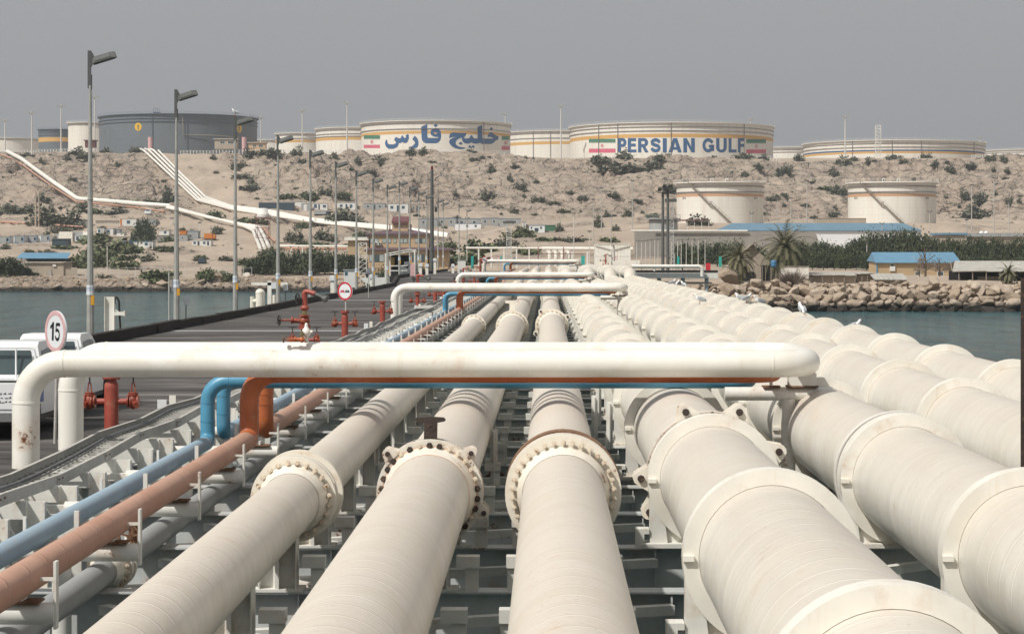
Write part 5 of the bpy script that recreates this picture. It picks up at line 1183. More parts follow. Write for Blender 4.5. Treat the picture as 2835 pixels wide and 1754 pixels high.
# ================================================================ VEGETATION
def leaf_cloud(n, shape, size, seed, flat=.0, clumps=14):
    """leaf sized quads gathered in clumps through the crown volume"""
    g = np.random.default_rng(seed); mb = MB()
    cs = []
    for _ in range(clumps):
        d = g.normal(size=3); d /= np.linalg.norm(d); rr = g.random() ** .5 * .85
        c_ = np.array([d[0] * rr, d[1] * rr, abs(d[2]) * rr * .9 if flat == 0 else d[2] * rr * .6 + .35]); cs.append((c_, .16 + g.random() * .24))
    for _ in range(n):
        c_, cr = cs[g.integers(len(cs))]; p = c_ + g.normal(size=3) * cr * .55
        if p[2] < 0: p[2] = abs(p[2]) * .4
        p = Vector((p[0] * shape[0], p[1] * shape[1], p[2] * shape[2])); nrm = Vector(g.normal(size=3)); nrm.z = abs(nrm.z) + .5; nrm.normalize()
        x, y, _ = basis(nrm); s = size * (.5 + g.random()); a = g.random() * 6.28; u = x * math.cos(a) + y * math.sin(a); v = nrm.cross(u)
        mb.add([p - u * s - v * s * .55, p + u * s * .2 - v * s * .7, p + u * s + v * s * .3, p - u * s * .3 + v * s * .7], [(0, 1, 2, 3)])
    return mb
def limbs(seed, H, spread, n=5, r=.12):
    g = random.Random(seed); mb = MB()
    mb.tube([(0, 0, -.6), (g.uniform(-.05, .05) * spread, 0, H * .25), (g.uniform(-.1, .1) * spread, 0, H * .5)], r, 7, radii=[r * 1.3, r, r * .7])
    for k in range(n):
        a = 2 * math.pi * k / n + g.random(); e = Vector((math.cos(a) * spread * .7, math.sin(a) * spread * .7, H * g.uniform(.6, .9)))
        mb.tube([(0, 0, H * .12), e * .45 + Vector((0, 0, H * .1)), e], r, 5, radii=[r * .7, r * .5, r * .2])
    return mb
# unit crowns (radius 1, height 1)
SCR = [leaf_cloud(800, (1, 1, .9), .085, s, clumps=11 + s % 4).mesh('crown', 'leaf_scrub') for s in range(6)]
SCF = [leaf_cloud(1300, (1, 1, .8), .095, 20 + s, clumps=14).mesh('crown', 'leaf_fresh') for s in range(4)]
SCT = [limbs(40 + s, .8, 1.0, 6, .035).mesh('trunk', 'bark') for s in range(3)]
DRK = [leaf_cloud(3600, (1, 1, 1), .055, 60 + s, clumps=34).mesh('crown', 'leaf_dark') for s in range(4)]
g_ = random.Random(17)
def bush(px, py, wpx, hk=.55, kind='s', lab=None, grp='scrub bushes on the hillside', name='bush', cat='bush', at_=None):
    p = at_ if at_ is not None else hit(px, py); r = wpx / 2 / F * p.y; 
    me = {'s': SCR, 'f': SCF, 'd': DRK}[kind]; me = me[g_.randrange(len(me))]
    t = thing(name, lab or 'low dark grey green thorn bush growing on the sandy rock of the hillside', cat, (p.x, p.y, p.z - .15 * r), g_.random() * 6.28, grp)
    c = mk('crown', me, t, (0, 0, 0), 0, (r, r, r * hk * 2)); mk('trunk', SCT[g_.randrange(3)], t, (0, 0, 0), 0, (r * .8, r * .8, r * hk * 1.8))
    return t
# prominent bushes: px, py of the foot, width in px, height factor, kind
BIG = [(318, 421, 62, .5, 's'), (215, 428, 70, .45, 's'), (35, 418, 75, .35, 's'), (180, 404, 42, .6, 's'), (240, 436, 60, .5, 's'), (462, 560, 70, .75, 's'), (420, 565, 60, .5, 's'), (365, 568, 80, .35, 'f'), (300, 560, 50, .4, 's'),
       (690, 432, 55, .5, 's'), (748, 430, 70, .45, 's'), (825, 430, 42, .7, 's'), (668, 465, 60, .55, 's'), (672, 495, 75, .4, 's'), (690, 522, 80, .35, 's'), (600, 480, 22, .6, 's'), (585, 441, 36, .5, 's'),
       (325, 462, 24, 1, 's'), (110, 452, 20, .8, 's'), (128, 560, 70, .5, 's'), (45, 590, 120, .45, 's'), (120, 622, 160, .4, 's'), (180, 628, 130, .5, 's'), (135, 590, 45, .6, 's'), (250, 592, 110, .3, 'f'), (330, 592, 120, .28, 's'),
       (1055, 452, 75, .42, 's'), (1175, 425, 42, .55, 's'), (1130, 424, 60, .35, 's'), (995, 450, 34, .6, 's'), (1020, 480, 46, .5, 's'), (900, 540, 46, .8, 's'), (858, 548, 56, .6, 'f'), (950, 548, 55, .5, 'f'), (800, 548, 60, .35, 'f'), (770, 440, 22, .6, 's'),
       (1350, 548, 60, .6, 's'), (1360, 476, 36, .8, 's'), (1408, 500, 26, 1, 's'), (1440, 525, 44, .7, 's'), (1428, 468, 36, .5, 's'), (1315, 445, 38, .5, 's'), (1335, 438, 24, .6, 's'), (1262, 540, 22, .6, 's'), (1450, 546, 18, .8, 's'),
       (1490, 555, 45, .5, 's'), (1535, 562, 50, .25, 'f'), (1580, 540, 34, .7, 's'), (1615, 555, 38, .7, 's'), (1380, 578, 40, .35, 's'), (1420, 590, 44, .5, 's'), (1560, 588, 40, .4, 'f'), (1480, 595, 30, .35, 's'), (1385, 594, 18, .5, 's'),
       (1710, 468, 140, .32, 's'), (1790, 474, 120, .35, 's'), (1740, 440, 90, .4, 's'), (1660, 445, 90, .35, 's'), (1830, 440, 70, .35, 's'), (1815, 466, 60, .5, 's'), (1850, 530, 70, .55, 's'), (1700, 545, 55, .3, 's'), (1765, 558, 44, .35, 's'), (1735, 596, 46, .5, 's'), (1680, 600, 30, .7, 's'), (1810, 598, 34, .4, 'f'),
       (1500, 432, 60, .4, 's'), (1445, 430, 55, .35, 's'), (2062, 490, 26, .8, 's'), (2100, 468, 32, .7, 's'), (2170, 480, 56, .7, 's'), (2210, 446, 42, .8, 's'), (2310, 490, 36, 1.0, 's'), (2320, 538, 56, .75, 's'), (2290, 525, 70, .3, 'f'), (2252, 508, 50, .35, 's'), (2365, 445, 26, .8, 's'),
       (2500, 452, 30, .8, 's'), (2567, 438, 42, .6, 's'), (2593, 460, 44, .5, 's'), (2632, 475, 44, .6, 's'), (2690, 472, 42, .55, 's'), (2744, 444, 40, .7, 's'), (2778, 448, 34, .8, 's'), (2790, 482, 30, .6, 's'), (2752, 476, 22, .6, 's'),
       (2668, 545, 36, .7, 's'), (2712, 560, 66, .75, 's'), (2700, 600, 130, .35, 's'), (2800, 575, 36, .8, 's'), (2230, 569, 38, .35, 's'), (2130, 555, 34, .6, 's'), (2172, 545, 28, .8, 's'), (2170, 572, 18, .6, 's'), (2313, 578, 22, .6, 's'), (2254, 606, 24, .6, 's'), (2620, 550, 18, .8, 's'), (2690, 582, 30, .9, 's'), (2818, 560, 26, .6, 's'), (2760, 540, 20, .7, 's')]
for b_ in BIG: bush(*b_)
# ground level scrub between the huts, with its own labels by look
MID = [(215, 742, 90, .55, 'f', 'green thorny tree between the shed wall and the first lamp'), (290, 715, 110, .45, 'f', 'wide dark scrub just right of the first lamp'), (395, 720, 90, .4, 's', 'grey green scrub above the rocky mound'), (240, 705, 70, .5, 's', 'dark scrub just left of the first lamp'), (345, 722, 80, .4, 'f', 'olive bush on the mound behind the fence'), (470, 765, 70, .45, 'f', 'green bush by the fence left of the second lamp'), (470, 668, 60, .4, 'f', 'green scrub at the left foot of the second lamp'), (130, 702, 60, .4, 's', 'low scrub on the sand behind the blue roof'), (60, 668, 60, .3, 'f', 'green strip under the blue trimmed cabins'), (20, 690, 60, .4, 's', 'dark scrub above the left edge tree'), (610, 765, 60, .5, 'f', 'green thorn bush left of the white drum'), (290, 770, 60, .35, 's', 'brown scrub at the foot of the fence right of the first lamp'),
       (400, 663, 78, .85, 'd', 'large dark green tree between the huts left of the second lamp'), (535, 582, 0, 0, '', ''), (600, 648, 44, .95, 's', 'dark round tree beside the orange truck'), (595, 605, 72, .5, 'f', 'pale green spreading bush beside the pipe corner'),
       (690, 618, 110, .3, 'f', 'long low green bush right of the pale green one'), (815, 670, 60, .75, 's', 'dark bushy tree right of the fourth lamp, left of a pair'), (895, 665, 70, .8, 's', 'dark bushy tree right of the fourth lamp, right of a pair'), (860, 682, 130, .25, 'f', 'low green spread under the dark bushy pair'),
       (945, 618, 130, .55, 's', 'broad dark bush behind the line of lamps'), (990, 625, 90, .45, 's', 'dark bush right behind the broad one'), (1000, 655, 60, .45, 'f', 'light green tree left of the tan building roof'), (270, 668, 150, .3, 'f', 'green scrub patch left of the first lamp'),
       (330, 700, 170, .42, 'f', 'wide green scrub patch right of the first lamp'), (250, 738, 130, .6, 'f', 'tall green scrub mass behind the blue roofed shed'), (350, 745, 90, .5, 'f', 'round green bush with rocks behind the fence'), (180, 690, 90, .3, 'f', 'low green scrub above the blue roofed shed'),
       (440, 690, 120, .2, 'f', 'flat green scrub below the white and blue huts'), (560, 715, 36, .5, 'f', 'grey green bush left of the dark jeep road'), (630, 722, 60, .5, 's', 'grey bush right of the dark jeep road'), (690, 735, 90, .4, 'f', 'green bush below the water tower'),
       (540, 722, 34, .4, 's', 'small grey bush on the sandy road edge'), (430, 772, 100, .45, 'f', 'green bush against the shore fence'), (572, 772, 60, .75, 'f', 'pale yellow green shrub against the shore fence'), (640, 775, 60, .45, 'f', 'dark leaved bush near the white drum'),
       (1265, 735, 190, .42, 'f', 'broad green bush mass right of the tan building'), (1330, 700, 120, .5, 'f', 'second broad green bush mass behind the farthest loop'), (1405, 680, 90, .45, 's', 'dark green bush behind the lattice light tower'), (1460, 705, 100, .4, 'f', 'green bushes left of the white pipe manifold'),
       (1245, 690, 80, .5, 'f', 'green tree right of the tall dark mast'), (1520, 665, 110, .22, 'f', 'low bushes above the white elbows'), (1440, 655, 100, .4, 'f', 'green bush slope in front of the white huts'), (1590, 668, 100, .3, 's', 'low bushes left of the white box building'),
       (1650, 628, 46, .9, 's', 'dark tree by the fence on the terrace'), (1705, 640, 24, 1.3, 's', 'narrow dark tree on the terrace'), (1555, 640, 40, .7, 's', 'dark bush right of the green container'), (1440, 640, 22, 1.2, 's', 'narrow bush left of the white hut'), (20, 720, 0, 0, '', ''), (150, 665, 40, .5, 's', 'small bush left of the dark open shed'),
       (165, 645, 80, .45, 's', 'dark scrub above the blue trimmed huts'), (1935, 622, 80, .45, 's', 'dark bush under the small red canopy'), (1690, 668, 60, .4, 'f', 'green bush left of the concrete wall')]
for px, py, w_, hk, kd, lab in MID:
    if w_: bush(px, py, w_, hk, kd, lab, 'bushes among the huts')
# random small scrub
r_ = random.Random(99); n = 0
while n < 92:
    px = r_.uniform(-20, 2850); py = r_.uniform(440, 700) if r_.random() < .85 else r_.uniform(425, 440)
    if 480 < px < 680 and 430 < py < 570: continue
    if py > 620 and px > 1480: continue
    p = hit(px, py)
    if p.y > 1060 or (abs(p.y - 750) < 30 and px > 1850): continue
    wpx = r_.choice((9, 12, 14, 18, 24, 30)) * (1 if py < 540 else (1.9 if px < 1300 else 1.4)); bush(px, py, wpx, r_.uniform(.35, .7), 's' if (py < 590 or r_.random() < .4) else 'f', at_=p); n += 1
for k in range(38):
    px = -10 + k * 76 + r_.uniform(-25, 25); X_ = (px - VX) / F * 1066
    bush(px, 0, r_.choice((26, 38, 50, 64)), r_.uniform(.3, .55), 's', at_=Vector((X_, 1066, gz(X_, 1066))))
# low scrub too small and too many to count
gs = np.random.default_rng(5); mb = MB(); cnt = 0
while cnt < 520:
    px = gs.uniform(-20, 2860); py = gs.uniform(430, 700)
    if py > 620 and px > 1480: continue
    X_, Y_, Z_ = hit(px, py)
    if Y_ > 1060 or (abs(Y_ - 750) < 30 and px > 1850) or (480 < px < 640 and py < 560 and gs.random() < .8): continue
    cnt += 1; r0 = gs.uniform(.5, 1.7) * (Y_ / 900)
    for k in range(26):
        d = gs.normal(size=3) * (r0 * .5, r0 * .5, r0 * .28); c_ = Vector((X_ + d[0], Y_ + d[1], Z_ + abs(d[2]) + .1)); s_ = gs.uniform(.12, .3) * (r0 ** .5)
        nrm = Vector(gs.normal(size=3)).normalized(); x, y, _ = basis(nrm); mb.add([c_ - x * s_, c_ - y * s_ * .6, c_ + x * s_, c_ + y * s_ * .7], [(0, 1, 2, 3)])
tag(mb.build('low_scrub', 'leaf_scrub'), 'tiny dry grey green tufts dotted over the rocky hillside', 'scrub', kind='stuff')
# ---- dark belt of trees on the right and by the left shore
tr = MB(); tr.tube([(0, 0, -.5), (.03, 0, .3), (0, .02, .8)], .035, 6, radii=[.04, .03, .012])
for a in range(6): tr.tube([(0, 0, .15 + a * .08), (.3 * math.cos(a * 2.1), .3 * math.sin(a * 2.1), .35 + a * .09)], .012, 4)
TRK = tr.mesh('trunk', 'bark')
def tree(px, pbase, ptop, wpx, Y, lab, grp, kind='d'):
    p = P(px, pbase, Y); p.z = gz(p.x, Y); H = CZ + (VY - ptop) / F * Y - p.z; r = wpx / 2 / F * Y
    t = thing('tree', lab, 'tree', p, g_.random() * 6.28, grp); me = (DRK if kind == 'd' else SCF)[g_.randrange(4)]
    mk('trunk', TRK, t, (0, 0, 0), 0, (H * .8, H * .8, H)); mk('crown', me, t, (0, 0, H * .12), 0, (r, r, H * .88)); return t
tops = [(1890, 668), (1920, 672), (1950, 668), (1985, 664), (2020, 668), (2042, 662), (2095, 680), (2115, 700), (2205, 660), (2235, 668), (2262, 660), (2290, 666), (2320, 672), (2345, 664), (2370, 650), (2398, 642), (2425, 636), (2455, 632), (2480, 628), (2505, 624), (2530, 632), (2560, 640), (2590, 652), (2620, 648), (2650, 654), (2680, 656), (2712, 652), (2745, 648), (2775, 656), (2805, 652), (2835, 650), (2862, 655)]
for k, (px, yt) in enumerate(tops):
    tree(px, 755, yt, 62 if k % 3 else 74, (430 if px < 2130 else 470) + (k * 37 % 40), 'dark green needle leaved tree in the dense belt behind the right shore', 'dark trees of the belt behind the right shore')
for k in range(22):
    px = 2190 + k * 30; tree(px, 758, 690 + (k * 53 % 26), 52, 420 + (k * 29 % 20), 'lower olive tree at the front of the dense belt on the right', 'lower trees at the front of the belt')
for k, (px, yt, w_) in enumerate(((703, 715, 60), (730, 700, 70), (762, 692, 80), (795, 704, 72), (830, 698, 84), (868, 690, 80), (900, 698, 76), (938, 704, 70), (972, 700, 70), (715, 735, 50), (780, 728, 60), (850, 730, 66), (925, 728, 60), (1000, 712, 50))):
    tree(px, 782, yt - 9, w_ * 1.15, 490 + (k * 31 % 22), 'dense dark green tree in the row behind the left shore rocks', 'dark trees behind the left shore')
for k, (px, yt, w_) in enumerate(((-10, 712, 110), (30, 706, 90), (62, 735, 66), (10, 742, 90), (88, 752, 44))):
    tree(px, 780, yt, w_, 478 + k * 3, ['big dark tree at the left edge of the shore', 'tall dark tree left of the blue roofed shed', 'lower dark tree touching the blue roofed shed', 'front dark bush tree at the left edge', 'small dark shrub before the shed wall'][k], None)
for k, (px, yt) in enumerate(((1058, 735), (1100, 742), (1160, 722), (1030, 740))):
    tree(px, 765, yt, 44, 395 + k * 4, ['left', 'middle', 'right', 'far left'][k] + ' dark green garden shrub before the tan building', 'shrubs before the tan building')
tree(1975, 0, 690, 0.1, 400, 'thin bare sapling behind the second palm', None) if False else None
# bare grey brown shrub trees in front of the yellow house
BRN = [leaf_cloud(700, (1, 1, 1), .03, 90 + s, clumps=12).mesh('crown', 'twig_brown') for s in range(2)]
for px, yt, w_, Y, lab in ((2560, 668, 70, 352, 'leafless grey brown tree before the blue roof, left one'), (2600, 700, 70, 350, 'leafless grey brown tree before the yellow wall'), (2545, 722, 60, 348, 'low dry brown shrub under the blue roof')):
    p = P(px, 770, Y); p.z = gz(p.x, Y); H = CZ + (VY - yt) / F * Y - p.z; t = thing('bare_tree', lab, 'tree', p); mk('trunk', TRK, t, (0, 0, 0), 0, (H, H, H)); mk('crown', BRN[0], t, (0, 0, H * .2), 0, (w_ / 2 / F * Y, w_ / 2 / F * Y, H * .8))
mb = MB(); g = random.Random(8)
for k in range(1500):
    a, e = g.uniform(0, math.pi * 2), g.uniform(.1, 1.45); d = Vector((math.cos(a) * math.cos(e) * 1.5, math.sin(a) * math.cos(e), math.sin(e) * .95)); l = g.uniform(.75, 1.05)
    j = Vector((g.gauss(0, .1), g.gauss(0, .1), g.gauss(0, .07))); mb.bar(d * .35 + j, d * l + j * 2.2, .012, .012)
p = P(2192, 788, 301.5); mb2 = mb; t = thing('dry_bush', 'dome of dry brown twigs before the white block wall on the right shore', 'bush', (p.x, p.y, 3.2), 0, None, 2.0); mk('twigs', mb.mesh('twigs', 'twig_brown'), t)
# ---- palms
def palm(px, pc, Y, R_, lab, seed, n=46, zb=None):
    g = random.Random(seed); c = P(px, pc, Y); z0 = gz(c.x, Y); H = c.z - z0; t = thing('palm_tree', lab, 'palm tree', (c.x, Y, z0), 0)
    mb = MB(); mb.tube([(0, 0, -.5), (.1, 0, H * .5), (0, 0, H)], .3, 12, radii=[.36, .27, .30])
    for k in range(40): 
        a = k * 2.4; z = H * k / 40; mb.box((.29 * math.cos(a), .29 * math.sin(a), z), (.16, .16, .12), rot=a)
    mb.build('trunk', 'bark', t)
    mb = MB()
    for k in range(n):
        a = 2.4 * k; el = R(82 - 135 * (k / n) ** .8) ; L = R_ * g.uniform(.85, 1.1); pts = []; d = Vector((math.cos(a) * math.cos(el), math.sin(a) * math.cos(el), math.sin(el))); p = Vector((0, 0, H)); st = L / 9
        for i in range(10):
            pts.append(p.copy()); p = p + d * st; d = (d + Vector((0, 0, -.17 - .06 * (k / n)))).normalized()
        mb.tube(pts, .03, 4, radii=[.05 - .004 * i for i in range(10)], caps=False)
        for i in range(1, 10):
            for q in (0, .33, .66):
                b0 = pts[i - 1].lerp(pts[i], q); dr = (pts[i] - pts[i - 1]).normalized(); side = dr.cross(Vector((0, 0, 1))).normalized(); ll = L * .17 * (1 - abs(i / 9 - .45) * .9)
                for s2 in (-1, 1):
                    tip = b0 + (side * s2 * .8 + dr * .75 + Vector((0, 0, g.uniform(-.35, .15)))) * ll; w2 = dr * .06
                    mb.add([b0 - w2, b0 + w2, tip + w2 * .2, tip - w2 * .2], [(0, 1, 2, 3)])
    mb.build('fronds', 'leaf_palm', t)
    mb = MB()
    for k in range(14):
        a = k * 2.4; mb.bar((.2 * math.cos(a), .2 * math.sin(a), H - .1), (.6 * math.cos(a), .6 * math.sin(a), H - 1.0 - g.random() * 1.2), .06)
    mb.build('dead_fronds', 'twig_brown', t)
palm(2172, 686, 309, 4.6, 'tall date palm with a full crown behind the white block wall', 3, 84)
palm(2046, 718, 308, 3.2, 'shorter date palm left of the tall one above the big boulder', 4, 60)
palm(2792, 755, 306, 2.1, 'small palm in front of the open shed on the far right', 5, 30)
palm(75, 700, 600, 1.9, 'tiny dark palm on the sand above the blue roofed shed', 6, 24)

# ================================================================ ROCKS
def rock_mesh(seed):
    g = np.random.default_rng(seed); bm = bmesh.new(); bmesh.ops.create_icosphere(bm, subdivisions=4, radius=1)
    pl = []
    for _ in range(12):
        d = g.normal(size=3); d /= np.linalg.norm(d); pl.append((d, .46 + g.random() * .32))
    off = g.random(3) * 50
    for v in bm.verts:
        p = np.array(v.co); 
        for d, h in pl:
            s = p @ d
            if s > h: p = p - d * (s - h) * .96
        q = np.array([p[0] * 2 + off[0], p[1] * 2 + off[1]]); nn = float(fbm(np.array([q[0] + p[2] * 1.7]), np.array([q[1] - p[2] * 1.3]), seed, 4)[0])
        p = p * (1.12 + nn * .26); v.co = p
    me = bpy.data.meshes.new('boulder'); bm.to_mesh(me); bm.free(); me.materials.append(MATS['boulder'])
    return me
RM = [rock_mesh(s) for s in range(10)]
r_ = random.Random(21)
def boulder(x, y, z, s, lab='pale brown limestone boulder heaped in the right breakwater', grp='boulders of the right breakwater', sq=.75):
    o = mk('boulder', RM[r_.randrange(10)], None, (x, y, z)); o.rotation_euler = (r_.uniform(-.5, .5), r_.uniform(-.5, .5), r_.uniform(0, 6.28)); o.scale = (s * r_.uniform(.85, 1.35), s * r_.uniform(.8, 1.1), s * sq * r_.uniform(.8, 1.15)); tag(o, lab, 'boulder', grp)
rows = [(292.8, .15, 1.0), (294.0, .95, .98), (295.4, 1.75, .95), (296.8, 2.6, .92), (298.3, 2.95, .85), (300.2, 3.45, .62)]
for k, (y, z, s) in enumerate(rows):
    x = 14.0 + k * .4
    while x < 67:
        ss = s * r_.choice((.45, .65, .85, 1.0, 1.25)); x += ss * .86; boulder(x, y + r_.uniform(-.6, .6), z + r_.uniform(-.3, .25), ss); x += ss * .70
for px, py, Y, s, lab in ((2021, 772, 300, 1.45, 'largest pale boulder at the left end of the right breakwater'), (2100, 780, 298.5, .95, 'pointed pale boulder left of the dry twig bush'), (2585, 783, 298.5, 1.1, 'tall leaning boulder in the middle of the right breakwater crest'), (1930, 792, 297, 1.0, 'rounded boulder beside the pipes'), (2700, 790, 298, 1.15, 'broad flat boulder below the open shed')):
    p = P(px, py, Y); boulder(p.x, p.y, p.z - .1, s, lab, None, .72)
x = -116
while x < -16:
    s = r_.choice((.45, .6, .9, 1.2)); y = 456.5 + r_.uniform(-1.2, 3.5); boulder(x, y, gz(x, y) + .1 * s, s, 'pale boulder lying on the rocky left shore', 'boulders on the left shore'); x += s * 1.2 + (r_.uniform(0, .8) if x > -80 else 2.2)
for px, py, s, lab in ((561, 772, 1.9, 'tallest pointed boulder on the left shore'), (596, 786, 1.3, 'upright boulder right of the tallest one on the left shore'), (375, 726, 1.5, 'pale boulder on top of the mound behind the fence')):
    p = P(px, py, 462 if py > 750 else 560); p.z = gz(p.x, p.y) + s * .5; boulder(p.x, p.y, p.z, s, lab, None, 1.2)
# small rubble between: uncountable
mb = MB(); g = random.Random(5)
for k in range(2600):
    if k % 2: X = g.uniform(13, 72); Y = g.uniform(292.3, 303); s = g.uniform(.12, .38)
    else: X = g.uniform(-122, -14); Y = g.uniform(454.5, 466); s = g.uniform(.15, .5)
    z = gz(X, Y) + s * .1; vs = [(X + s * g.uniform(.7, 1.2) * a, Y + s * b2, z + s * .7 * c2) for a, b2, c2 in ((1, 0, 0), (-1, .2, 0), (.1, 1, 0), (-.1, -1, 0), (.1, .1, 1), (0, 0, -1))]
    mb.add(vs, [(0, 2, 4), (2, 1, 4), (1, 3, 4), (3, 0, 4), (2, 0, 5), (1, 2, 5), (3, 1, 5), (0, 3, 5)])
tag(mb.build('rubble', 'boulder'), 'loose small stones between the boulders of both shores', 'rubble', kind='stuff')
# ================================================================ BUILDINGS
def frame_at(px0, px1, pyb, Y, ground=True):
    a, c = P(px0, pyb, Y), P(px1, pyb, Y); return a.x, c.x, a.z
def building(name, label, cat, px0, px1, pyt, pyb, Y, depth, wall, roof=None, over=.15, rt=.15, wins=(), doors=(), grp=None, skew=0, winmat='window_glass', sink=1.5, side=None, pitch=0):
    """box building whose front spans the given photo pixels at distance Y; wins: (u0, u1, v0, v1) fractions"""
    x0, x1, z0 = frame_at(px0, px1, pyb, Y); z1 = P(0, pyt, Y).z; W, H = x1 - x0, z1 - z0
    t = thing(name, label, cat, ((x0 + x1) / 2, Y, z0), R(skew), grp)
    mb = MB(); mb.bx(-W / 2, W / 2, 0, depth, -sink, H, 0)
    if side: mb.m = [0, 0, 0, 0, 1, 1] if False else mb.m
    mb.build('wall', wall, t)
    if roof:
        mb = MB()
        if pitch: mb.prism([(-W / 2 - over, H + .02), (W / 2 + over, H + .02), (W / 2 + over, H + .02 + rt), (-W / 2 - over, H + .02 + rt)], -over, depth + over)
        else: mb.bx(-W / 2 - over, W / 2 + over, -over, depth + over, H + .003, H + rt)
        mb.build('roof', roof, t)
    for (u0, u1, v0, v1) in wins:
        a, b2, c_, d = -W / 2 + u0 * W, -W / 2 + u1 * W, v0 * H, v1 * H
        mb = MB(); e = min(.1, (b2 - a) * .12); mb.bx(a - e, b2 + e, -.05, .03, c_ - e, c_); mb.bx(a - e, b2 + e, -.05, .03, d, d + e); mb.bx(a - e, a, -.05, .03, c_, d); mb.bx(b2, b2 + e, -.05, .03, c_, d)
        if b2 - a > 1.2: mb.bx((a + b2) / 2 - .03, (a + b2) / 2 + .03, -.045, .03, c_, d)
        w_ = mb.build('window', 'wall_white' if wall != 'wall_white' else 'trim_blue', t); mb = MB(); mb.bx(a, b2, -.02, .02, c_, d); mb.build('pane', winmat, w_)
    for (u0, u1, v1, dm) in doors:
        a, b2 = -W / 2 + u0 * W, -W / 2 + u1 * W; mb = MB(); mb.bx(a, b2, -.03, .02, 0, v1 * H); mb.build('door', dm, t)
    return t, W, H
def gz_px(px, Y): return gz((px - VX) / F * Y, Y)
# cabins: each front at the ground below it
def cabin(label, px0, px1, pyt, pyb, wall='wall_white', roof='trim_blue', wins=((.6, .8, .45, .75),), doors=((.15, .35, .8, 'wall_grey'),), depth=5, Y=None, trim=None, grp='site cabins below the slope', name='site_cabin', skew=0):
    p = hit((px0 + px1) / 2, pyb); Y = Y or p.y
    t, W, H = building(name, label, 'cabin', px0, px1, pyt, pyb, Y, depth, wall, roof, .12, .14, wins, doors, grp, skew)
    if trim:
        mb = MB()
        for u in (-W / 2, -W / 2 + W * .36, W / 2): mb.bx(u - .09, u + .09, -.03, .0, 0, H)
        mb.bx(-W / 2, W / 2, -.028, -.001, 0, .15); mb.build('trim', trim, t)
        mb = MB(); mb.bx(-W / 2 + W * .37, W / 2 - .1, -.02, -.002, .16, H - .05); mb.build('shaded_side', 'wall_grey', t)  # grey panel on the front, paints the cabin's side wall in shade
    return t
NB = (); D1 = ((.12, .3, .8, 'wall_grey'),)
for lab, a, b2, yt, yb in (('blue trimmed white cabin at the very left edge of the row', -22, 27, 655, 674), ('second blue trimmed white cabin of the row on the left', 28, 66, 653, 673), ('third blue trimmed white cabin of the row on the left', 67, 101, 652, 671), ('rightmost blue trimmed white cabin of the row on the left', 103, 137, 651, 670)):
    cabin(lab, a, b2, yt, yb, 'wall_white', 'wall_grey', ((.82, .92, .35, .75),), (), trim='trim_blue')
t, W, H = building('open_shed', 'dark open fronted shed beside the blue trimmed cabins', 'shed', 144, 186, 661, 682, hit(165, 682).y, 6, 'navy', 'wall_grey', .3, .12)
cabin('long beige windowless cabin behind the dark open shed', 163, 200, 641, 668, 'ring_cream', None, NB, ()); cabin('long grey windowless cabin joined right of the beige one', 200.5, 229, 641, 666, 'wall_grey', None, NB, ()); cabin('pale yellow cabin joined at the right end of the long grey one', 229.5, 251, 641, 665, 'ring_cream', None, NB, ())
cabin('small white cabin with one barred window right of the dark shed', 207, 244, 652, 672, 'wall_white', 'wall_white', ((.12, .28, .4, .85),), ((.35, .5, .85, 'curtain'),)); cabin('small white hut on the roof line left of the barred cabin', 150, 183, 649, 661, 'wall_white', 'wall_grey', NB, D1)
cabin('long low grey brown building with a dark red roof line', 192, 249, 610, 630, 'wall_concrete', 'maroon', NB, ()); cabin('flat maroon roofed lean-to right of the first lamp', 265, 330, 612, 618, 'wall_concrete', 'maroon', NB, ())
cabin('long cabin with white and orange panels and a red notice', 331, 377, 606, 625, 'wall_white', 'wall_beige', ((.45, .62, .35, .75),), ((.03, .15, .95, 'orange_box'),)); cabin('grey half of the long cabin beside the red notice', 377.5, 432, 606, 626, 'wall_grey', 'wall_beige', ((.2, .58, .3, .8),), ())
cabin('small white hut with pale blue door right of the first lamp', 268, 287, 632, 650, 'wall_white', 'wall_grey', ((.2, .5, .4, .8),), ((.65, .9, .85, 'wall_grey'),)); cabin('white hut with an air conditioner, left of the low blue edged hut', 289, 313, 633, 649, 'wall_white', 'wall_grey', ((.35, .6, .4, .75),), ()); cabin('grey hut joined right of the white hut with an air conditioner', 313.5, 331, 635, 648, 'wall_grey', 'wall_grey', NB, ())
cabin('low blue edged white hut left of the dark green tree', 323, 343, 644, 653, 'wall_white', 'trim_blue', NB, ()); cabin('long beige flat roofed building with shaded windows', 300, 388, 656, 670, 'wall_beige', 'wall_concrete', ((.4, .55, .35, .7), (.66, .75, .35, .7), (.82, .92, .35, .7)), ())
cabin('blue topped cabin half hidden by scrub below the beige building', 327, 383, 669, 680, 'navy', 'trim_blue', NB, ((.75, .95, .95, 'wall_white'),)); cabin('white cabin with blue roof edge right of the half hidden one', 384, 423, 669, 686, 'wall_white', 'trim_blue', ((.45, .62, .45, .8),), ((.75, .92, .8, 'wall_grey'),))
cabin('small white hut just left of the second lamp, upper', 441, 468, 638, 651, 'wall_white', 'wall_grey', ((.5, .7, .4, .8),), ()); cabin('long grey block wall building left of the second lamp', 434, 486, 652, 669, 'wall_concrete', 'wall_concrete', NB, ())
cabin('orange sheeted hut right of the second lamp', 497, 515, 639, 650, 'orange_box', 'orange_box', NB, ()); cabin('blue roofed hut between orange ones right of the second lamp', 519, 548, 640, 663, 'wall_grey', 'roof_blue', ((.2, .4, .3, .6),), ()); cabin('grey hut under the orange sheeted one', 496, 519, 650, 668, 'wall_grey', 'wall_concrete', ((.3, .5, .4, .7),), D1)
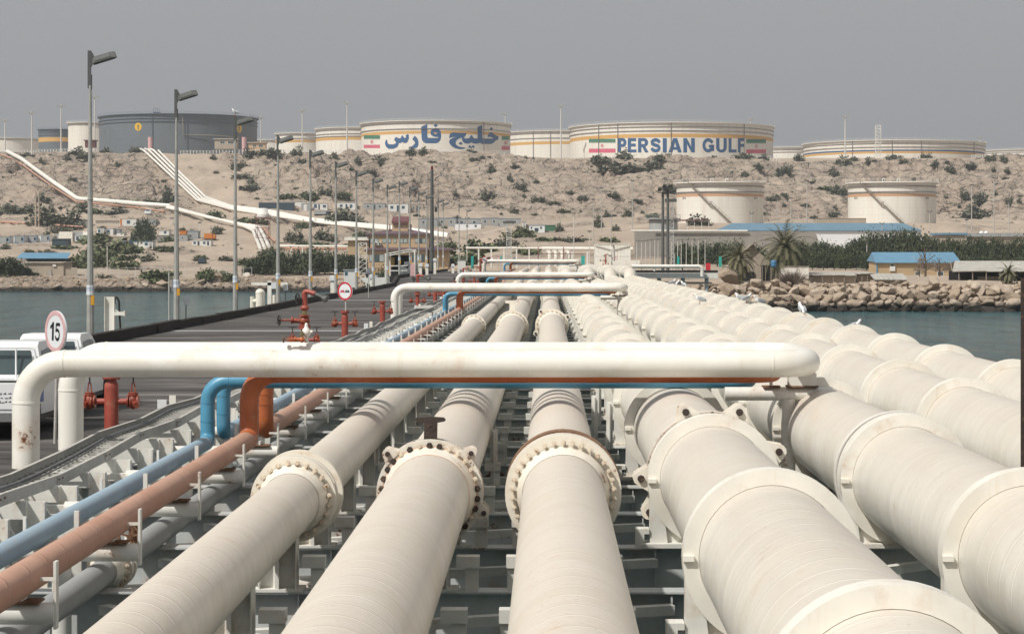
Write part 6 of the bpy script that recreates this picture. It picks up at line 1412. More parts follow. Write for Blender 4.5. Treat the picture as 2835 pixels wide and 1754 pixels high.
cabin('low white cabins with dark doors right of the second lamp', 531, 584, 665, 679, 'wall_white', 'wall_grey', ((.1, .2, .3, .7), (.6, .7, .3, .7)), ((.3, .4, .8, 'navy'), (.8, .9, .8, 'navy')))
def truck_like(label, px0, px1, pyt, pyb, mat, cabm, name='lorry'):
    p = hit((px0 + px1) / 2, pyb); s = p.y / F; W = (px1 - px0) * s; H = (pyb - pyt) * s; t = thing(name, label, 'lorry', (P((px0 + px1) / 2, 0, p.y).x, p.y, p.z))
    mb = MB(); mb.bx(-W / 2, W * .22, 0, 2.4, H * .28, H); mb.build('cargo_box', mat, t); mb = MB(); mb.bx(W * .26, W / 2, .1, 2.3, H * .2, H * .85, 0); mb.build('cab', cabm, t)
    mb = MB(); mb.bx(-W / 2, W / 2, .3, 2.1, H * .16, H * .26); mb.build('chassis', 'black_iron', t)
    for u in (-.35, -.1, .38):
        for yy in (.1, 2.1): mb = MB(); mb.cyl((u * W, yy, H * .16), (u * W, yy + .3, H * .16), H * .16, 14); mb.build('wheel', 'tyre', t)
truck_like('orange lorry parked beside the dark round tree', 565, 596, 646, 666, 'orange_box', 'orange_box'); truck_like('dark lorry with a yellow side on the yard right of the fourth lamp', 869, 915, 582, 597, 'wall_grey', 'navy')
cabin('very long dark blue container left of the fifth lamp', 716, 812, 561, 578, 'navy', 'wall_grey', NB, (), name='shipping_container'); cabin('white long cabin behind the dark blue container', 774, 846, 559, 572, 'wall_white', 'wall_grey', NB, (), Y=hit(760, 577).y + 12)
cabin('grey gabled hut right of the dark blue container', 834, 856, 563, 584, 'wall_grey', 'wall_white', NB, ((.3, .7, .85, 'wall_white'),)); cabin('white cabin with two black framed windows on the upper yard', 865, 906, 563, 580, 'wall_white', 'wall_grey', ((.12, .28, .3, .8), (.72, .9, .35, .7)), ((.4, .5, .85, 'navy'),))
for lab, a, b2, yt, yb, wl in (('first pale cabin of the upper row behind the lamps', 934, 984, 561, 580, 'wall_white'), ('second pale cabin of the upper row behind the lamps', 1006, 1066, 563, 582, 'wall_grey'), ('third pale cabin of the upper row with a yellow skip', 1073, 1130, 564, 586, 'wall_white'), ('fourth pale cabin of the upper row near the tall mast', 1137, 1172, 565, 588, 'wall_beige')):
    cabin(lab, a, b2, yt, yb, wl, 'wall_grey', ((.15, .27, .4, .7), (.7, .82, .4, .7)), ((.45, .55, .8, 'navy'),))
for k, (a, b2, lab) in enumerate(((1162, 1210, 'leftmost'), (1212, 1262, 'second'), (1264, 1330, 'third'), (1333, 1380, 'fourth'), (1383, 1441, 'rightmost'))):
    cabin(lab + ' grey cabin of the long joined row under the hill', a, b2, 606 - (k % 2) * 2, 627 - (k > 2) * 2, 'wall_grey', 'trim_blue', ((.15, .28, .4, .75), (.68, .8, .4, .75)), ((.42, .54, .8, 'wall_beige'),))
cabin('bright white blue edged cabin in front of the long grey row', 1260, 1332, 619, 636, 'truck_white', 'trim_blue', ((.42, .5, .45, .8), (.75, .83, .45, .8)), (), Y=hit(1296, 636).y); cabin('white cabin joined to a green container on the terrace', 1465, 1508, 624, 641, 'truck_white', 'trim_blue', ((.1, .2, .45, .8), (.7, .82, .45, .8)), ((.35, .6, .6, 'navy'),)); cabin('green shipping container beside a white cabin', 1508.5, 1538, 624, 641, 'green_box', 'green_box', NB, (), name='shipping_container'); cabin('small white booth right of the long grey row', 1446, 1456, 615, 629, 'wall_white', 'trim_blue', NB, ((.3, .7, .8, 'wall_grey'),))
# blue roofed shed by the left shore
t, W, H = building('shore_shed', 'beige walled shed with a pale blue roof by the left shore', 'shed', 72, 176, 728, 776, 490, 9, 'wall_beige')
mb = MB(); mb.bx(-W / 2 - 1.0, W / 2 + .7, -.5, 9, H + .15, H + .35); mb.build('slab_roof', 'roof_palegrey', t)
mb = MB(); mb.add([(-W / 2 - 2.2, 0, H + 1.1), (W / 2 + .9, 0, H + 1.1), (W / 2 + .5, 5, H + 2.35), (-W / 2 - 2.2, 5, H + 2.35), (-W / 2 - 2.2, 0, H + 1.0), (W / 2 + .9, 0, H + 1.0), (W / 2 + .5, 5, H + 2.25), (-W / 2 - 2.2, 5, H + 2.25)], [(0, 1, 2, 3), (4, 7, 6, 5), (0, 4, 5, 1), (1, 5, 6, 2), (2, 6, 7, 3), (3, 7, 4, 0)]); mb.build('roof', 'roof_blue', t)
mb = MB(); mb.bx(-W / 2, W / 2, 1.2, 8, H + .35, H + 1.05); mb.build('upper_wall', 'dark_inside', t); mb = MB(); mb.box((W * .26, -.12, H * .86), (.75, .3, .5)); mb.build('air_conditioner', 'wall_white', t)  # upper block is near-black to paint the shaded gap under the blue roof
mb = MB(); mb.bx(-W * .2, -W * .19, -.04, 0, 0, H * .7); mb.bx(W * .18, W * .19, -.04, 0, 0, H * .9); mb.bar((W * .16, -.6, 0), (W * .12, -.05, H * .6), .9, .1); mb.build('wall_post', 'wall_concrete', t)
t2, W2, H2 = building('yard_wall', 'plain beige yard wall joined right of the blue roofed shed', 'wall', 176.5, 213, 740, 775, 490.4, .4, 'wall_beige')
# two storey tan building
Y = 470; s = Y / F
def tanbox(px0, px1, pyt, pyb, y0, y1, par, name, mat, o): 
    a, c = P(px0, pyb, Y) - o, P(px1, pyt, Y) - o; mb = MB(); mb.bx(a.x, c.x, y0, y1, a.z, c.z); return mb.build(name, mat, par)
o = P(1103, 752, Y); t = thing('office_building', 'two storey tan building with plum coloured roofs behind the lamps', 'building', o)
tanbox(1019, 1184, 688, 760, 0, 9, t, 'lower_wall', 'wall_tan', o); tanbox(1024, 1186, 646, 687, 1.0, 9, t, 'upper_wall', 'wall_tan', o); tanbox(1187, 1240, 690, 760, 1.5, 9, t, 'porch_wall', 'wall_tan', o); tanbox(1083, 1127, 615, 640, 3, 6, t, 'roof_room', 'wall_tan', o)
def hip(px0, px1, pye, pyr, y0, y1, name, mat, lip=.18):
    a, c = P(px0, pye, Y) - o, P(px1, pye, Y) - o; zr = (P(0, pyr, Y) - o).z; w_ = c.x - a.x; ym = (y0 + y1) / 2
    mb = MB(); vs = [(a.x, y0, a.z), (c.x, y0, a.z), (c.x, y1, a.z), (a.x, y1, a.z), (a.x + w_ * .38, ym, zr), (c.x - w_ * .38, ym, zr), (a.x, y0, a.z - lip), (c.x, y0, a.z - lip), (c.x, y1, a.z - lip), (a.x, y1, a.z - lip)]
    mb.add(vs, [(0, 1, 5, 4), (1, 2, 5), (2, 3, 4, 5), (3, 0, 4), (6, 9, 8, 7), (0, 6, 7, 1), (1, 7, 8, 2), (2, 8, 9, 3), (3, 9, 6, 0)]); mb.build(name, mat, t)
hip(1010, 1194, 646, 633, .5, 10, 'upper_roof', 'roof_plum', .35); hip(1006, 1258, 689, 675, -.6, 10, 'lower_roof', 'roof_plum', .3)
a_ = P(1082, 618, Y) - o; c_ = P(1129, 604, Y) - o; mb = MB(); mb.add([(a_.x, 2.4, a_.z), (c_.x, 2.4, a_.z), (c_.x, 6.4, c_.z), (a_.x, 6.4, c_.z), (a_.x, 2.4, a_.z + .5), (c_.x, 2.4, a_.z + .5), (c_.x, 6.4, c_.z + .5), (a_.x, 6.4, c_.z + .5)], [(0, 3, 2, 1), (4, 5, 6, 7), (0, 1, 5, 4), (1, 2, 6, 5), (2, 3, 7, 6), (3, 0, 4, 7)]); mb.build('roof_room_roof', 'roof_red', t)
for px in (1076, 1135): tanbox(px - 1, px + 2, 620, 642, 3, 3.3, t, 'vent_pipe', 'maroon', o)
for (a, b2, yt, yb, yy, mm) in ((1024, 1048, 660, 673, 1, 2), (1057, 1082, 660, 673, 1, 2), (1088, 1097, 660, 673, 1, 1), (1105, 1127, 660, 673, 1, 2), (1129, 1136, 660, 673, 1, 1), (1148, 1178, 660, 673, 1, 3), (1022, 1064, 704, 725, 0, 3), (1140, 1176, 704, 725, 0, 4)):
    w_ = tanbox(a, b2, yt, yb, yy - .06, yy + .02, t, 'window', 'lamp_grey', o)
    for k in range(mm):
        tanbox(a + (b2 - a) * (k + .08) / mm, a + (b2 - a) * (k + .92) / mm, yt + 1, yb - 1, yy - .09, yy - .065, w_, 'pane', 'curtain' if (a + k) % 3 else 'window_glass', o)
for px in (1039, 1050, 1001):
    u = tanbox(px - 4.5, px + 4.5, 671, 678.5, .3 if px > 1010 else 1.4, .95 if px > 1010 else 2, t, 'air_conditioner', 'wall_white', o); q = P(px + .8, 674.6, Y) - o; mb = MB(); mb.cyl((q.x, .27 if px > 1010 else 1.37, q.z), (q.x, .31 if px > 1010 else 1.41, q.z), .24, 12); mb.build('fan', 'black_iron', u)
tanbox(960, 1018, 665, 705, 3, 8, t, 'wing_wall', 'wall_yellow', o); tanbox(951, 1020, 656, 665, 2.2, 8.4, t, 'wing_roof', 'ring_cream', o)
lattice(1004, 672, 768, 466, 1.7, 'white scaffold stair frame at the left side of the tan building', th=.1, steps=7, name='scaffold')
# guard shelter on the shore end of the pier
Y = 250; o = P(1092, 790, Y); t = thing('guard_shelter', 'white framed shelter with a sloping truss roof and dark inside, left of the lamps', 'shelter', o); mb = MB()
q = lambda px, py, dy=0: P(px, py, Y) - o + Vector((0, dy, 0))
for px, yt in ((1067, 703), (1074, 702), (1148, 693)):
    for dy in (0, 3): mb.bar(q(px, 792, dy), q(px, yt, dy), .16)
for a, b2 in (((1066, 703), (1132, 690)), ((1066, 709), (1132, 696)), ((1132, 690), (1153, 694)), ((1132, 696), (1153, 696)), ((1080, 736), (1128, 735)), ((1080, 749), (1128, 749)), ((1066, 776), (1074, 776))): mb.bar(q(*a), q(*b2), .11)
for k in range(6): mb.bar(q(1070 + k * 12, 703 - k * 2.4), q(1070 + k * 12, 709 - k * 2.4), .08)
mb.build('frame', 'steel_white', t); mb = MB()
mb.add([q(1064, 703), q(1153, 689), q(1153, 689, 3.2), q(1064, 703, 3.2), q(1064, 705), q(1153, 691), q(1153, 691, 3.2), q(1064, 705, 3.2)], [(0, 1, 2, 3), (4, 7, 6, 5), (0, 4, 5, 1), (1, 5, 6, 2), (2, 6, 7, 3), (3, 7, 4, 0)]); mb.build('roof', 'roof_palegrey', t)
mb = MB(); a, b2 = q(1078, 768, 2.6), q(1128, 706, 3.0); mb.bx(a.x, b2.x, a.y, b2.y, a.z, b2.z); mb.build('back_panel', 'dark_inside', t); mb = MB(); a, b2 = q(1080, 738, 2.3), q(1088, 712, 2.55); mb.bx(a.x, b2.x, a.y, b2.y, a.z, b2.z); mb.build('ochre_panel', 'ochre', t)
mb = MB(); a, b2 = q(1078, 782, -.2), q(1106, 764, 1.2); mb.bx(a.x, b2.x, a.y, b2.y, a.z, b2.z); mb.build('plinth', 'black_iron', t)
t = thing('pipe_cluster', 'cluster of upright white pipes and valve boxes right of the guard shelter', 'pipework', P(1125, 768, 252)); o2 = P(1125, 768, 252); q2 = lambda px, py, dy=0: P(px, py, 252) - o2 + Vector((0, dy, 0))
mb = MB()
for px, yt, r in ((1108, 738, .18), (1114, 735, .25), (1122, 740, .16), (1128, 742, .2), (1134, 728, .15)): mb.cyl(q2(px, 775), q2(px, yt), r, 12)
mb.build('pipes', 'truck_white', t); mb = MB(); a, b2 = q2(1119, 735, -.3), q2(1133, 724, .2); mb.bx(a.x, b2.x, a.y, b2.y, a.z, b2.z); mb.build('box', 'truck_white', t); mb = MB(); a, b2 = q2(1112, 750, -.4), q2(1130, 744, 0); mb.bx(a.x, b2.x, a.y, b2.y, a.z, b2.z); mb.build('valve', 'truck_white', t)
def panel(px0, px1, pyt, pyb, Y, mat, lab, name='panel', cat='sign', posts=1):
    o = P((px0 + px1) / 2, pyb, Y); t = thing(name, lab, cat, o); W = (px1 - px0) / F * Y; H = (pyb - pyt) / F * Y
    mb = MB(); mb.bx(-W / 2, W / 2, -.03, .03, 0, H); mb.build('board', mat, t); mb = MB()
    for k in range(posts): mb.bx(-W / 2 + .02 + k * (W - .14), -W / 2 + .1 + k * (W - .14), .035, .1, -1.2, H); 
    mb.build('post', 'galv', t); return t
panel(1136, 1148, 732, 764, 248, 'sign_pink', 'pink upright panel right of the guard shelter')
panel(1304, 1311, 709, 743, 330, 'teal', 'tall teal banner at the left of the farthest white loop', 'banner', 'banner', 2); panel(1385, 1390, 709, 722, 332, 'teal', 'short teal banner peeking over the farthest white loop', 'banner', 'banner'); panel(1609, 1619, 708, 733, 330, 'teal', 'teal banner left of the white box building', 'banner', 'banner')
panel(1874, 1881, 710, 743, 330, 'teal', 'narrow teal banner among the pale poles on the right', 'banner', 'banner'); panel(1990, 1998, 710, 738, 322, 'teal', 'teal banner left of the shorter palm', 'banner', 'banner'); panel(1954, 1967, 728, 749, 318, 'sign_red', 'red board between two teal banners', 'notice_board')
# stepped breakwater store, upturned boat shape, left of the shelter
t, W, H = building('pump_hut', 'small white hut with a pale lid on the shore left of the lamps', 'hut', 952, 985, 748, 775, 440, 4, 'wall_white', 'wall_grey', .2, .15, ((.1, .3, .5, .8),), ())
t, W, H = building('low_store', 'low white store with dark openings below the shrubs left of the guard shelter', 'store', 1011, 1062, 756, 775, 410, 4, 'wall_white', 'wall_concrete', .3, .12, (), ((.05, .15, .9, 'dark_inside'), (.2, .3, .9, 'dark_inside')))
mb = MB(); o = P(1062, 790, 300); mb.prism([(-3.4, 1.0), (2.6, 1.2), (2.0, -.6), (.4, -1.2)], 0, 2.2); t = tag(mb.build('boat_hull', 'wall_white', None, o), 'upturned pale boat hull below the guard shelter', 'boat')
# ---- right hand side
t, W, H = building('warehouse', 'long white warehouse with a blue pitched roof behind the dark tree belt', 'warehouse', 1990, 2551, 637, 700, 600, 18, 'truck_white')
mb = MB(); hz = (637 - 617) / F * 600 * 1.05
mb.add([(-W / 2 + 0, -.5, H), (W / 2, -.5, H), (W / 2 - 3.5, 9, H + hz), (-W / 2 + 4.5, 9, H + hz), (W / 2 + .3, 18.5, H), (-W / 2, 18.5, H), (-W / 2, -.5, H - .25), (W / 2, -.5, H - .25)], [(0, 1, 2, 3), (3, 2, 4, 5), (0, 3, 5), (1, 4, 2), (0, 6, 7, 1)]); mb.build('roof', 'roof_bluegrey', t)
o = P(2010, 690, 560); t = thing('retaining_wall', 'long grey beige concrete wall with a sloped right end behind the poles', 'wall', o); a, b2 = P(1757, 700, 560) - o, P(2262, 641, 560) - o
mb = MB(); mb.prism([(a.x, -2), (b2.x + 1.2, -2), (b2.x, b2.z - 1), (b2.x - 1.2, b2.z), (a.x, b2.z)], 0, 1.0); mb.build('wall', 'wall_concrete', t); mb = MB(); mb.cyl((a.x - 1, -.6, b2.z + .2), (b2.x - 18, -.6, b2.z + .2), .22, 10); tag(mb.build('wall_pipe', 'loop_white', None, o), 'thin white pipe along the top of the long concrete wall', 'pipe')
mb = MB(); 
t, W, H = building('flat_block', 'darker grey concrete block left part of the long wall', 'building', 1760, 1815, 642, 740, 548, 6, 'wall_concrete', None, wins=(), doors=((.15, .95, .22, 'dark_inside'),))
t, W, H = building('yellow_house', 'yellow walled house with a bright blue metal roof on the right shore', 'house', 2427, 2655, 726, 772, 372, 9, 'wall_yellow', None, wins=((.17, .21, .62, .9), (.47, .53, .1, .42), (.74, .81, .1, .42)))
mb = MB(); mb.add([(-W / 2 - .3, -.5, H), (W / 2 + .3, -.5, H), (W / 2, 5, H + 1.75), (-W / 2 - .1, 5, H + 1.75), (W / 2 + .3, 9.5, H + .2), (-W / 2 - .3, 9.5, H + .2), (-W / 2 - .3, -.5, H - .12), (W / 2 + .3, -.5, H - .12)], [(0, 1, 2, 3), (3, 2, 4, 5), (0, 3, 5), (1, 4, 2), (0, 6, 7, 1)]); mb.build('roof', 'roof_blue', t)
mb = MB(); mb.bx(-W / 2 - .1, -W / 2 + .15, -.15, -.01, 0, H); mb.build('corner_trim', 'roof_blue', t)
mb = MB(); mb.box((-W * .31, -.2, H * .62), (.9, .3, .8)); mb.build('air_conditioner', 'wall_white', t)
# block wall hut by the palm
t, W, H = building('block_hut', 'cream block hut with a ragged top behind the dry twig bush', 'hut', 2163, 2239, 738, 780, 306, 3, 'ring_cream', 'wall_beige', .1, .08)
t = thing('gabled_hut', 'old gabled hut with dark shaded front between the two palms', 'hut', P(2090, 778, 312)); s = 312 / F
mb = MB(); mb.prism([(-38 * s, -1), (48 * s, -1), (48 * s, 50 * s), (10 * s, 84 * s), (-2 * s, 104 * s), (-25 * s, 84 * s), (-38 * s, 62 * s)], 1.2, 6); mb.build('wall', 'wall_beige', t)
mb = MB(); 
for a, b2 in (((-30, 84), (-2, 108)), ((-2, 108), (36, 82)), ((36, 82), (76, 44))): mb.bar((a[0] * s, .8, a[1] * s), (b2[0] * s, .8, b2[1] * s), .9, .10)
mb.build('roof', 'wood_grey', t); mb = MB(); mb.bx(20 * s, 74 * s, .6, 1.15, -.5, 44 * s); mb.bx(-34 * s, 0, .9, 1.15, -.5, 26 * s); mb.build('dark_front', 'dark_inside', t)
mb = MB()
for px in (22, 30, 44, 60, 70): mb.bar((px * s, .4, -.6), (px * s, .4, 42 * s), .11)
mb.build('post', 'wood_grey', t)
t = thing('water_drum', 'blue plastic drum hanging under the tall palm', 'drum', P(2142, 730, 305.5)); mb = MB(); mb.lathe([(0, -.5), (.4, -.48), (.42, -.2), (.40, 0), (.42, .2), (.4, .48), (0, .5)], None, 18); mb.build('body', 'trim_blue', t); mb = MB(); mb.bar((-.5, 0, -.55), (.5, 0, -.55), .08); mb.bar((-.3, 0, -.55), (-.3, 0, -2.6), .08); mb.bar((.3, 0, -.55), (.3, 0, -2.6), .08); mb.build('stand', 'wood_grey', t)
# low corrugated roofs
def lowroof(lab, px0, px1, pyt, pyb, Y, mat='roof_palegrey', post=True, name='low_shed', front=0.0, wallm='wall_beige'):
    o = P((px0 + px1) / 2, pyb, Y); t = thing(name, lab, 'shed', o); s = Y / F; W = (px1 - px0) * s; H = (pyb - pyt) * s; rr = random.Random(int(px0)); n = 14; vs = []
    for k in range(n + 1):
        x = -W / 2 + W * k / n; j = rr.uniform(-.07, .07); vs += [(x, -.6, H * front + j), (x, 4.2, H + j * .5), (x, -.6, H * front + j - .08), (x, 4.2, H + j * .5 - .08)]
    fs = []
    for k in range(n):
        b0 = k * 4; fs += [(b0, b0 + 4, b0 + 5, b0 + 1), (b0 + 2, b0 + 3, b0 + 7, b0 + 6), (b0, b0 + 2, b0 + 6, b0 + 4), (b0 + 1, b0 + 5, b0 + 7, b0 + 3)]
    mb = MB(); mb.add(vs, fs); mb.build('roof', mat, t); mb = MB(); mb.bx(-W / 2 + .1, W / 2 - .1, .1, 4, -1.4, H * front - .12); mb.build('wall', wallm, t)
    if post:
        mb = MB()
        for k in range(5): mb.bar((-W / 2 + .2 + (W - .4) * k / 4, -.4, -1.4), (-W / 2 + .2 + (W - .4) * k / 4, -.4, H * front - .1), .12)
        mb.build('post', 'wood_grey', t)
lowroof('sagging flat roofed low shed right of the cream block hut', 2242, 2370, 754, 772, 309, front=.65); lowroof('long low flat roofed shed behind the sagging one', 2350, 2420, 754, 776, 312, front=.9); lowroof('corrugated grey sloping roof in front of the yellow house', 2418, 2512, 757, 777, 308, front=.2)
t = thing('open_shed', 'open sided shed with a pale corrugated gable roof on the far right', 'shed', P(2745, 790, 318)); s = 318 / F
mb = MB(); A, B_ = -112 * s, 130 * s; z0, zr = 40 * s, 68 * s
mb.add([(A, -1, z0), (B_, -1, z0), (B_, 4, zr), (A + 1.3, 4, zr), (B_, 9, z0), (A, 9, z0), (A, -1, z0 - .1), (B_, -1, z0 - .1), (B_, 4, zr - .1), (A + 1.3, 4, zr - .1)], [(0, 1, 2, 3), (3, 2, 4, 5), (0, 6, 7, 1), (6, 9, 8, 7)]); mb.build('roof', 'roof_palegrey', t)
mb = MB()
for k in range(7): mb.bar((A + 1 + k * 2.0, -.8, -1), (A + 1 + k * 2.0, -.8, z0 - .05), .14)
mb.bar((A, -1, z0), (A + .6, 4, zr), .12); mb.bar((A, -1, z0 - .1), (A + 5, -1, z0 + .02), .1); mb.build('post', 'wood_grey', t); mb = MB(); mb.bx(A + 4, A + 8.2, .5, .6, -1, z0 * .62); mb.bx(A + 1, A + 3.6, .5, .6, -1, z0 * .3); mb.build('plank_screen', 'wood_grey', t); mb = MB(); mb.bx(A + .8, B_, 6, 6.2, -1, z0); mb.build('back_wall', 'dark_inside', t)
# houses behind the belt
t, W, H = building('blue_roof_house', 'beige house with a small bright blue roof above the tree belt', 'house', 2597, 2672, 650, 680, 540, 8, 'wall_beige', 'roof_blue', .5, .5); t, W, H = building('grey_roof_house', 'house with a pale grey roof carrying two round white tanks', 'house', 2693, 2900, 655, 690, 540, 8, 'wall_beige', 'wall_grey', .6, .9)
for k, px in enumerate((2717, 2730)):
    t = thing('water_tank', ['left', 'right'][k] + ' round white water tank on the grey roof', 'water tank', P(px, 647, 541)); mb = MB(); mb.lathe([(0, -.7), (.52, -.68), (.55, .3), (.35, .62), (0, .7)], None, 16); mb.build('body', 'truck_white', t); mb = MB(); mb.bx(-.5, .5, -.4, .4, -.95, -.72); mb.build('stand', 'steel_grey', t)
cabin('small beige block house between the two mid distance tanks', 2262, 2398, 605, 618, 'wall_beige', 'wall_beige', NB, (), Y=712, name='block_house', grp=None)
t = thing('canopy', 'open canopy with a dull red roof before the left mid distance tank', 'canopy', P(1922, 636, 700)); s = 700 / F; mb = MB(); mb.box((0, 2, 3.1), (86 * s, 6, .35)); mb.build('roof', 'roof_red', t); mb = MB()
for k in range(5): mb.bar((-40 * s + k * 20 * s, -.6, -1), (-40 * s + k * 20 * s, -.6, 3), .16)
mb.build('post', 'steel_white', t)
# white box building with two panels at the pier end
o = P(1695, 735, 340); t = thing('white_box_building', 'white sheet metal box with ribbed panels at the end of the pier', 'building', o); s = 340 / F
for k, (a, b2) in enumerate(((-49, -4), (4, 50))):
    mb = MB(); mb.bx(a * s, b2 * s, 0, 3, -1, 59 * s)
    for i in range(6): x = a * s + (b2 - a) * s * (i + .0) / 5; mb.bx(x - .03, x + .03, -.04, -.001, 0, 59 * s - .01)
    mb.bx(a * s, b2 * s, -.05, -.041, 26 * s, 27.2 * s); mb.bx(a * s - .03, b2 * s + .03, -.08, .02, 58.2 * s, 59.6 * s); mb.build('panel_box', 'loop_white', t)
mb = MB()
for a, b2 in (((-3, 0), (3, 58)), ((3, 0), (-3, 30)), ((-3, 58), (-3, 0)), ((3, 58), (3, 0)), ((-48, 57), (-6, 46)), ((48, 57), (6, 46))): mb.bar((a[0] * s, -.16, a[1] * s), (b2[0] * s, -.16, b2[1] * s), .12)
mb.build('frame', 'steel_white', t); mb = MB(); mb.prism([(1 * s, -2 * s), (73 * s, -2 * s), (75 * s, 15 * s), (1 * s, 12 * s)], -2.0, -1.2); mb.build('tray_wall', 'loop_white', t)
tri_sign('red outlined triangular sign on the white box building', P(1706, 713, 339), .55, 0)
monitor(255, 'small dark red monitor before the white box building').location = P(1677, 742, 320)
# pale poles in front of the concrete wall
k = 0; names = ['first', 'second', 'third', 'fourth', 'fifth', 'sixth', 'seventh', 'eighth', 'ninth', 'tenth', 'eleventh', 'twelfth', 'thirteenth', 'fourteenth', 'fifteenth']
for px, yt, yb in ((1763, 668, 745), (1776, 668, 745), (1788, 667, 745), (1800, 665, 745), (1813, 663, 745), (1822, 664, 745), (1860, 667, 745), (1868, 700, 745), (1876, 665, 745), (1886, 665, 745), (1900, 665, 740), (1916, 663, 738), (1933, 664, 740), (1952, 662, 744)):
    b0 = P(px, yb, 335 + k * 4); z = P(px, yt, b0.y).z - b0.z; t = thing('flood_pole', names[k] + ' thin pale lamp pole from the left in the cluster before the concrete wall', 'pole', b0, 0, 'thin pale poles before the concrete wall')
    mb = MB(); mb.cyl((0, 0, -1), (0, 0, z), .07, 8, r2=.05); mb.build('pole', 'light_pole', t); mb = MB(); mb.bar((-.15, 0, z), (.55, 0, z + .16), .16, .09); mb.build('lamp_head', 'lamp_grey', t); k += 1
for px, yt, lab in ((1835, 533, 'left of the two tall grey floodlight columns'), (1849, 524, 'right of the two tall grey floodlight columns')):
    b0 = P(px, 748, 330); z = P(px, yt, 330).z - b0.z; t = thing('floodlight_column', lab, 'floodlight', b0, 0, 'tall grey floodlight columns'); mb = MB(); mb.cyl((0, 0, -1), (0, 0, z), .26, 12, r2=.18); mb.build('column', 'lamp_grey', t)
    mb = MB(); mb.box((0, 0, z), (1.6, .8, .1))
    for dx in (-.6, .6): mb.bar((dx, -.4, z), (dx, -.4, z + .9), .05)
    mb.bar((-.7, -.4, z + .8), (.7, -.4, z + .8), .05); mb.build('platform', 'lamp_grey', t)
    mb = MB()
    for dx in (-.5, .35): mb.box((dx, -.6, z + .45), (.55, .35, .5))
    mb.build('floodlight', 'black_iron', t)
for px, yt, yb, Y, lab in ((1857, 560, 745, 333, 'thin lattice ladder mast right of the floodlight columns'), (1409, 620, 736, 360, 'lattice light tower behind the farthest white loop'),):
    t_, H_ = lattice(px, yt, yb, Y, .8, lab, th=.07, steps=16, mat='steel_grey')
    mb = MB(); mb.box((0, 0, H_ + .3), (1.8, .6, .5)); mb.build('lights', 'lamp_grey', t_)
for px, yt, yb, Y, lab in ((1589, 590, 735, 400, 'slim lamp post right of the white pipe manifold'), (1632, 640, 735, 380, 'lamp post with light cluster left of the white box building'), (1643, 552, 650, 640, 'grey post on the terrace left of the narrow tree'), (1665, 520, 640, 700, 'tall thin grey post on the terrace'), (1751, 500, 625, 720, 'thin grey post on the hill between bush clumps'), (1692, 598, 665, 620, 'grey post by the terrace fence'),
                           (2152, 550, 625, 690, 'short dark post right of the left mid distance tank'), (2190, 548, 625, 690, 'post with top light right of the left mid distance tank'), (2234, 500, 625, 690, 'tall thin post between the two mid distance tanks'), (2690, 512, 620, 700, 'left of two tall thin posts right of the right mid distance tank'), (2752, 492, 620, 700, 'right of two tall thin posts right of the right mid distance tank'), (2793, 560, 640, 600, 'thin post above the grey roofed house'), (2676, 608, 660, 560, 'dark wooden post above the blue roofed house'),
                           (2081, 590, 640, 620, 'double headed light post before the left mid distance tank'), (2212, 625, 665, 600, 'double headed light post at the warehouse'), (2442, 618, 645, 600, 'double headed light post behind the warehouse roof'), (2574, 585, 660, 590, 'double headed light post before the right mid distance tank'), (2400, 672, 752, 425, 'thin green pole before the tree belt'),
                           (476, 604, 652, 820, 'white lamp post just left of the second street lamp'), (553, 616, 680, 780, 'white lamp post right of the second street lamp'), (297, 678, 772, 520, 'thin lamp post in the scrub right of the first street lamp')):
    b0 = P(px, yb, Y); z = P(px, yt, Y).z - b0.z; t = thing('light_post', lab, 'light post', b0); mb = MB(); r = .0009 * Y * (.17 if Y < 500 else .22) + .03; mb.cyl((0, 0, -3), (0, 0, z), r, 8, r2=r * .7); mb.build('pole', 'hydrant_red' if False else ('light_pole' if px < 600 or Y < 500 else 'galv'), t)
    mb = MB(); w_ = .0011 * Y
    if 'double' in lab: mb.bar((0, 0, z - w_ * .5), (-w_, 0, z + w_ * .4), w_ * .3); mb.bar((0, 0, z - w_ * .5), (w_, 0, z + w_ * .4), w_ * .3)
    else: mb.box((0, 0, z), (w_ * 1.6, .4, w_ * .5))
    mb.build('lamp_head', 'lamp_grey', t)
for k, px in enumerate((99, 108)):
    b0 = hit(px, 628); z = P(px, 532 + k * 2, b0.y).z - b0.z; t = tag(MB().cyl((0, 0, -1), (0, 0, z), .42, 8, r2=.3).build('wooden_pole', 'wall_beige', None, b0), ['left', 'right'][k] + ' of the two bare wooden poles above the left cabins', 'pole', 'pair of wooden poles')
# tall dark mast with red lamp and ladder
b0 = P(1196, 758, 300); z = P(1196, 470, 300).z - b0.z; t = thing('tall_mast', 'tall dark grey mast with ladder and red lamp behind the street lamps', 'mast', b0)
mb = MB(); mb.cyl((0, 0, -1), (0, 0, z), .34, 14, r2=.2); mb.build('pole', 'lamp_grey', t); mb = MB()
for k in range(40): mb.bar((-.55, -.1, z * .28 + k * z * .0175), (-.28, -.1, z * .28 + k * z * .0175), .035)
mb.bar((-.55, -.1, z * .25), (-.55, -.1, z * .97), .05); mb.box((.55, 0, z * .62), (.35, .35, .7)); mb.bar((-.5, 0, z * .9), (.9, 0, z * .9), .06); mb.bar((.9, 0, z * .9), (.9, 0, z * .55), .04); mb.build('ladder', 'lamp_grey', t); mb = MB(); mb.cyl((0, 0, z), (0, 0, z + .5), .16, 10); mb.build('beacon', 'tail_red', t)
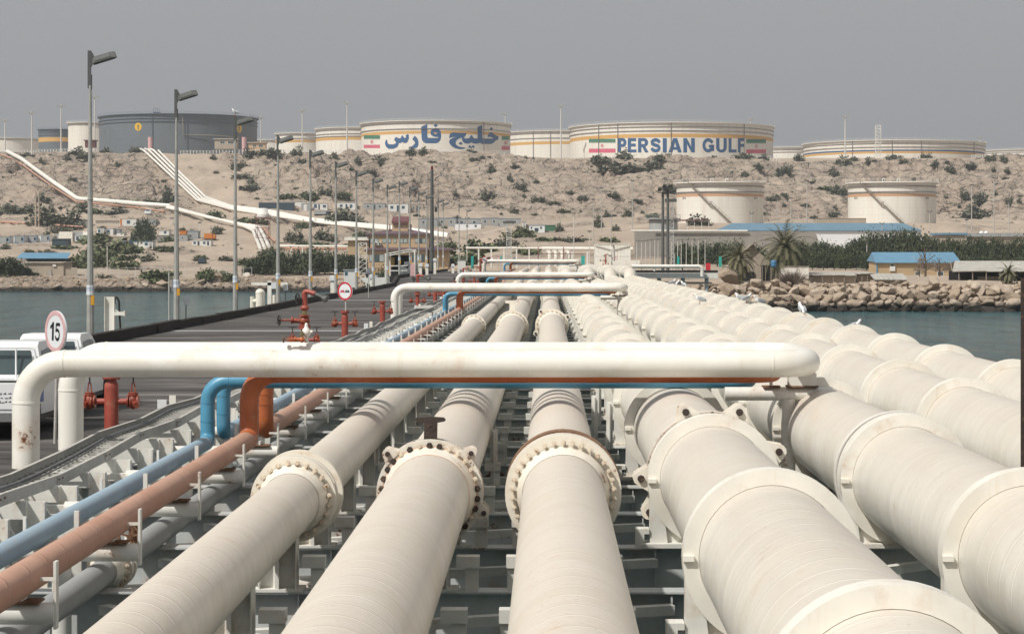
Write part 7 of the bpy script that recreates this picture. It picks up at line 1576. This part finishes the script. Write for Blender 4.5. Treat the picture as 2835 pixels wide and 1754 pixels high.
# water tower
t_, H_ = lattice(728, 604, 712, 700, 4.0, 'steel tower carrying a round white water tank behind the third and fourth lamps', 'maroon', 'water_tower', .16, 4)
for c_ in t_.children: pass
mb = MB(); mb.lathe([(0, H_), (1.9, H_), (1.95, H_ + .3), (1.95, H_ + 1.7), (1.6, H_ + 1.75), (1.55, H_ + 3.2), (0, H_ + 3.3)], None, 28); mb.build('tank', 'wall_white', t_)
mb = MB(); mb.ring((0, 0, H_ - .1), (0, 0, 1), .2, 2.6, .16, 28); mb.ring((0, 0, H_ + 1.1), (0, 0, 1), 2.52, 2.6, .06, 28)
for k in range(24): a = k * math.pi / 12; mb.bar((2.55 * math.cos(a), 2.55 * math.sin(a), H_), (2.55 * math.cos(a), 2.55 * math.sin(a), H_ + 1.1), .06)
mb.build('balcony', 'maroon', t_)
t = thing('drum', 'cream drum on a stand at the left end of the shore trees', 'drum', P(686, 775, 486)); mb = MB(); mb.cyl((-.2, 0, .9), (-.2, 3, .9), .85, 20); mb.build('body', 'ring_cream', t); mb = MB(); mb.box((-.4, 1, 2.3), (2.2, 2.4, .12)); mb.bar((-1.3, 0, -.5), (-1.3, 0, 2.3), .1); mb.bar((.5, 0, -.5), (.5, 0, 2.3), .1); mb.box((-.2, .8, .05), (1.2, .3, .4)); mb.build('stand', 'black_iron', t)
# dark jeep on the sandy road, white car higher up
def small_car(lab, px, pyb, w_px, mat, Y=None):
    p = hit(px, pyb) if Y is None else P(px, pyb, Y); s = w_px / F * p.y; t = thing('parked_car', lab, 'car', p, 0)
    mb = MB(); mb.bx(-s / 2, s / 2, 0, s * 2.0, s * .18, s * .58); mb.build('body', mat, t); mb = MB(); mb.box((0, s, s * .76), (s * .84, s * 1.2, s * .36), taper=.85); mb.build('cab', mat, t)
    mb = MB(); mb.bx(-s * .34, s * .34, s * .34, s * .36, s * .62, s * .88); mb.build('window', 'window_glass', t)
    for x in (-.38, .38):
        for yy in (.35, 1.6): mb = MB(); mb.cyl((x * s - s * .07, yy * s, s * .17), (x * s + s * .07, yy * s, s * .17), s * .17, 14); mb.build('wheel', 'tyre', t)
small_car('dark jeep driving on the sandy road behind the left shore', 557, 731, 19, 'navy'); small_car('white car parked by the pipes above the cabins', 408, 597, 17, 'truck_white')
# shore fence on the left
o = P(450, 776, 478); t = thing('mesh_fence', 'grey chain link fence with cranked posts along the left shore', 'fence', (0, 478, 0)); mb = MB(); zt = []
for k, px in enumerate(range(214, 700, 23)):
    x = (px - VX) / F * 478; z = gz(x, 478); zz = z + (2.0 if px > 290 else 1.6); mb.bar((x, 0, z - .3), (x, 0, zz), .08); mb.bar((x, 0, zz), (x - .3, 0, zz + .4), .06); zt.append((x, z, zz))
mb.build('posts', 'steel_grey', t); mb = MB()
for (x0, a0, b0), (x1, a1, b1) in zip(zt, zt[1:]):
    mb.bar((x0, 0, b0), (x1, 0, b1), .05); mb.bar((x0, 0, (a0 + b0) / 2), (x1, 0, (a1 + b1) / 2), .035); mb.bar((x0, 0, a0 + .2), (x1, 0, a1 + .2), .03)
mb.build('rails', 'steel_grey', t)
# plateau fence
def ridge_fence(lab, px0, px1, Y, mat='wall_white', step=8, H=2.6):
    t = thing('ridge_fence', lab, 'fence', (0, Y, 0), 0, 'white fences along the ridge'); mb = MB(); pr = None
    for px in np.arange(px0, px1, step):
        x = (px - VX) / F * Y; z = gz(x, Y); mb.bar((x, 0, z - .5), (x, 0, z + H), .28)
        if pr:
            for h in (.9, 1.7, 2.4): mb.bar((pr[0], 0, pr[1] + h), (x, 0, z + h), .09)
        pr = (x, z)
    mb.build('posts_and_rails', mat, t)
ridge_fence('white post fence left on the ridge before the blue grey tank', -20, 225, 1078); ridge_fence('white post fence before the huge dark tank', 500, 700, 1082, step=9); ridge_fence('long white fence before the three overlapping tanks', 700, 1000, 1085, step=7); ridge_fence('low white fence below the Persian lettered tank', 1000, 1420, 1085, step=18, H=1.8); ridge_fence('white fence at the left foot of the PERSIAN GULF tank', 1580, 1720, 1086, step=12, H=2.0)
ridge_fence('white fence at the right foot of the PERSIAN GULF tank', 2060, 2160, 1084, step=9); ridge_fence('pale fence along the right end of the ridge', 2690, 2850, 1080, step=6)
for lab, a, b2, yt, yb, Y, w_, r_ in (('beige gate house with flat roof before the huge dark tank', 594, 656, 386, 404, 1105, 'wall_beige', 'roof_palegrey'), ('small tan hut right of the gate house', 688, 735, 396, 412, 1100, 'wall_tan', 'wall_beige'), ('small red tank hut before the plain white tank', 235, 262, 390, 400, 1110, 'roof_red', 'roof_red'), ('low tan block house at the right end of the wide low tank', 2607, 2657, 440, 452, 1060, 'wall_beige', 'wall_tan'), ('pale blue sign board hut at the right edge of the ridge', 2818, 2850, 438, 464, 1050, 'wall_beige', 'roof_blue')):
    building('ridge_hut', lab, 'hut', a, b2, yt, yb, Y, 5, w_, r_, .6, .5, ((.25, .45, .35, .7), (.6, .85, .35, .7)) if b2 - a > 45 else (), (), 'huts on the ridge')
for px, lab in ((416, 'left of two pink cylinders at the foot of the huge dark tank'), (676, 'right pink cylinder at the foot of the huge dark tank')):
    p = P(px, 398, 1120); t = tag(MB().cyl((0, 0, -4), (0, 0, 3.4), 1.2, 14).build('pink_vessel', 'sign_pink', None, p), lab, 'vessel', 'pink vessels at the dark tank')
# ================================================================ PIPES ON THE HILL
def hillpipe(name, lab, pts, r, mat='loop_white', lift=.5, parts=None, grp=None, rr=12):
    w_ = [hit(px, py) + Vector((0, 0, lift)) for px, py in pts]; dense = [w_[0]]
    o = w_[0].copy(); w2 = [p - o for p in fillet(w_, rr, 5)]; t = thing(name, lab, 'pipeline', o, 0, grp); mb = MB(); mb.tube(w2, r, 12); mb.build('pipe', mat, t); return t, w2
for k in range(4):
    dx = k * 15; hillpipe('hill_pipeline', ['leftmost', 'second', 'third', 'rightmost'][k] + ' of the four white pipes coming straight down the slope', [(388 + k * 13.5, 421), (398 + k * 13.5, 425), (470 + k * 11, 492), (545 + k * 8, 564 - k * 3), (640, 589 - k * 2.8), (740, 605 - k * 2.8), (850, 623 - k * 2.8), (960, 636 - k * 2.8), (1100, 648 - k * 2.8), (1240, 668 - k * 2.8)], .5, lift=1.5, grp='four white pipes down the slope')
hillpipe('hill_pipeline', 'white pipe descending from the left edge with a red pipe below it', [(-30, 415), (20, 432), (60, 452), (90, 474), (150, 516), (215, 561), (300, 568), (400, 577), (470, 581)], .95, lift=1.6)
hillpipe('hill_pipeline', 'dull red pipe just under the white one from the left edge', [(-30, 424), (20, 440), (58, 459), (88, 481), (148, 523), (212, 566), (300, 573), (400, 583), (455, 592)], .35, 'sign_pink' if False else 'orange_faded', lift=.9)
for k in range(3):
    hillpipe('hill_pipeline', ['left', 'middle', 'right'][k] + ' white pipe of the trestle bending down beside the water tower', [(462, 582 + k * 2), (500, 590 + k * 2), (575, 611 + k), (640, 628 - k), (676, 638 - k * 2), (700 + k * 9, 650 - k * 5), (712 + k * 10, 680 - k * 6), (722 + k * 11, 706 - k * 5)], .55, lift=1.6, grp='three white pipes beside the water tower', rr=6)
hillpipe('hill_pipeline', 'red pipe right of the white trestle pipes', [(690, 628), (730, 640), (750, 665), (775, 690), (800, 697), (960, 697)], .4, 'orange_faded', lift=1.0, rr=5)
hillpipe('hill_pipeline', 'rusty red pipe lying behind the left cabins', [(-20, 618), (60, 622), (150, 627), (230, 633)], .4, 'orange_faded', lift=.6)
for px0, px1, py, Y, r, lab, mat in ((775, 962, 681, 640, .35, 'thin white pipe on posts left of the tan building', 'loop_white'), (1500, 1752, 688, 430, .38, 'white pipe on posts behind the white elbows', 'loop_white'), (1290, 1500, 686, 440, .2, 'thin pale pipe behind the farthest loop', 'loop_white')):
    a, b2 = P(px0, py, Y), P(px1, py + 1, Y); t = thing('raised_pipe', lab, 'pipe', a); d = b2 - a; mb = MB(); mb.cyl((0, 0, 0), d, r, 12); mb.build('pipe', mat, t); mb = MB()
    for k in range(1, 6): mb.bar(d * (k / 6) + Vector((0, 0, -r)), d * (k / 6) + Vector((0, 0, -4.0)), .3)
    mb.build('post', 'steel_white', t)
# white elbows manifold
t = thing('pipe_manifold', 'row of four large white pipe elbows turning down into the ground behind the farthest loop', 'pipework', P(1550, 722, 410)); s = 410 / F
for k in range(4):
    x = (-28 + k * 17.5) * s; mb = MB(); mb.tube(fillet([(x, 0, -1), (x, 0, 25 * s), (x - 6 * s, 6, 26 * s)], 1.0, 6), .36, 14); mb.build('elbow', 'pipe_cream', t)
mb = MB(); mb.bar((-60 * s, -1, 20 * s), (70 * s, -1, 19 * s), .12); mb.bar((-60 * s, -1, -1), (-60 * s, -1, 38 * s), .16); mb.bar((10 * s, -1, -1), (10 * s, -1, 38 * s), .16); mb.build('rack', 'maroon', t)
# pipe bridge along the right shore
t = thing('side_pipe', 'horizontal white pipe with a down elbow above the dark beam at the right shore', 'pipe', P(1750, 737, 262)); o = P(1750, 737, 262); s = 262 / F
mb = MB(); mb.tube(fillet([(0, 0, 0), (194 * s, 0, 0), (194 * s, 0, -28 * s)], .5, 7), .22, 16); mb.build('pipe', 'loop_white', t); mb = MB(); mb.cyl((62 * s, 0, -.1), (62 * s, 0, -.6), .12, 10); mb.build('post', 'steel_white', t)
t = thing('side_trestle', 'low steel walkway beam with a black top running right to the boulders', 'beam', P(1750, 748, 263)); mb = MB(); mb.bx(-1, 238 * s, -.2, 1.6, -.3, .0); mb.build('deck', 'black_iron', t); mb = MB(); mb.bx(-1, 238 * s, -.25, -.1, -.95, -.32); mb.build('girder', 'steel_white', t); mb = MB()
for k in range(4): mb.cyl(((10 + k * 66) * s, .6, -7), ((10 + k * 66) * s, .6, -.9), .25, 10)
mb.build('pile', 'steel_grey', t)
t = thing('broken_catwalk', 'low rusty grey catwalk lying between the pipes and the boulders', 'walkway', P(1800, 770, 255)); mb = MB(); rr = random.Random(4)
for k in range(16): mb.bar((-2 + k * .45, -8 + k * .7, -.4 - .02 * k), (2.6 + k * .35, -8 + k * .7, -.5 - .02 * k), .16, .06)
for dx in (-1.5, 0, 1.5): mb.bar((dx - .6, -9, -.35), (dx + 6, 4, -.6), .14, .2)
mb.build('deck', 'wood_grey', t)
# ================================================================ HAZE
mb = MB(); mb.bx(-900, 900, -40, 2100, -8, 110); o = mb.build('haze', []); tag(o, 'thin sea haze', 'haze', kind='stuff')
m = bpy.data.materials.new('haze'); m.use_nodes = True; n = m.node_tree; n.nodes.clear(); out = n.nodes.new('ShaderNodeOutputMaterial'); v = n.nodes.new('ShaderNodeVolumePrincipled')
v.inputs['Color'].default_value = (.86, .90, .96, 1); v.inputs['Density'].default_value = 0.00015; v.inputs['Anisotropy'].default_value = 0.2
n.links.new(v.outputs[0], out.inputs['Volume']); o.data.materials.append(m)
